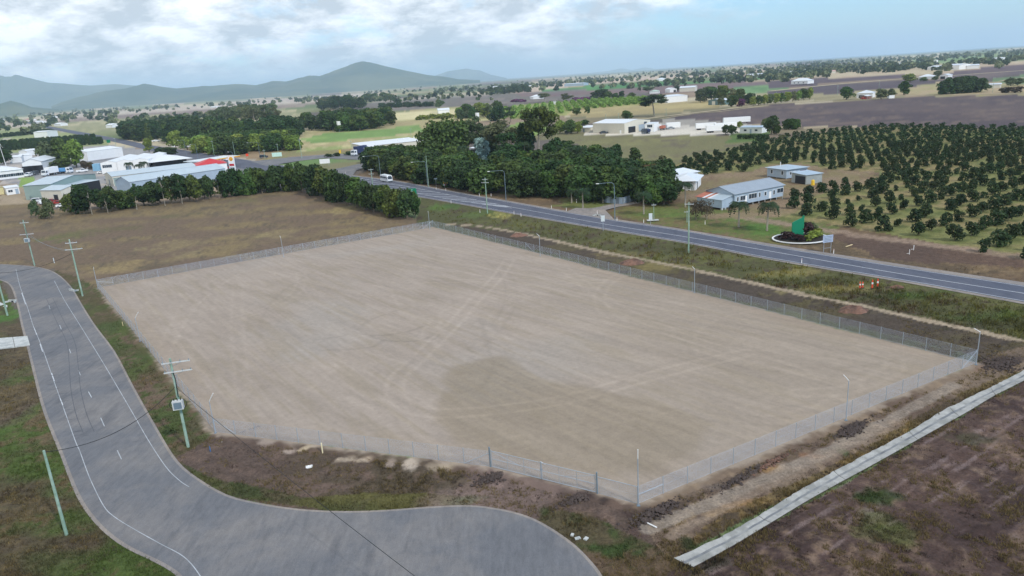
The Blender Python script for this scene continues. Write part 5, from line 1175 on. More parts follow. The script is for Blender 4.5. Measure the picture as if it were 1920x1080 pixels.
# ------------------------------------------------------------------ power poles and street lights
def wire(name, pts, r, label, cat='cable', m=None, sag=0.0):
    if sag:
        a, b = Vector(pts[0]), Vector(pts[1]); pts = [a.lerp(b, i / 16) - Vector((0, 0, sag * 4 * (i / 16) * (1 - i / 16))) for i in range(17)]
    o = MB().tube([Vector(p) for p in pts], r, 5).build(name, m or M_BLACK); o['label'] = label; o['category'] = cat
    return o
def power_pole(x, yb, yt, label, arms, ang=0.0, trafo=None, r=.17, insul=True, group=None):
    p = P(x, yb); h_ = height(x, yb, yt); e = thing('power_pole', label, 'power pole', tuple(p), ang, group)
    mb = MB(); mb.cyl((0, 0, -.4), (0, 0, h_ * .5), r, r * .88, 9).cyl((0, 0, h_ * .5), (0, 0, h_), r * .88, r * .72, 9); mb.build('post', M_POLE, e)
    for (dz, w_, off) in arms:
        ar = MB().box((off, -.2, h_ - dz), (w_, .1, .12)).build('crossarm', M_XARM, e)
        if insul:
            for q in (-.46, -.16, .16, .46) if w_ > 1.6 else (-.45, .45):
                MB().cyl((off + q * w_, -.2, h_ - dz + .06), (off + q * w_, -.2, h_ - dz + .26), .05, .03, 6).build('insulator', M_GALVD, ar)
        MB().cyl((-w_ * .25 + off, -.2, h_ - dz), (0, 0, h_ - dz - .55), .02, .02, 4).cyl((w_ * .25 + off, -.2, h_ - dz), (0, 0, h_ - dz - .55), .02, .02, 4).build('arm_stay', M_GALVD, e)
    if trafo:
        tz = h_ - trafo
        bx = MB().box((0, -.55, tz), (1.1, .65, 1.0)).build('transformer', M_XARM, e)
        MB().box((0, -.90, tz), (.8, .03, .75)).build('cooling_fins', M_GALVD, bx)
        for q in (-.35, 0, .35): MB().cyl((q, -.5, tz + .5), (q, -.5, tz + .8), .05, .04, 6).build('bushing', M_BLACK, bx)
        for s_ in (-1, 1):
            lp = [Vector((s_ * (.55 + .35 * math.sin(math.pi * i / 8)), -.5, tz + .6 - 1.1 * i / 8)) for i in range(9)]
            MB().tube(lp, .03, 4).build('cable_loop', M_BLACK, e)
        MB().tube([Vector((.1, -.25, h_ - 1.6)), Vector((.22, -.3, h_ - 2.4)), Vector((.12, -.3, tz + .8))], .04, 4).build('down_cable', M_BLACK, e)
    return e, p, h_
pa, pp_a, ph_a = power_pole(353, 838, 670, 'green power pole with grey transformer box beside the street corner', [(.45, 2.9, .55), (1.55, 2.9, .6)], R(14), 5.3)
pb_, pp_b, ph_b = power_pole(155, 555, 447, 'green power pole with two crossarms near the left back corner of the lot', [(.75, 2.2, .3), (2.1, 3.3, .5)], R(10))
pc_, pp_c, ph_c = power_pole(65, 498, 411, 'green power pole carrying a transformer beside the bend of the street', [(.7, 2.0, .2), (3.6, 3.2, .1)], R(8), 5.0)
pd_, pp_d, ph_d = power_pole(14, 591, 508, 'leaning green pole cut off by the left edge of the frame', [], R(0))
pe_, pp_e, ph_e = power_pole(125, 1003, 842, 'short green pole on the near grass verge with a cable to its top', [], R(0), r=.15)
pf_, pp_f, ph_f = power_pole(1291, 472, 379, 'tall green power pole on the near verge of the highway opposite the long house', [(.4, 1.9, .1)], R(-25))
power_pole(1314 - 26, 415, 395, 'short pole stub behind the tall green highway pole', [(.3, 1.4, 0)], R(-15), r=.12)
power_pole(914, 399, 333, 'double-armed power pole standing at the highway beyond the lot', [(.5, 1.6, 0), (1.4, 2.3, 0)], R(-20))
power_pole(701, 366, 316, 'pale power pole in front of the bus', [(.3, 2.0, 0), (1.9, 2.0, 0)], R(-10))
power_pole(804, 351, 292, 'bare slim pole beside the street light before the wood', [], 0, r=.13)
power_pole(1226, 413, 382, 'slim pole with a small crossarm and meter box on the lawn', [(.3, 1.2, 0)], R(-10), r=.09)
for (x, yb, yt, w_, lab) in [(219 + 0, 280, 258, 2, 'white power pole beside the town junction tree'), (402, 292, 263, 2, 'power pole before the rounded junction grove'), (497, 297, 280, 2, 'power pole behind the pale green sign'), (566, 297, 260, 2, 'power pole where the side road meets the highway'), (522, 288, 269, 1.5, 'grey pole at the end of the junction grove'), (659, 277, 263, 2, 'small power pole on the dry paddock near the white roofs'), (771, 256, 240, 2.4, 'T-shaped power pole on the sunlit paddock'), (441, 294, 265, 0, 'plain pole left of the street light at the junction'), (1570, 179, 160, 2, 'power pole on the track left of the white farmhouse'), (1647, 178, 152, 2, 'power pole behind the white farmhouse'), (1861, 174, 145, 2, 'power pole right of the near-black trees'), (1417, 197, 172, 2, 'power pole at the clipped roadside row'), (1441, 178, 168, 2, 'first pole beyond the clipped row'), (1456, 178, 168, 2, 'second pole beyond the clipped row'), (1249, 217, 203, 2, 'pole right of the tall dark gum'), (1160, 223, 212, 2, 'pole behind the big white shed roof'), (1136, 223, 214, 1.6, 'farther pole behind the big white shed roof'), (636, 247, 234, 0, 'post of the small water tank on the paddock'), (1071, 192, 176, 2, 'pole by the purple flowering hedge'), (1402, 176, 166, 0, 'pole stub in the green field')]:
    e, p, h_ = power_pole(x, yb, yt, lab, [(.6, w_, 0)] if w_ else [], R(-8), insul=False, r=.14)
def street_light(x, yb, yt, armpx, label):
    p = P(x, yb); h_ = height(x, yb, yt); e = thing('street_light', label, 'street light', tuple(p))
    k = abs(armpx) / (ppm(x, yb) * .97); s_ = -1 if armpx < 0 else 1
    MB().cyl((0, 0, -.2), (0, 0, h_ - .9), .12, .08, 8).build('post', M_GALVD, e)
    pts = [Vector((0, 0, h_ - .9)), Vector((s_ * .12, 0, h_ - .4)), Vector((s_ * .55, 0, h_ - .08)), Vector((s_ * 1.2, 0, h_)), Vector((s_ * (k - .6), 0, h_ - .05))]
    MB().tube(pts, .055, 6).build('arm', M_GALVD, e)
    MB().box((s_ * (k - .3), 0, h_ - .06), (.8, .28, .14)).build('lamp_head', M_WHITE, e)
street_light(1153, 413, 342, -32, 'street light with a long arm at the driveway by the highway')
street_light(949, 377, 319, -30, 'street light with a long arm before the dark wood')
street_light(804 - 2, 348, 302, -26, 'street light beside the bare slim pole before the wood')
street_light(714, 332, 291, -28, 'street light behind the bus at the wood corner')
street_light(488, 296, 266, -20, 'street light at the junction before the rounded grove')
for (x, yb, yt, a_) in [(350, 293, 262, -12), (440, 314, 284, 0), (372, 302, 270, -10)]:
    street_light(x, yb, yt, a_ or -8, {350: 'street light at the far side of the town road', 440: 'mast just right of the price sign', 372: 'street light behind the white factory roof'}[x])
# light mast at the left edge
p = P(13, 316); h_ = height(13, 316, 270); e = thing('light_mast', 'white light mast at the left edge above the white building', 'light mast', tuple(p))
MB().cyl((0, 0, 0), (-1.0, 0, h_), .2, .12, 8).build('post', M_WHITE, e); MB().box((-1.2, 0, h_), (2.0, .5, .35)).build('lamp_head', M_WHITE, e)
MB().cyl((-.7, 0, h_), (.9, 0, h_ - 2.2), .06, .06, 5).build('stay', M_WHITE, e)
# wires
def top(pp, h_, dz=0): return (pp.x, pp.y, h_ - dz)
wire('service_cable', [top(pp_a, ph_a, 3.3), top(pp_e, ph_e, .15)], .03, 'black service cable sagging across the street to the short green pole', sag=1.6)
q = P(800, 1085); 
a_ = Vector(top(pp_a, ph_a, 3.4)); d_ = ray(800, 1085); tt = 0.0205
k = [Vector((d_[0] * t_ / 1350, d_[1] * t_ / 1350, CAM_H + d_[2] * t_ / 1350)) for t_ in (44,)][0]
wire('service_cable', [a_, Vector((P(800, 1085, 4.2).x, P(800, 1085, 4.2).y, 4.2)) + (Vector((P(800, 1085, 4.2).x, P(800, 1085, 4.2).y, 4.2)) - a_) * .35 - Vector((0, 0, .3))], .025, 'long black service cable running from the transformer pole over the street end', sag=.5)
wire('overhead_line', [top(pp_c, ph_c, 3.7), top(pp_b, ph_b, 2.2)], .02, 'upper overhead line between the two far street power poles', sag=.9, m=M_GALVD)
wire('overhead_line', [(pp_c.x + 1, pp_c.y - .3, ph_c - 3.8), (pp_b.x + 1.4, pp_b.y - .3, ph_b - 2.4)], .02, 'lower overhead line between the two far street power poles', sag=1.3, m=M_GALVD)
wire('overhead_line', [top(pp_b, ph_b, 2.9), (P(-25, 512, 7).x, P(-25, 512, 7).y, 7.0)], .035, 'black overhead cable crossing the street to the left edge', sag=1.2)

# ------------------------------------------------------------------ buildings
def building(name, label, a, b, depth, h_, roof='gable_x', rise=1.2, wm=None, rm=None, over=.35, doors=(), windows=(), z0=0.0, stumps=False, cat='building', base_z=0.0, group=None, shade=None):
    wm = wm or M_WALLW; rm = rm or M_ROOFW
    A_, B_ = P(*a, base_z), P(*b, base_z); L_ = (B_ - A_).length
    e = thing(name, label, cat, tuple(A_), math.atan2(B_.y - A_.y, B_.x - A_.x), group); D = depth
    w_ = MB()
    if roof == 'gable_x':     # ridge along x
        w_.extrude([(0, 0), (1, 0)], 0, 0) if False else None
        prof = [(0, z0), (D, z0), (D, h_), (D / 2, h_ + rise), (0, h_)]
        k = len(w_.v); w_.v += [(0, y, z) for y, z in prof] + [(L_, y, z) for y, z in prof]
        w_.f += [tuple(range(5)), tuple(reversed(range(5, 10)))] + [(i, (i + 1) % 5, 5 + (i + 1) % 5, 5 + i) for i in (0, 1, 4)]
    elif roof == 'gable_y':
        w_.extrude([(0, z0), (L_, z0), (L_, h_), (L_ / 2, h_ + rise), (0, h_)], 0, D)
    elif roof == 'skillion':
        prof = [(0, z0), (D, z0), (D, h_ + rise), (0, h_)]
        w_.v += [(0, y, z) for y, z in prof] + [(L_, y, z) for y, z in prof]
        w_.f += [(0, 1, 2, 3), (7, 6, 5, 4), (0, 1, 5, 4), (1, 2, 6, 5), (3, 0, 4, 7)]
    else: w_.box((L_ / 2, D / 2, (z0 + h_) / 2), (L_, D, h_ - z0))
    w_.build('wall', wm, e)
    t_ = .06; o = over
    if roof == 'gable_x':
        sl = rise / (D / 2)
        for s_ in (0, 1):
            y0, y1 = (-o, D / 2) if s_ == 0 else (D + o, D / 2); z_0 = h_ - o * sl + .03; z_1 = h_ + rise + .03
            mb = MB(); mb.v = [(-o, y0, z_0), (L_ + o, y0, z_0), (L_ + o, y1, z_1), (-o, y1, z_1), (-o, y0, z_0 + t_), (L_ + o, y0, z_0 + t_), (L_ + o, y1, z_1 + t_), (-o, y1, z_1 + t_)]
            mb.f = [(0, 3, 2, 1), (4, 5, 6, 7), (0, 1, 5, 4), (1, 2, 6, 5), (2, 3, 7, 6), (3, 0, 4, 7)]; mb.build('roof_panel', rm, e)
        MB().box((L_ / 2, D / 2, h_ + rise + .1), (L_ + 2 * o, .3, .06)).build('ridge_cap', rm, e)
    elif roof == 'gable_y':
        sl = rise / (L_ / 2)
        for s_ in (0, 1):
            x0, x1 = (-o, L_ / 2) if s_ == 0 else (L_ + o, L_ / 2); z_0 = h_ - o * sl + .03; z_1 = h_ + rise + .03
            mb = MB(); mb.v = [(x0, -o, z_0), (x0, D + o, z_0), (x1, D + o, z_1), (x1, -o, z_1), (x0, -o, z_0 + t_), (x0, D + o, z_0 + t_), (x1, D + o, z_1 + t_), (x1, -o, z_1 + t_)]
            mb.f = [(0, 3, 2, 1), (4, 5, 6, 7), (0, 1, 5, 4), (1, 2, 6, 5), (2, 3, 7, 6), (3, 0, 4, 7)]; mb.build('roof_panel', rm, e)
        MB().box((L_ / 2, D / 2, h_ + rise + .1), (.3, D + 2 * o, .06)).build('ridge_cap', rm, e)
    elif roof == 'skillion':
        mb = MB(); mb.v = [(-o, -o, h_ + .03), (L_ + o, -o, h_ + .03), (L_ + o, D + o, h_ + rise + .03), (-o, D + o, h_ + rise + .03)]
        mb.v += [(x, y, z + t_) for x, y, z in mb.v]; mb.f = [(0, 3, 2, 1), (4, 5, 6, 7), (0, 1, 5, 4), (1, 2, 6, 5), (2, 3, 7, 6), (3, 0, 4, 7)]; mb.build('roof', rm, e)
    elif roof == 'hip':
        r_ = min(L_, D) / 2; mb = MB(); Lr = L_ + 2 * o; Dr = D + 2 * o
        if L_ >= D: rid = [(-o + Dr / 2, D / 2), (L_ + o - Dr / 2, D / 2)]
        else: rid = [(L_ / 2, -o + Lr / 2), (L_ / 2, D + o - Lr / 2)]
        mb.v = [(-o, -o, h_ + .03), (L_ + o, -o, h_ + .03), (L_ + o, D + o, h_ + .03), (-o, D + o, h_ + .03), (*rid[0], h_ + rise), (*rid[1], h_ + rise)]
        mb.f = [(0, 1, 5, 4), (1, 2, 5), (2, 3, 4, 5), (3, 0, 4), (0, 3, 2, 1)] if L_ >= D else [(0, 1, 4), (1, 2, 5, 4), (2, 3, 5), (3, 0, 4, 5), (0, 3, 2, 1)]
        mb.build('roof', rm, e)
    else: MB().box((L_ / 2, D / 2, h_ + .06), (L_ + 2 * o, D + 2 * o, .1)).build('roof', rm, e)
    def onface(side_, u, zc, du__, dz_, th, off=.03):
        if side_ == 'f': return (u * L_, -off, zc), (du__, th, dz_)
        if side_ == 'b': return (u * L_, D + off, zc), (du__, th, dz_)
        if side_ == 'l': return (-off, u * D, zc), (th, du__, dz_)
        return (L_ + off, u * D, zc), (th, du__, dz_)
    for (side_, u, w__, hh, zb, m_) in doors:
        cpt, dd2 = onface(side_, u, zb + hh / 2, w__, hh, .08); d_o = MB().box(cpt, dd2).build('door', m_, e)
        cpt, dd2 = onface(side_, u, zb + hh + .08, w__ + .3, .14, .12); MB().box(cpt, dd2).build('door_frame', M_GALVD, d_o)
    for (side_, u, w__, hh, zb) in windows:
        cpt, dd2 = onface(side_, u, zb + hh / 2, w__ + .16, hh + .16, .08, .02); wf = MB().box(cpt, dd2).build('window', M_WHITE, e)
        n_ = max(1, round(w__ / 1.1))
        for k in range(n_):
            uu_ = u + ((k + .5) / n_ - .5) * w__ / (L_ if side_ in 'fb' else D)
            cpt, dd2 = onface(side_, uu_, zb + hh / 2, w__ / n_ - .07, hh, .08, .035); MB().box(cpt, dd2).build('pane', M_GLASS, wf)
    if stumps:
        n_ = max(2, int(L_ / 2.4))
        for i in range(n_ + 1):
            for y in (.15, D / 2, D - .15): MB().cyl((.15 + (L_ - .3) * i / n_, y, -.1), (.15 + (L_ - .3) * i / n_, y, z0), .12, .12, 6).build('stump', M_CONC, e)
    return e, L_
# the long house with its lean-to beyond the highway
e, L_ = building('long_house', 'long low white house on stumps with a grey gable roof and a rust-striped lean-to', (1377, 390.5), (1468, 372), 10.5, 3.9, 'gable_x', 1.5, M_WALLB, M_ROOFG, .45, z0=.7, stumps=True, cat='house',
  doors=[('f', .22, .9, 2.1, .8, M_WHITE), ('f', .72, .9, 2.0, .8, M_WHITE)], windows=[('f', .06, .7, 1.1, 1.8), ('f', .16, 2.0, 1.2, 1.8), ('f', .36, 3.2, 1.3, 1.8), ('f', .50, .7, 1.2, 1.8), ('f', .62, .8, 1.0, 1.9), ('f', .80, .7, 1.2, 1.7), ('f', .93, 2.6, 1.2, 1.9), ('r', .5, 1.4, 1.1, 1.9)])
lean = MB(); lean.v = [(-4.2, .6, .5), (-.02, .6, .5), (-.02, 9.8, .5), (-4.2, 9.8, .5), (-4.2, .6, 2.7), (-.02, .6, 3.5), (-.02, 9.8, 3.5), (-4.2, 9.8, 2.7)]
lean.f = [(0, 1, 5, 4), (1, 2, 6, 5), (2, 3, 7, 6), (3, 0, 4, 7), (4, 5, 6, 7)]; ln_ = lean.build('lean_to', M_WALLB, e)
for k in range(11):
    y0 = .3 + k * .92; mb = MB(); mb.v = [(-4.5, y0, 2.72), (.0, y0, 3.58), (.0, y0 + .90, 3.58), (-4.5, y0 + .90, 2.72)]; mb.v += [(x, y, z + .05) for x, y, z in mb.v]
    mb.f = [(0, 3, 2, 1), (4, 5, 6, 7), (0, 1, 5, 4), (1, 2, 6, 5), (2, 3, 7, 6), (3, 0, 4, 7)]
    mb.build('roof_sheet', M_RUST if k > 4 and k % 2 == 0 or k in (9,) else (M_ROOFB if k < 5 else M_ROOFW), ln_)
for x in (-4, -2.8, -1.4): MB().box((x, .75, .2), (.5, .4, .6)).build('stump', M_CONC, e)
e, L_ = building('cottage', 'small pale blue cottage with a shallow grey roof at the orchard edge', (1474, 336.5), (1513, 331), 9.0, 3.2, 'hip', 1.0, M_WALLB, M_ROOFB, .7, z0=.3, stumps=True, cat='house', doors=[('f', .8, 2.4, 2.0, .4, mat('maroon_paint', S(96, 40, 58), .6))], windows=[('l', .2, .9, 1.2, 1.4), ('l', .75, .9, 1.2, 1.4), ('f', .2, .8, 1.0, 1.4), ('f', .38, .9, 1.1, 1.2)])
MB().cyl((2, 5, 3.6), (2, 5, 5.2), .12, .12, 6).build('chimney', M_WHITE, e)
e, L_ = building('farm_shed', 'grey open-fronted shed beside the pale blue cottage', (1511, 346), (1541, 342), 6.5, 2.9, 'skillion', .3, mat('grey_sheet', S(152, 158, 156), .6), M_ROOFB, .4, cat='shed', doors=[('l', .4, 4.4, 2.4, 0, M_DARK)])  # open front is a dark panel coloured as the shade inside
o_ = MB().cyl((0, 0, 0), (0, 0, 1.5), .55, .5, 12).cyl((0, 0, 1.5), (0, 0, 1.65), .5, .2, 12).build('drum', M_YELLOW, None, loc=tuple(P(1524, 347))); o_['label'] = 'yellow-orange drum against the grey shed wall'; o_['category'] = 'drum'
e, L_ = building('white_cottage', 'white cottage with two low roofs behind the palms', (1262, 357), (1304, 357), 12, 3.0, 'hip', 1.6, M_WALLW, M_ROOFW, .9, cat='house', windows=[('f', .3, 1.0, 1.0, 1.1), ('f', .7, 1.0, 1.0, 1.1)], doors=[('r', .3, 1.0, 2.0, .1, M_DARK)])
building('white_cottage', 'low white roof of the cottage wing nearest the wood', (1228, 344), (1258, 347), 14, 2.8, 'hip', 1.6, M_WALLW, M_ROOFW, .7, cat='house', windows=[('f', .5, 1.0, 1.0, 1.1)])
# corrugated fence by the driveway: panels
fe = thing('corrugated_fence', 'tall grey corrugated iron fence behind the driveway trees', 'fence', tuple(P(1132, 381)), 0)
segs = [((1132, 379.5), (1167, 383)), ((1167, 383), (1191, 376))]
for a, b_ in segs:
    A_, B_ = P(*a), P(*b_); n_ = 6
    for k in range(n_):
        m0, m1 = A_.lerp(B_, k / n_), A_.lerp(B_, (k + .96) / n_); c0 = (m0 + m1) / 2 - fe.location
        MB().box((0, 0, 1.0), ((m1 - m0).length, .05, 2.0)).build('panel', M_WALLB if k % 2 else mat('dull_zinc', S(124, 136, 146), .6, .08, 2), fe, loc=tuple(c0), rot=(0, 0, math.atan2(m1.y - m0.y, m1.x - m0.x)))
ob = MB().box((0, 0, 1.2), (1.8, .8, 2.4)).build('tank_stand', M_WALLB, None, loc=tuple(P(1075, 367))); ob['label'] = 'pale blue-grey sheet-metal locker at the edge of the wood'; ob['category'] = 'locker'

# transport yard
building('big_white_shed', 'big white steel shed with a cream end wall in the pale yard', (1112, 249.5), (1171, 250.5), 26, 6.2, 'gable_x', 1.6, M_WALLC, M_ROOFW, .2, cat='shed', doors=[('r', .28, 7, 3.6, 0, M_DARK), ('r', .66, 6, 4.0, .0, M_WALLB), ('f', .88, 1.2, 2.2, 0, M_WHITE)], windows=[('r', .8, 3, 1.6, 4.0)])
building('office_block', 'small two-storey white office against the big white shed', (1209, 248), (1226, 247.5), 14, 5.0, 'flat', .1, M_WALLW, M_ROOFW, .1, cat='office', windows=[('f', .55, 3.2, 1.6, 2.9)], doors=[('f', .3, 1.6, 2.2, 0, M_GALVD)])
building('office_block', 'low white annex at the far right end of the big shed', (1227, 245), (1240, 244), 9, 3.4, 'flat', .1, M_WALLW, M_ROOFW, .1, cat='office', doors=[('f', .4, 1.2, 2.2, 0, M_GALVD)])
building('annex', 'small cream annex at the left of the big white shed', (1083, 248), (1107, 248), 12, 3.0, 'skillion', .5, M_WALLC, M_ROOFW, .3, cat='shed', doors=[('f', .5, 1.0, 2.0, 0, M_GALVD)])
def boxbody(name, label, x, yb, L__, W__, H__, ang, m_, cat, wheels=0, group=None, zb=1.0):
    e = thing(name, label, cat, tuple(P(x, yb)), ang, group)
    MB().box((0, 0, (zb if wheels else 0) + H__ / 2), (L__, W__, H__)).build('body', m_, e)
    if wheels:
        MB().box((0, 0, zb - .15), (L__ * .96, W__ * .5, .2)).build('chassis', M_DARK, e)
        for k in range(wheels):
            for s_ in (-1, 1): MB().cyl((-L__ / 2 + 1.2 + k * 1.25, s_ * (W__ / 2 - .3), .5), (-L__ / 2 + 1.2 + k * 1.25, s_ * W__ / 2, .5), .5, .5, 12).build('wheel', M_BLACK, e)
        MB().box((L__ / 2 - 2.0, 0, .45), (.15, W__ * .7, .9)).build('landing_leg', M_DARK, e)
    n_ = max(2, int(L__ / 2.4))
    for k in range(n_): MB().box((-L__ / 2 + (k + .5) * L__ / n_, -W__ / 2 - .02, (zb if wheels else 0) + H__ / 2), (.08, .05, H__ * .96)).build('rib', m_, e)
    MB().box((-L__ / 2 - .03, 0, (zb if wheels else 0) + H__ / 2), (.05, W__ * .92, H__ * .92)).build('rear_door', M_SIGNW, e)
    return e
AX = R(-4)
boxbody('trailer', 'white box trailer parked alone at the left of the trailer group', 1323, 243, 12, 2.6, 3.0, AX, M_WHITE, 'trailer', 2)
boxbody('trailer', 'white refrigerated trailer parked in front of the other trailers', 1345, 248, 13, 2.6, 3.1, AX, M_WHITE, 'trailer', 3)
boxbody('trailer', 'white trailer behind the front refrigerated trailer', 1360, 243, 13, 2.6, 3.0, AX, M_WHITE, 'trailer', 2)
boxbody('shipping_container', 'white shipping container standing beyond the office block', 1262, 239, 9, 3.0, 3.2, AX, M_WHITE, 'container')
boxbody('trailer', 'long white trailer parked along the ploughed field edge', 1381, 232, 17, 2.8, 3.2, AX, M_WHITE, 'trailer', 2)
building('site_office', 'low white building with a blue-tinged flat roof behind the shrubs', (1387, 250), (1428, 250), 8, 3.2, 'skillion', .3, M_WALLW, M_ROOFB, .5, cat='office', windows=[('f', .25, 1.6, 1.0, 1.2), ('f', .75, 1.6, 1.0, 1.2)], doors=[('f', .5, 1.0, 2.1, .0, M_WALLB)])
for k in range(9):
    tpx('shrub', 1388 + k * 6.3, 261 - (k % 2), 250 + (k % 3), 11, L_DARK, 'dark shrub of the planted row before the low white building', 'dark shrub row before the low white building', name='shrub', cat='shrub')
# long white shed and green shed further out
building('long_white_shed', 'long white steel shed with a grey gable end in the far field', (1251, 193), (1289, 189.5), 34, 6.5, 'gable_x', 1.2, M_WALLW, M_ROOFW, .2, cat='shed')
building('green_shed', 'small dark green shed with a pale door before the roadside trees', (1328, 197), (1353, 197), 12, 4.4, 'gable_y', 1.4, mat('dark_green_sheet', S(92, 116, 116), .6), M_ROOFW, .2, cat='shed', doors=[('f', .4, 4.2, 3.6, 0, M_WALLC)])
def farm(a, b_, dep, h_, roof, rise, lab, wm=None, rm=None, **kw): return building('farm_building', lab, a, b_, dep, h_, roof, rise, wm, rm, .5, cat='building', **kw)
farm((1483, 160), (1514, 159), 16, 6, 'hip', 4, 'white high-set farmhouse alone in the dark field', windows=[('f', .2, 2, 1.6, 2.5), ('f', .45, 2, 1.6, 2.5), ('f', .75, 2, 1.6, 2.5)], z0=1.5, stumps=True)
farm((1606, 184), (1636, 183), 13, 4.2, 'hip', 2.4, 'white farmhouse with a silver roof between two round trees', doors=[('f', .25, 3, 2.4, 0, M_DARK)], windows=[('f', .7, 2, 1.2, 1.2)])
building('carport', 'little brown-fronted shelter before the silver-roofed farmhouse', (1612, 186), (1625, 186), 6, 2.6, 'gable_y', .8, mat('brown_sheet', S(130, 104, 96), .7), M_ROOFW, .2, cat='shed')
boxbody('water_tank', 'small white cabin right of the farmhouse trees', 1670, 184.3, 5, 3, 2.6, 0, M_WHITE, 'cabin')
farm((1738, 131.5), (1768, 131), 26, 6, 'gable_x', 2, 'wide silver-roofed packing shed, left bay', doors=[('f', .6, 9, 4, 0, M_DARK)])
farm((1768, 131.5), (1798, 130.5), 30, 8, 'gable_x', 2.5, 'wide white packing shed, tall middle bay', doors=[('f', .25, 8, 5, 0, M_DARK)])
farm((1812, 129.5), (1836, 128.2), 24, 6, 'gable_x', 2, 'white packing shed standing apart at the right')
farm((1722, 149), (1748, 148), 14, 3.4, 'hip', 3, 'silver-roofed homestead among round bushes')
farm((1762, 148.5), (1777, 148), 12, 5, 'gable_y', 1.6, 'white double garage right of the homestead', doors=[('f', .35, 6, 3.4, 0, M_DARK)])
farm((1852, 166), (1877, 165), 9, 3.6, 'skillion', .6, 'small white stable right of the near-black trees', doors=[('f', .45, 10, 2.6, 0, M_WALLC)])
farm((1860, 116), (1880, 115), 24, 8, 'gable_x', 2, 'white shed alone in the green field near the horizon', doors=[('f', .6, 8, 5, 0, M_DARK)])
farm((1559, 137.5), (1567, 137), 14, 5, 'gable_x', 2, 'tiny pinkish-roofed house on the pale field', M_WALLC, mat('pink_roof', S(200, 160, 150), .6))
farm((1236, 152), (1250, 151), 20, 5, 'hip', 4, 'white farmhouse behind the green crop strip', None, None)
farm((1400, 145), (1428, 143.5), 26, 6, 'gable_x', 2, 'silver shed at the right end of the green crop strip')
farm((1058, 162.5), (1094, 160.5), 40, 7, 'gable_x', 2, 'long silver-blue shed left of the green crop strip', M_WALLB, M_ROOFB)
farm((993, 164), (1016, 162.5), 30, 5, 'gable_x', 2, 'pale sheds on the pink-brown field', M_WALLC)
farm((1274, 172.5), (1303, 171), 26, 6, 'gable_x', 2, 'cream-roofed shed behind the long white shed', M_WALLC, M_ROOFW)
farm((1256, 173.5), (1269, 172.5), 14, 5, 'gable_y', 2, 'small white barn beside the cream-roofed shed', doors=[('f', .7, 4, 3.4, 0, M_DARK)])
farm((1218, 176), (1236, 175), 12, 3.4, 'hip', 2, 'green-tinged farmhouse roof beside the small barn', None, mat('pale_green_roof', S(184, 206, 188), .5))
farm((1000, 186), (1020, 184.5), 16, 4, 'hip', 3, 'grey farmhouse roof among trees beyond the young orchard')
farm((1038, 196), (1046, 195.5), 8, 4, 'flat', .2, 'tiny white hut at the top of the young orchard rows')
farm((822, 213), (843, 211.5), 14, 4, 'gable_x', 2, 'white-roofed house on the pale sunlit paddock')
farm((873, 209), (880, 208.5), 10, 4, 'gable_x', 2, 'small white-roofed house right of the sunlit paddock house')
farm((628, 187.5), (641, 187), 26, 5, 'gable_x', 2, 'white roof in the distant grove under the mountain')
farm((65, 259), (90, 257.5), 20, 7.5, 'gable_x', 1.0, 'white block-like shed among the dark orchard rows')
farm((1478, 138.5), (1490, 138), 22, 5, 'gable_x', 2, 'pale shed roof in the tree line at the far right')
farm((1508, 134), (1518, 133.5), 22, 5, 'gable_x', 2, 'second pale shed roof in the far tree line')
farm((1680, 122.5), (1690, 122), 18, 5, 'gable_x', 2, 'white-roofed house of the distant pair'); farm((1693, 122), (1703, 121.5), 18, 5, 'gable_x', 2, 'second white-roofed house of the distant pair')
farm((1652, 130.5), (1662, 130), 14, 4, 'gable_x', 2, 'low white house by the straight distant hedge'); farm((1672, 130.5), (1684, 129.8), 12, 4, 'gable_x', 2, 'low pale shed by the straight distant hedge')
for (x, y, lab) in [(70, 232, 'white roof cluster left of the far highway'), (95, 222, 'white-roofed house under the foothills'), (88, 217, 'small white roof under the foothills'), (10, 226, 'white-roofed house at the far left plain'), (108, 237, 'white shed beside the far highway'), (205, 240, 'white-roofed house on the green paddock near the far highway'), (52, 227, 'reddish-roofed house on the far left plain'), (400, 203, 'tiny white roof on the far plain'), (925, 165, 'white shed near the far windbreak')]:
    farm((x - 6, y), (x + 6, y - .6), 16, 4.5, 'gable_x', 2, lab, None, mat('terracotta_roof', S(176, 110, 90), .7) if 'reddish' in lab else None)
# roofs between the junction and the wood
e, L_ = building('roadhouse', 'long white flat-roofed building half hidden behind the wood', (686, 288), (795, 276), 24, 4.2, 'skillion', .8, M_WALLC, M_ROOFW, .4, cat='building')
for x in (40, 46, 52, 58): MB().cyl((x * .6, 8, 4.6), (x * .6, 8, 6.4), .25, .2, 6).build('roof_vent', M_WHITE, e)
e, L_ = building('roadhouse', 'white canopy roof left of the long flat-roofed building', (684, 289.5), (716, 286.5), 14, 3.6, 'hip', 1.0, M_WALLW, M_ROOFW, .8, cat='building')
building('farm_hut', 'dark-fronted hut glimpsed left of the silver-leafed tree', (882, 290), (896, 290), 6, 3.4, 'skillion', .4, M_WALLW, M_ROOFW, .5, cat='hut', doors=[('f', .5, 4, 2.4, .3, M_DARK)])
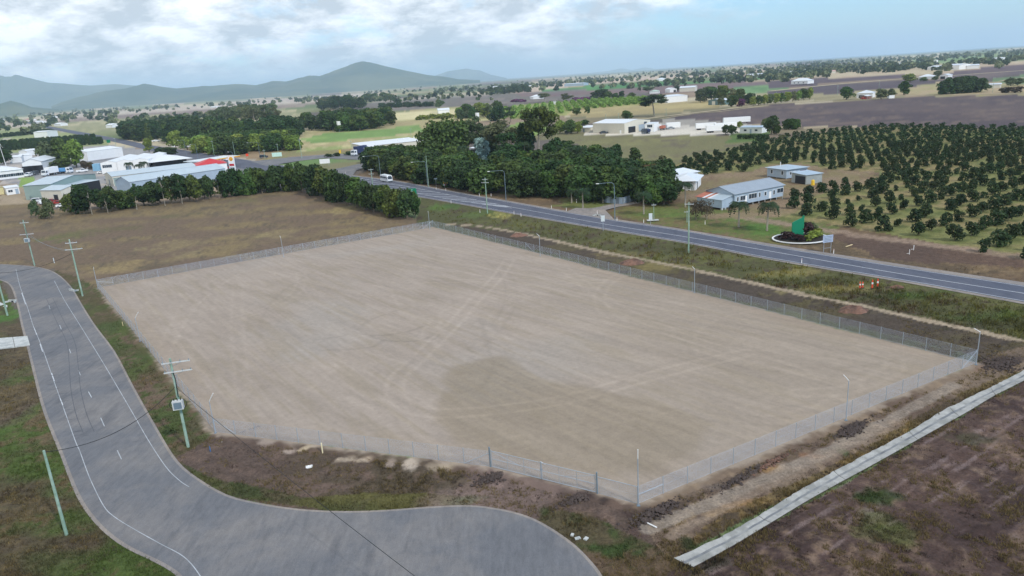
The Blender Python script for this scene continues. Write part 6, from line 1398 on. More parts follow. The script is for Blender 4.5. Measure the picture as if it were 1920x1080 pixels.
# town
def town(name, *a_, **k_): return building(name, *a_, **k_)
e, L_ = town('green_factory', 'sage green steel shed with a long pale roof at the town edge', (101, 372), (184, 350), 12, 6.2, 'gable_y', 1.6, M_WALLG, M_ROOFB, .3, cat='shed', doors=[('f', .03, 2.0, 4.5, 0, M_DARK)], windows=[])
building('open_canopy', 'low pale lean-to canopy over the scrap yard', (62, 371), (100, 372.5), 22, 4.2, 'skillion', .6, M_DARK, M_ROOFB, .4, cat='canopy')  # closed dark walls stand in for the shade beneath the canopy
building('beige_shed', 'beige gabled shed in front of the sage green one', (119, 379), (165, 370), 12, 5.0, 'gable_y', 1.2, M_WALLC, M_ROOFB, .3, cat='shed', doors=[('l', .3, 2.4, 3.0, 0, M_DARK)])
building('long_storage_shed', 'longest pale-roofed storage shed behind the paddock belt', (214, 349), (372, 329), 18, 4.6, 'gable_x', 1.4, M_WALLC, M_ROOFB, .3, cat='shed', doors=[('f', .06, 4, 3.6, 0, M_WALLG), ('f', .16, 4, 3.6, 0, M_WALLG), ('l', .5, 2, 2.4, 0, M_GALVD)])
building('blue_gable_shed', 'pale shed with a blue-grey gable end behind the paddock belt', (248, 364), (425, 336), 14, 5.2, 'gable_x', 2.0, M_WALLB, M_ROOFB, .3, cat='shed')
e, L_ = building('service_canopy', 'red hipped canopy roof beside the highway price sign', (372, 330), (428, 324), 16, 5.0, 'hip', 2.6, M_WHITE, M_RED, .3, cat='canopy')
# fuel canopy: posts, fascia, roof
A_ = P(392, 319); e = thing('fuel_canopy', 'pale fuel station canopy with a yellow and red fascia', 'canopy', tuple(A_), math.atan2((P(428, 313) - A_).y, (P(428, 313) - A_).x)); Lc = (P(428, 313) - A_).length
MB().box((Lc / 2, 4, 5.4), (Lc + 14, 13, .3)).build('roof', M_SIGNW, e)
MB().box((Lc / 2, -2.6, 5.2), (Lc + 14, .15, .6)).build('fascia', M_YELLOW, e); MB().box((Lc / 2, -2.75, 5.0), (Lc + 14, .1, .2)).build('red_stripe', M_RED, e)
for x in (2, Lc - 2):
    for y in (1, 7): MB().box((x, y, 2.6), (.5, .5, 5.2)).build('column', M_WHITE, e)
# white factory: three gabled bays and a low hipped verandah building
for k, (xa, xb) in enumerate([(192, 222), (222, 252), (252, 282)]):
    building('white_factory', 'white factory bay with a pale roof, ' + ('leftmost of three' if k == 0 else 'middle of three' if k == 1 else 'rightmost of three'), (xa, 326 - k * 2.4), (xb - .5, 323.6 - k * 2.4), 44, 6.0, 'gable_y', .9, M_WALLW, M_ROOFW, .1, cat='factory', windows=[('f', .4, 5, 1.6, 3.2)] if k == 0 else [], doors=[('f', .7, 3, 3, 0, M_GALVD)] if k == 1 else [])
building('hotel', 'white hip-roofed building with a shaded verandah beside the factory', (292, 319), (352, 312), 30, 4.6, 'hip', 2.6, M_DARK, M_ROOFW, 3.0, cat='building')  # dark wall colour stands in for the shade under the verandah
building('white_warehouse', 'white warehouse behind the town yard trees', (166, 302), (232, 293), 26, 6.4, 'gable_x', 1.2, M_WALLW, M_ROOFW, .2, cat='warehouse', doors=[('l', .5, 8, 4, 0, M_WALLB)])
building('white_villa', 'white verandah building at the left edge', (-14, 339), (46, 332), 22, 4.6, 'hip', 2.2, M_WALLW, M_ROOFW, .6, cat='building', windows=[('f', .3, 4, 1.6, 1.2), ('f', .52, 4, 1.6, 1.2), ('f', .74, 4, 1.6, 1.2), ('f', .9, 3, 1.6, 1.2)])
building('workshop', 'white workshop with three dark open bays', (46, 327), (82, 324), 26, 7.0, 'gable_y', 2.0, M_WALLW, M_ROOFW, .4, cat='workshop', doors=[('f', .2, 5.2, 4.6, 0, M_DARK), ('f', .5, 5.2, 4.6, 0, M_DARK), ('f', .78, 5.2, 4.6, 0, M_DARK)])  # open bays are flat dark panels, the indoor shade put into their colour
building('kiosk', 'small white-roofed kiosk left of the sage green shed', (14, 366), (38, 363), 9, 3.2, 'skillion', .3, M_WALLW, M_ROOFW, .3, cat='kiosk', windows=[('f', .3, 1.8, 1.0, 1.2)], doors=[('f', .8, 1.2, 2.2, 0, M_WALLB)])
building('yellow_hut', 'pale yellow hut cut off by the left edge', (-12, 367), (9, 364), 8, 3.4, 'skillion', .3, mat('pale_yellow_wall', S(206, 196, 150), .7), mat('tan_roof', S(170, 156, 120), .7), .3, cat='hut')
for (a, b_, d_, lab) in [((20, 306), (42, 304), 14, 'white shed roof behind the workshop, left'), ((44, 302), (62, 300), 14, 'white shed roof behind the workshop, right'), ((52, 292), (76, 289), 10, 'small white shed behind the workshop yards')]:
    building('yard_shed', lab, a, b_, d_, 4.0, 'gable_x', 1.0, M_WALLW, M_ROOFW, .3, cat='shed')
building('blue_tank', 'pale blue storage box beside the white factory', (175, 321), (188, 320), 5, 4.0, 'flat', .1, mat('light_blue_paint', S(126, 170, 196), .5), mat('light_blue_paint', S(126, 170, 196), .5), .05, cat='storage box')

# ------------------------------------------------------------------ vehicles
def car_paint(nm, col): return mat(nm, col, .3, .03, 1, spec=.6)
CP = {'white': car_paint('white_car_paint', S(228, 230, 232)), 'silver': car_paint('silver_car_paint', S(150, 156, 160)), 'dark': car_paint('dark_car_paint', S(44, 50, 60)), 'red': car_paint('red_car_paint', S(150, 40, 36)), 'blue': car_paint('blue_car_paint', S(90, 150, 200))}
def wheels(e, xs, w_, r, parent=None):
    for x in xs:
        for s_ in (-1, 1):
            wh = MB().cyl((x, s_ * (w_ / 2 - .22), r), (x, s_ * (w_ / 2 + .01), r), r, r, 12).build('wheel', M_BLACK, e)
            MB().cyl((x, s_ * (w_ / 2 + .0), r), (x, s_ * (w_ / 2 + .03), r), r * .55, r * .5, 10).build('rim', M_GALV, wh)
def car(x, yb, ang, col, label, kind='sedan', s=1.0, cat='car'):
    e = thing('parked_car', label, cat, tuple(P(x, yb)), R(ang)); e.scale = (s, s, s)
    if kind == 'sedan': pr = [(-2.3, .35), (2.25, .35), (2.3, .7), (2.1, .86), (1.15, .95), (.45, 1.42), (-.9, 1.44), (-1.6, 1.02), (-2.25, .98)]; gl = [(1.0, .97), (.42, 1.36), (-.85, 1.38), (-1.4, 1.02)]
    elif kind == 'ute': pr = [(-2.6, .5), (2.5, .5), (2.55, .95), (2.3, 1.15), (1.4, 1.22), (.85, 1.78), (-.35, 1.8), (-.5, 1.2), (-2.6, 1.2)]; gl = [(1.25, 1.22), (.8, 1.7), (-.25, 1.72), (-.3, 1.22)]
    else: pr = [(-2.3, .4), (2.3, .4), (2.35, .9), (2.1, 1.08), (1.35, 1.15), (.75, 1.78), (-2.0, 1.82), (-2.35, 1.2)]; gl = [(1.2, 1.17), (.7, 1.7), (-1.9, 1.72), (-2.05, 1.2)]
    w_ = 1.8
    MB().extrude(pr, -w_ / 2, w_ / 2).build('body', CP[col], e)
    g_ = MB().extrude(gl, -w_ / 2 - .012, w_ / 2 + .012).build('side_window', M_GLASS, e)
    a0, a1 = pr[4] if kind == 'sedan' else pr[4], pr[5]
    MB().face([(a0[0] + .02, -.78, a0[1] + .04), (a0[0] + .02, .78, a0[1] + .04), (a1[0] + .04, .68, a1[1] - .02), (a1[0] + .04, -.68, a1[1] - .02)]).build('windscreen', M_GLASS, e)
    for s_ in (-1, 1):
        MB().box((pr[1][0] + .03, s_ * .65, .68), (.06, .34, .16)).build('headlight', M_SIGNW, e)
        MB().box((-2.3, s_ * .68, .8), (.06, .28, .16)).build('tail_light', M_RED, e)
    wheels(e, (-1.4, 1.4), w_, .34); return e
# the bus
e = thing('bus', 'small white bus driving on the highway beside the wood', 'bus', (*P(725, 341)[:2], .1), math.atan2((P(760, 347) - P(700, 336)).y, (P(760, 347) - P(700, 336)).x))
e.scale = (1.0, 1.0, 1.0)
pr = [(-3.5, .38), (3.35, .38), (3.55, .6), (3.58, 1.25), (3.35, 2.3), (2.9, 2.68), (-3.3, 2.74), (-3.52, 2.5), (-3.55, .6)]
MB().extrude(pr, -1.1, 1.1).build('body', CP['white'], e)
MB().extrude([(-3.3, 2.74), (2.9, 2.68), (2.7, 2.82), (-3.1, 2.88)], -.95, .95).build('roof_pod', M_SIGNW, e)
for s_ in (-1, 1):
    for k in range(5): MB().box((-2.85 + k * 1.12, s_ * 1.105, 1.88), (1.0, .03, .72)).build('side_window', M_GLASS, e)
    MB().box((2.85, s_ * 1.105, 1.75), (.7, .03, .9)).build('side_window', M_GLASS, e)
    MB().box((3.56, s_ * .8, .85), (.06, .3, .2)).build('headlight', M_SIGNW, e); MB().box((3.55, s_ * 1.3, 1.9), (.12, .16, .32)).build('mirror', M_BLACK, e)
    MB().box((0, s_ * 1.108, 1.2), (6.6, .02, .06)).build('side_stripe', M_GALVD, e)
MB().face([(3.585, -.95, 1.32), (3.585, .95, 1.32), (3.38, .9, 2.28), (3.38, -.9, 2.28)]).build('windscreen', M_GLASS, e)
MB().box((3.6, 0, .5), (.12, 2.1, .2)).build('bumper', M_GALVD, e); MB().box((3.3, 0, 2.5), (.3, 1.2, .2)).build('destination_box', M_DARK, e)
wheels(e, (-2.0, 2.3), 2.16, .42)
# truck with navy load by the wood
def truck(x, yb, ang, label, boxm, boxL=6.5, boxH=3.0, cabm=None, s=1.0, name='truck'):
    e = thing(name, label, 'truck', tuple(P(x, yb)), R(ang)); e.scale = (s, s, s)
    cab = [(0, .6), (2.1, .6), (2.2, 1.2), (2.05, 2.0), (1.75, 2.95), (0, 3.0)]
    MB().extrude(cab, -1.2, 1.2).build('cab', cabm or CP['white'], e)
    MB().face([(2.15, -1.05, 1.65), (2.15, 1.05, 1.65), (1.82, 1.0, 2.8), (1.82, -1.0, 2.8)]).build('windscreen', M_GLASS, e)
    for s_ in (-1, 1):
        MB().box((1.15, s_ * 1.21, 2.1), (1.0, .03, .8)).build('side_window', M_GLASS, e); MB().box((2.2, s_ * .9, .95), (.06, .3, .22)).build('headlight', M_SIGNW, e)
        MB().box((2.0, s_ * 1.45, 2.0), (.1, .2, .6)).build('mirror', M_BLACK, e)
    MB().box((2.24, 0, .6), (.15, 2.3, .3)).build('bumper', M_GALV, e)
    MB().box((-boxL / 2 - .3, 0, .95), (boxL, 1.1, .3)).build('chassis', M_DARK, e)
    MB().box((-boxL / 2 - .35, 0, 1.15 + boxH / 2), (boxL, 2.5, boxH)).build('load_box', boxm, e)
    wheels(e, (1.2, -boxL * .55, -boxL * .75), 2.4, .5); return e
truck(667, 292, -120, 'truck with a white cab and a navy blue load parked before the wood', M_NAVY, 7.5, 3.4, s=1.15)
truck(89, 330, -100, 'white box truck seen from the front in the town yard', M_WHITE, 6.0, 2.8, s=1.2)
truck(128, 325, -10, 'white truck with a blue tray parked along the town yard trees', CP['blue'], 6, 1.6, s=1.2)
truck(1211, 251, -160, 'dark prime mover parked in front of the big white shed', M_NAVY, 2.0, 1.4, CP['dark'], s=1.1, name='prime_mover')
truck(1245, 243, 60, 'dark red truck parked beyond the office block', M_RUST, 5.0, 1.6, CP['silver'])
for a_ in [(155, 323, 20, 'white', 'white utility car parked beside the blue storage box', 'ute', 1.2), (54, 331, -80, 'white', 'white car half inside the workshop bay', 'van', 1.3), (66, 328, -80, 'dark', 'dark car inside the middle workshop bay', 'van', 1.3), (201, 337, -60, 'silver', 'silver utility parked at the left end of the longest storage shed', 'ute', 1.2), (192, 325, 10, 'white', 'white car at the foot of the white factory', 'sedan', 1.1), (293, 266, 10, 'white', 'white car on the far side of the town junction', 'ute', 1.4), (313, 266, 10, 'red', 'orange-red car beside the junction tree', 'ute', 1.2), (357, 277, 30, 'white', 'white van parked at the mouth of the junction grove', 'van', 1.5), (495, 296, 20, 'dark', 'dark blue car near the pale green sign', 'van', 1.1), (421, 301, 150, 'white', 'white car on the highway beyond the price sign', 'sedan', 1.1), (421, 317, 150, 'red', 'red car below the fuel canopy', 'sedan', 1.1),
  (1132, 250.5, 5, 'dark', 'dark car parked along the cream wall of the big white shed', 'sedan', 1.2), (1258, 242, 5, 'silver', 'silver car beside the white shipping container', 'sedan', 1.1), (1066, 250, 5, 'dark', 'dark car under the yellow-green yard trees', 'van', 1.1), (1622, 186, 0, 'red', 'red car before the silver-roofed farmhouse', 'sedan', 1.3),
  (75, 367, 30, 'silver', 'silver car under the scrap yard canopy', 'ute', 1.0), (72, 379, 10, 'white', 'white wreck at the front left of the scrap yard', 'van', 1.0), (84, 382, 60, 'white', 'white wreck by the yellowish scrub', 'sedan', 1.0), (100, 379, -20, 'red', 'red wreck in the middle of the scrap yard', 'sedan', 1.0), (108, 383, 15, 'red', 'dull red wreck at the corner of the beige shed', 'ute', .9), (88, 374, -30, 'silver', 'silver wreck in the second row of the scrap yard', 'sedan', 1.0), (66, 373, 0, 'blue', 'blue drum-laden wreck at the left of the scrap yard', 'ute', .9), (118, 388, 20, 'white', 'white wreck against the round tree of the belt', 'sedan', 1.0)]:
    car(*a_[:5], kind=a_[5], s=a_[6])
# scrap yard fence
f_ = thing('scrap_yard_fence', 'dull sheet fence along the left side of the scrap yard', 'fence', tuple(P(48, 362)), 0)
A_, B_ = P(48, 362), P(70, 392)
for k in range(8):
    m0, m1 = A_.lerp(B_, k / 8), A_.lerp(B_, (k + .95) / 8); c0 = (m0 + m1) / 2 - A_
    MB().box((0, 0, .9), ((m1 - m0).length, .05, 1.8)).build('panel', M_GALVD, f_, loc=tuple(c0), rot=(0, 0, math.atan2(m1.y - m0.y, m1.x - m0.x)))

# ------------------------------------------------------------------ signs and small things
FACE = math.atan2(0, 1)
def sign(x, yb, yt, w_, h_, label, m_, legs=1, ang=0.0, name='road_sign', extra=None, backm=None):
    p = P(x, yb); H_ = height(x, yb, yt); e = thing(name, label, 'sign', tuple(p), ang)
    xs = [0] if legs == 1 else [-w_ * .36, w_ * .36]
    for q in xs: MB().cyl((q, .06, -.2), (q, .06, H_ - .05), .05, .05, 6).build('post', M_GALV, e)
    pan = MB().box((0, 0, H_ - h_ / 2), (w_, .04, h_)).build('sign_panel', m_, e)
    MB().box((0, .03, H_ - h_ / 2), (w_ * .96, .03, .06)).build('rail', M_GALVD, pan)
    return e, H_
sign(1131, 433, 404, .95, 1.5, 'plain grey-backed sign on a single post at the near edge of the highway', M_SIGNW)
sign(1220, 422, 400, .9, 1.6, 'white sign on a single post on the far edge of the highway lawn', M_SIGNW)
e, H_ = sign(1551, 473, 441, 2.3, 1.5, 'pale blue-grey notice board on two legs beside the garden bed', mat('pale_blue_board', S(164, 176, 198), .6), 2, R(12), 'notice_board')
for k in range(4): MB().box((0, -.035, H_ - .3 - k * .3), (1.9 - .3 * (k % 2), .02, .08)).build('text_line', M_GALVD, e)
MB().box((0, .03, .9), (1.6, .04, .05)).build('cross_rail', M_GALV, e)
e, H_ = sign(836, 352, 340, 1.6, 1.7, 'yellow-topped white roadside sign before the wood', M_SIGNW, 2, 0)
MB().box((0, -.04, H_ - .45), (1.6, .03, .7)).build('yellow_panel', M_YELLOW, e); MB().box((-.1, -.06, H_ - 1.2), (.5, .02, .3)).build('red_panel', M_RED, e)
sign(818, 350, 334, 1.2, .4, 'low grey sign on a thin post before the wood', M_GALVD)
# green direction sign at the belt end
p = P(771, 392); e = thing('direction_sign', 'green highway direction sign with an orange and white left end above the paddock belt', 'sign', tuple(P(771, 378)), R(6)); H_ = height(771, 378, 353)
for q in (-1.4, 1.4): MB().cyl((q, .1, 0), (q, .1, H_ - .2), .07, .07, 6).build('post', M_GALV, e)
pn = MB().box((.5, 0, H_ - 1.1), (3.2, .05, 2.0)).build('sign_panel', M_TEAL, e); MB().box((-1.6, 0, H_ - 1.2), (.9, .05, 1.4)).build('sign_panel', M_ORANGE, e); MB().box((-1.3, -.04, H_ - 1.2), (.5, .03, 1.2)).build('stripe', M_SIGNW, pn)
for k, (a, b_) in enumerate([(0, 1.2), (.3, 1.6), (-.2, 1.0)]): MB().box((.2 + a, -.04, H_ - .55 - k * .5), (b_, .02, .14)).build('legend', M_SIGNW, pn)
sign(610, 312, 298, 5.2, 2.3, 'white blank hoarding on legs on the green traffic island', M_WHITE, 2, R(4), 'hoarding')
e, H_ = sign(520, 296, 286, 6.0, 2.4, 'pale green sign board at the far side of the junction', mat('pale_green_board', S(196, 226, 214), .6), 2, 0, 'hoarding')
sign(464, 295, 288, 1.6, 1.6, 'small orange-faced sign before the junction grove', M_ORANGE)
sign(638, 289, 281, 1.2, 2.0, 'yellow and orange sign behind the low bushes of the side road', M_YELLOW)
sign(204, 268, 262, 3.6, 3.0, 'small green road sign beside the far highway', M_TEAL, 2)
sign(327, 275, 269, 4.4, 3.4, 'white square board under the bright junction tree', M_WHITE, 2)
# price sign with emblem
e = thing('price_sign', 'tall white fuel price pylon with a yellow shell emblem and red panel', 'sign', tuple(P(437, 320)), R(-8)); H_ = height(437, 320, 291)
MB().box((0, 0, H_ / 2), (3.3, .6, H_)).build('pylon', M_WHITE, e)
em = MB().face([(.0 + 1.15 * math.cos(t_) * (1 if t_ < 3.3 else 1), -.34, H_ - 1.9 + 1.15 * math.sin(t_)) for t_ in [R(a_) for a_ in range(-20, 201, 20)]] + [(-.45, -.34, H_ - 2.9), (.45, -.34, H_ - 2.9)]).build('emblem', M_YELLOW, e)
for a_ in range(10, 171, 32): MB().cyl((0, -.36, H_ - 2.8), (1.05 * math.cos(R(a_)), -.36, H_ - 1.9 + 1.05 * math.sin(R(a_))), .05, .05, 4).build('emblem_rib', M_RED, em)
MB().box((0, -.33, H_ - 4.9), (2.6, .06, 1.1)).build('red_panel', M_RED, e)
for k in range(3): MB().box((0, -.33, H_ - 6.5 - k * 1.3), (2.4, .06, .5)).build('price_row', M_GALVD, e)
# roundabout-like garden bed with leaning green sign
g0 = P(1501, 447); e = thing('garden_bed', 'oval garden bed with a white kerb beside the highway', 'garden bed', tuple(g0), 0)
RX, RY = 5.9, 5.0; mb = MB(); n = 48
for i in range(n):
    a0, a1 = 2 * math.pi * i / n, 2 * math.pi * (i + 1) / n
    ring = lambda a, r, z: ((RX + r) * math.cos(a), (RY + r) * math.sin(a), z)
    mb.face([ring(a0, .16, 0), ring(a1, .16, 0), ring(a1, .16, .18), ring(a0, .16, .18)]).face([ring(a0, .16, .18), ring(a1, .16, .18), ring(a1, -.16, .18), ring(a0, -.16, .18)]).face([ring(a0, -.16, .18), ring(a1, -.16, .18), ring(a1, -.16, 0), ring(a0, -.16, 0)])
mb.build('kerb', M_WHITE, e)
MB().face([((RX - .16) * math.cos(2 * math.pi * i / n), (RY - .16) * math.sin(2 * math.pi * i / n), .06) for i in range(n)]).build('soil', mat('garden_soil', S(50, 44, 36), .95, .3), e)
gs = thing('entrance_sign', 'leaning bright green entrance sign standing in the oval garden bed', 'sign', (g0.x - .3, g0.y + .6, .1), R(8))
mb = MB(); mb.extrude([(-1.6, .9), (1.2, .5), (1.2, 4.8), (.9, 4.9), (.75, 4.4), (-1.55, 3.5)], -.12, .12); mb.build('sign_panel', M_TEAL, gs)
MB().box((0, .3, 1.0), (2.4, .3, 1.9)).build('backing', M_DARK, gs)
def shrub_in(dx, dy, h_, w_, lf, lab):
    tree_at('shrub', (g0.x + dx, g0.y + dy, .06), h_, w_, lf, lab, name='shrub', cat='shrub')
shrub_in(-2.8, -.6, 2.0, 1.5, L_DPURP, 'dark red shrub at the left in the oval garden bed'); shrub_in(-1.2, -2.2, 1.5, 1.6, L_DPURP, 'dark red shrub low in front of the green entrance sign'); shrub_in(1.9, 1.6, 3.6, .8, L_DPURP, 'tall dark red shrub behind the green entrance sign')
shrub_in(2.2, -1.0, 1.9, 1.5, L_LIME, 'lime shrub right of the entrance sign'); shrub_in(3.6, .2, 1.9, 1.4, L_LIME, 'lime shrub at the right rim of the garden bed'); shrub_in(.9, -2.4, 1.3, 1.6, L_LIME, 'low lime shrub at the front of the garden bed'); shrub_in(3.4, 2.2, 3.0, .7, L_OLIVE, 'spindly pale plant at the back of the garden bed')
# guide posts along the highway
gp = MB().box((0, 0, .5), (.12, .03, 1.0)).mesh('post', M_WHITE); gr = MB().box((0, -.02, .85), (.08, .02, .12)).mesh('reflector', M_RED)
for (x, yb, w_) in [(1503, 494, 'near'), (1563, 476, 'far'), (977, 406, 'near'), (964, 402, 'near'), (1034, 391, 'far'), (1157, 414, 'far'), (1322, 421, 'far'), (846, 381, 'near'), (899, 368, 'far'), (818, 356, 'far'), (836, 358, 'far'), (900, 399, 'near'), (648, 326, 'far'), (1120, 401, 'far'), (532, 312, 'far'), (478, 318, 'near'), (462, 318, 'near'), (921, 368, 'far'), (1081, 380, 'far'), (1207, 418, 'far'), (1062, 396, 'far')]:
    e = thing('guide_post', 'slim white guide post on the ' + w_ + ' side of the highway', 'guide post', tuple(P(x, yb)), 0, 'white guide posts on the %s side of the highway' % w_)
    link('post', gp, e); link('reflector', gr, e)
# lane posts near the orchard track
for (x, yb, lab) in [(1705, 476, 'lower of two little white posts below the orchard track'), (1713, 468, 'upper of two little white posts below the orchard track')]:
    o = MB().cyl((0, 0, -.1), (0, 0, .9), .06, .06, 6).box((-.25, 0, .1), (.5, .05, .05)).build('marker_post', M_WHITE, None, loc=tuple(P(x, yb))); o['label'] = lab; o['category'] = 'marker post'
# red and white traffic bollards
for k, (x, yb, hh) in enumerate([(1612, 541, 1.1), (1617, 540, 1.0), (1635, 541, 1.45), (1645, 539, 1.45)]):
    e = thing('traffic_bollard', ['leftmost of four red and white bollards on the highway verge', 'second of four red and white bollards, just right of the leftmost', 'third of four red and white bollards, left of the tall pair', 'rightmost of four red and white bollards on the highway verge'][k], 'bollard', tuple(P(x, yb)))
    MB().cyl((0, 0, 0), (0, 0, .1), .26, .24, 10).build('base', M_BLACK, e); MB().cyl((0, 0, .1), (0, 0, hh), .13, .1, 10).build('body', M_ORANGE, e)
    MB().cyl((0, 0, hh * .55), (0, 0, hh * .78), .135, .125, 10).build('reflective_band', M_WHITE, e)
    MB().cyl((0, 0, hh), (0, 0, hh + .14), .05, .05, 8).build('handle', M_ORANGE, e)
def single(name, mb, m_, p, lab, cat, rz=0.0):
    o = mb.build(name, m_, None, loc=tuple(p), rot=(0, 0, rz)); o['label'] = lab; o['category'] = cat; return o
# soil mounds
def mound(x, yb, w_, h_, lab, m_, seed):
    n_ = 26; th = np.linspace(0, 2 * math.pi, 40, endpoint=False); V = [(0, 0, h_)]; F_ = []
    for i in range(1, n_ // 2):
        r = i / (n_ // 2 - 1)
        for t_ in th:
            q = 1 + .3 * (vn(np.array([math.cos(t_) * 2 + 5]), np.array([math.sin(t_) * 2 + 5]), seed)[0] - .5)
            z = h_ * (1 - r ** 1.5) * (.75 + .5 * vn(np.array([r * 4 * math.cos(t_) + 9]), np.array([r * 4 * math.sin(t_) + 9]), seed + 1)[0]) + .12 * (rnd.random() - .5) * (r < .95) - .06 * r
            V.append((r * w_ / 2 * q * math.cos(t_), r * w_ * .36 * q * math.sin(t_), z))
    k = len(th); F_ = []
    for j in range(k): F_.append((0, 1 + j, 1 + (j + 1) % k))
    for i in range(n_ // 2 - 2):
        for j in range(k): F_.append((1 + i * k + j, 1 + (i + 1) * k + j, 1 + (i + 1) * k + (j + 1) % k, 1 + i * k + (j + 1) % k))
    me = bpy.data.meshes.new('soil_mound'); me.from_pydata(V, [], F_); me.materials.append(m_)
    link('soil_mound', me, None, tuple(P(x, yb)), label=lab, category='mound')
mound(1187, 493, 5.2, .95, 'reddish soil mound with a groove on the strip beside the pale track', M_SOIL, 3)
mound(972, 442, 4.6, .8, 'reddish soil mound at the far end of the pale track', M_SOIL, 5)
mound(1600, 582, 4.8, .8, 'low reddish soil mound outside the highway side fence near its right half', M_SOIL, 7)
mound(1682, 538, 2.2, .3, 'small heap of brown timber offcuts right of the bollards', M_SOIL, 15)
def clods(x, yb, w_, d_, n_, lab, m_=M_DSOIL):
    mb = MB(); p = P(x, yb); an = R(35)
    for _ in range(n_):
        u, v = rnd.gauss(0, w_ / 3.2), rnd.gauss(0, d_ / 3.2); s_ = rnd.uniform(.05, .19) * (1.2 - .3 * abs(u) / w_)
        c_ = Vector((u * math.cos(an) - v * math.sin(an), u * math.sin(an) + v * math.cos(an), s_ * .25 + .16 * math.exp(-(u / w_ * 2) ** 2 - (v / d_ * 2) ** 2)))
        k = len(mb.v)
        for q in ((1, 0, 0), (-1, 0, 0), (0, 1, 0), (0, -1, 0), (0, 0, .8), (0, 0, -1)):
            mb.v.append(tuple(c_ + Vector(q) * s_ * rnd.uniform(.6, 1.3) + Vector((rnd.uniform(-.3, .3), rnd.uniform(-.3, .3), 0)) * s_))
        mb.f += [(k + a, k + b_, k + 4) for a, b_ in ((0, 2), (2, 1), (1, 3), (3, 0))] + [(k + b_, k + a, k + 5) for a, b_ in ((0, 2), (2, 1), (1, 3), (3, 0))]
    mb.build('earth_clods', m_, None, loc=tuple(p), kind='stuff', label=lab, category='earth')
clods(1875, 684, 5.0, 2.6, 420, 'dark broken earth outside the right-hand corner of the lot')
clods(1598, 806, 4.6, 1.3, 320, 'black earth clods outside the drain side fence')
clods(922, 896, 3.8, 1.2, 260, 'black earth clods beside the left gate post')
clods(1085, 933, 3.8, 1.2, 220, 'dark earth clods under the right half of the gate')
clods(1230, 962, 5.5, 1.4, 300, 'dark earth clods at the foot of the tall corner pole')
clods(1390, 897, 6.0, .9, 160, 'grey earth clods along the dirt track')
clods(470, 808, 4.0, 1.2, 160, 'grey rubble inside the street corner of the lot', M_SHOULD)
clods(1450, 868, 5.0, .8, 120, 'brown earth clods along the drain side fence', M_SOIL)
# pegs, pits, culverts
single('marker_post', MB().cyl((0, 0, -.2), (0, 0, 1.15), .075, .075, 8).cyl((0, 0, 1.15), (0, 0, 1.2), .08, .05, 8), mat('cream_plastic', S(222, 208, 170), .6), P(605, 849), 'cream marker post standing on the bare verge outside the front fence', 'marker post')
single('service_pit', MB().box((0, 0, .05), (.75, .5, .1)), M_WHITE, P(579, 876), 'small white service pit lid in the grass of the verge', 'pit lid', .2)
single('survey_peg', MB().box((0, 0, .4), (.09, .05, .9)), mat('pale_timber', S(214, 194, 150), .8), P(231, 612), 'pale timber survey peg outside the street side fence', 'peg')
single('survey_peg', MB().box((0, 0, .35), (.1, .05, .8)), M_BLUE, P(395, 848), 'blue peg in the grass right of the transformer pole', 'peg', .4)
single('bollard_post', MB().cyl((0, 0, -.1), (0, 0, 1.3), .09, .09, 8), M_SIGNW, P(102, 493), 'white post in the dry grass between the two far street poles', 'post')
single('fallen_pipe', MB().cyl((-.5, .55, .08), (.5, -.55, .08), .06, .06, 6), M_WHITE, P(1218, 984), 'short white pipe lying at the start of the dirt track', 'pipe')
single('timber_plank', MB().box((0, 0, .06), (2.4, .2, .1)), mat('pale_timber', S(214, 194, 150), .8), P(1592, 461), 'pale plank lying on the bare ground right of the notice board', 'plank', R(35))
single('concrete_chunks', MB().box((0, 0, .05), (.5, .3, .1), .3).box((.7, -.15, .06), (.4, .3, .12), .9).box((-.4, .5, .06), (.35, .25, .12), 1.2), M_CONC, P(1083, 1010), 'broken pale concrete pieces on the grass beside the street end', 'rubble')
single('slab', MB().box((0, 0, .06), (3.0, 1.4, .12)), M_CONC, P(1224, 413), 'concrete pad under the slim lawn pole', 'slab')
def culvert(x, yb, rz, lab):
    e = thing('culvert_headwall', lab, 'headwall', tuple(P(x, yb)), rz)
    MB().box((0, 0, .2), (1.8, .22, .55)).build('headwall', M_CONC, e)
    for s_ in (-1, 1): MB().box((s_ * 1.0, -.4, .12), (.18, .9, .4), s_ * .5).build('wing', M_CONC, e)
    MB().cyl((0, -.12, .12), (0, -.10, .12), .22, .22, 12).build('pipe_mouth', M_DARK, e)
culvert(135, 546, R(150), 'concrete culvert headwall at the left back corner path'); culvert(24, 566, R(-10), 'concrete culvert headwall left of the street bend'); culvert(1121, 405, R(-40), 'pale culvert headwall beside the highway driveway')
# concrete footway slabs crossing the left verge
fp = P2([(-60, 640), (0, 634.5), (52, 631), (57, 648), (0, 655.5), (-60, 662)])
e = thing('concrete_crossover', 'pale concrete driveway slab crossing the grass at the left edge', 'driveway', (fp[2][0] - 2, fp[2][1], 0), 0); del e['label']; del e['category']; e['kind'] = 'structure'
for k in range(4):
    t0, t1 = k / 4 + .004, (k + 1) / 4 - .004
    a0, a1 = fp[0] + (fp[2] - fp[0]) * t0, fp[0] + (fp[2] - fp[0]) * t1; b0, b1 = fp[5] + (fp[3] - fp[5]) * t0, fp[5] + (fp[3] - fp[5]) * t1
    mb = MB(); o_ = np.array(e.location[:2]); q = [(*(v - o_), .13) for v in (b0, b1, a1, a0)]; mb.face(q); q2 = [(x, y, -.05) for x, y, z in q]
    for i in range(4): mb.face([q2[i], q2[(i + 1) % 4], q[(i + 1) % 4], q[i]])
    mb.build('slab', M_CONC, e)
sheet('footway', P2([(-20, 566), (0, 567), (14, 573), (14, 577), (0, 574), (-20, 574)]), .06, M_CONC)
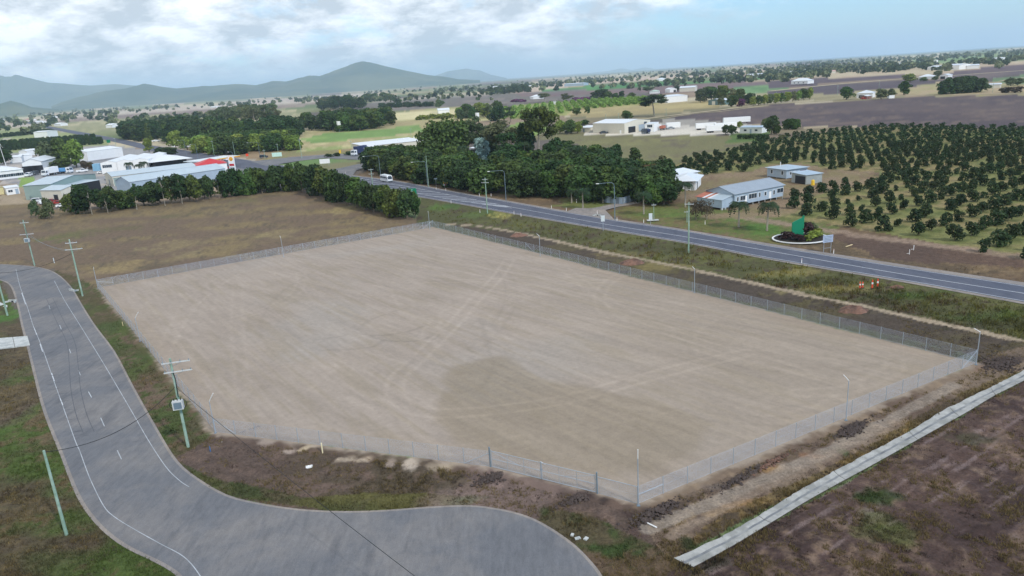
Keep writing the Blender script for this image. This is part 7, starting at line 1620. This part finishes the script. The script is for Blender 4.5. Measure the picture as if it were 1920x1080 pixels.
# small water tank on a stand, far paddock
e = thing('water_tank', 'white tank on a tall post before the paddock grove', 'tank', tuple(P(637, 247)), 0)
MB().cyl((0, 0, 6), (0, 0, 9.5), 1.9, 1.9, 12).build('tank', M_WHITE, e); MB().cyl((0, 0, 0), (0, 0, 6), .3, .3, 6).build('stand', M_GALVD, e)
e = thing('water_tank', 'white tank on a stand among the trees behind the wood', 'tank', tuple(P(896, 232)), 0)
MB().cyl((0, 0, 5), (0, 0, 9.5), 1.7, 1.7, 12).build('tank', M_WHITE, e)
for s_ in (-1, 1): MB().cyl((s_ * 1.2, 0, 0), (s_ * 1.2, 0, 5), .15, .15, 6).build('leg', M_GALVD, e)
e = thing('water_tank', 'white tank beyond the packing shed', 'tank', tuple(P(1754, 121)), 0); MB().cyl((0, 0, 0), (0, 0, 12), 5, 5, 14).build('tank', M_WHITE, e)

# ------------------------------------------------------------------ grass
def tufts(name, label, X, Y, C, hgt, wid, blades=5):
    n = len(X); N = n * blades; rr = np.random.default_rng(n)
    bx = np.repeat(X, blades) + rr.normal(0, 1, N) * np.repeat(wid, blades) * .9; by = np.repeat(Y, blades) + rr.normal(0, 1, N) * np.repeat(wid, blades) * .9
    h_ = np.repeat(hgt, blades) * rr.uniform(.6, 1.2, N); w_ = np.repeat(wid, blades) * rr.uniform(.3, .6, N); a = rr.uniform(0, 2 * math.pi, N); ln = rr.normal(0, .45, (N, 2)) * h_[:, None]
    z0 = -.12
    V = np.empty((N, 3, 3)); V[:, 0] = np.stack([bx - np.cos(a) * w_, by - np.sin(a) * w_, np.full(N, z0)], 1); V[:, 1] = np.stack([bx + np.cos(a) * w_, by + np.sin(a) * w_, np.full(N, z0)], 1)
    V[:, 2] = np.stack([bx + ln[:, 0], by + ln[:, 1], h_], 1)
    me = raw_mesh(name, V.reshape(-1, 3), np.arange(N * 3).reshape(-1, 3), M_TUFT)
    CC = np.repeat(C, blades, 0) * rr.uniform(.75, 1.35, (N, 1)); set_soil(me, np.repeat(CC, 3, 0).clip(0, 1))
    link(name, me, kind='stuff', label=label, category='grass')
M_TUFT, t = new_mat('grass_blades')
at = t.add('ShaderNodeAttribute', attribute_name='soil')
b = t.add('ShaderNodeBsdfPrincipled', inp={'Base Color': at.outputs['Color'], 'Roughness': .8, 'Specular IOR Level': .1})
tr = t.add('ShaderNodeBsdfTranslucent', inp={0: at.outputs['Color']})
t.add('ShaderNodeOutputMaterial', inp={0: t.add('ShaderNodeMixShader', inp={0: .25, 1: b.outputs[0], 2: tr.outputs[0]}).outputs[0]})
def sample(n, fmax):
    y = 1 / rg.uniform(1 / fmax, 1 / 34.0, n); x = rg.uniform(-1, 1, n) * (.76 * y + 18); return x, y
def scat(n, y0, y1, keep, hr, wr, name, label, bl=5, tint=(1, 1, 1), green_only=None, brightness=1.0, pal=None):
    x, y = sample(n, y1); m = y > y0; x, y = x[m], y[m]
    bad = inside(STREET, x, y) | inside(HIGHWAY, x, y) | inside(DRAIN, x, y) | (inside(LOT, x, y)) | (dline(LOT, x, y, True) < .9) | (dline(STREET, x, y, True) < .35) | (dline(HIGHWAY, x, y, True) < 1.6)
    x, y = x[~bad], y[~bad]
    for pts_, hw_, cc, st in TRKW[:6]:
        k_ = dline(pts_, x, y) > hw_ * 1.2; x, y = x[k_], y[k_]
    C = ground_colour(x, y)
    dens = fbm(x / 2.5, y / 2.5, 201, 3); gness = C[:, 1] / (C.mean(1) + 1e-6)
    k_ = keep(x, y, C, dens, gness); x, y, C, dens = x[k_], y[k_], C[k_], dens[k_]
    C = (mixc(pal[0], pal[1], len(x)) * .75 + C * .25) if pal else C * np.array(tint) * brightness
    h_ = rg.uniform(*hr, len(x)) * (0.6 + .8 * dens); tufts(name, label, x, y, C, h_, rg.uniform(*wr, len(x)), bl)
def mixc(a, b, n_): f = rg.random((n_, 1)); return np.array(S(*a)) * (1 - f) + np.array(S(*b)) * f
scat(170000, 30, 125, lambda x, y, C, d, g: (g > 1.0) & (d > .35 - (g - 1.05)) & (C.mean(1) > .03), (.10, .28), (.05, .11), 'grass', 'short green and dry grass on the verges', 4, brightness=1.05)
scat(150000, 30, 110, lambda x, y, C, d, g: (d + .5 * (fbm(x / .8, y / .8, 55, 2) - .5) > .5) & (C.mean(1) < .2) & (g < 1.1), (.08, .26), (.04, .11), 'dry_grass', 'dry straw tufts on the verges and bare block', 6, pal=((142, 124, 82), (100, 90, 58)))
scat(90000, 30, 110, lambda x, y, C, d, g: (d < .5) & (C.mean(1) < .2) & (fbm(x / 1.1, y / 1.1, 77, 2) > .5), (.06, .2), (.05, .12), 'dead_grass', 'dark dead grass and litter on the bare block', 4, pal=((66, 54, 48), (104, 90, 82)))
VER = P2([(790, 385), (1130, 432), (1920, 570), (2100, 610), (2100, 690), (1920, 640), (1440, 540), (960, 435), (830, 418)])
scat(120000, 90, 260, lambda x, y, C, d, g: inside(VER, x, y) & (d > .42), (.25, .65), (.12, .25), 'tall_grass', 'tall yellowing grass on the highway verge', 4, tint=(1.3, 1.25, .9))
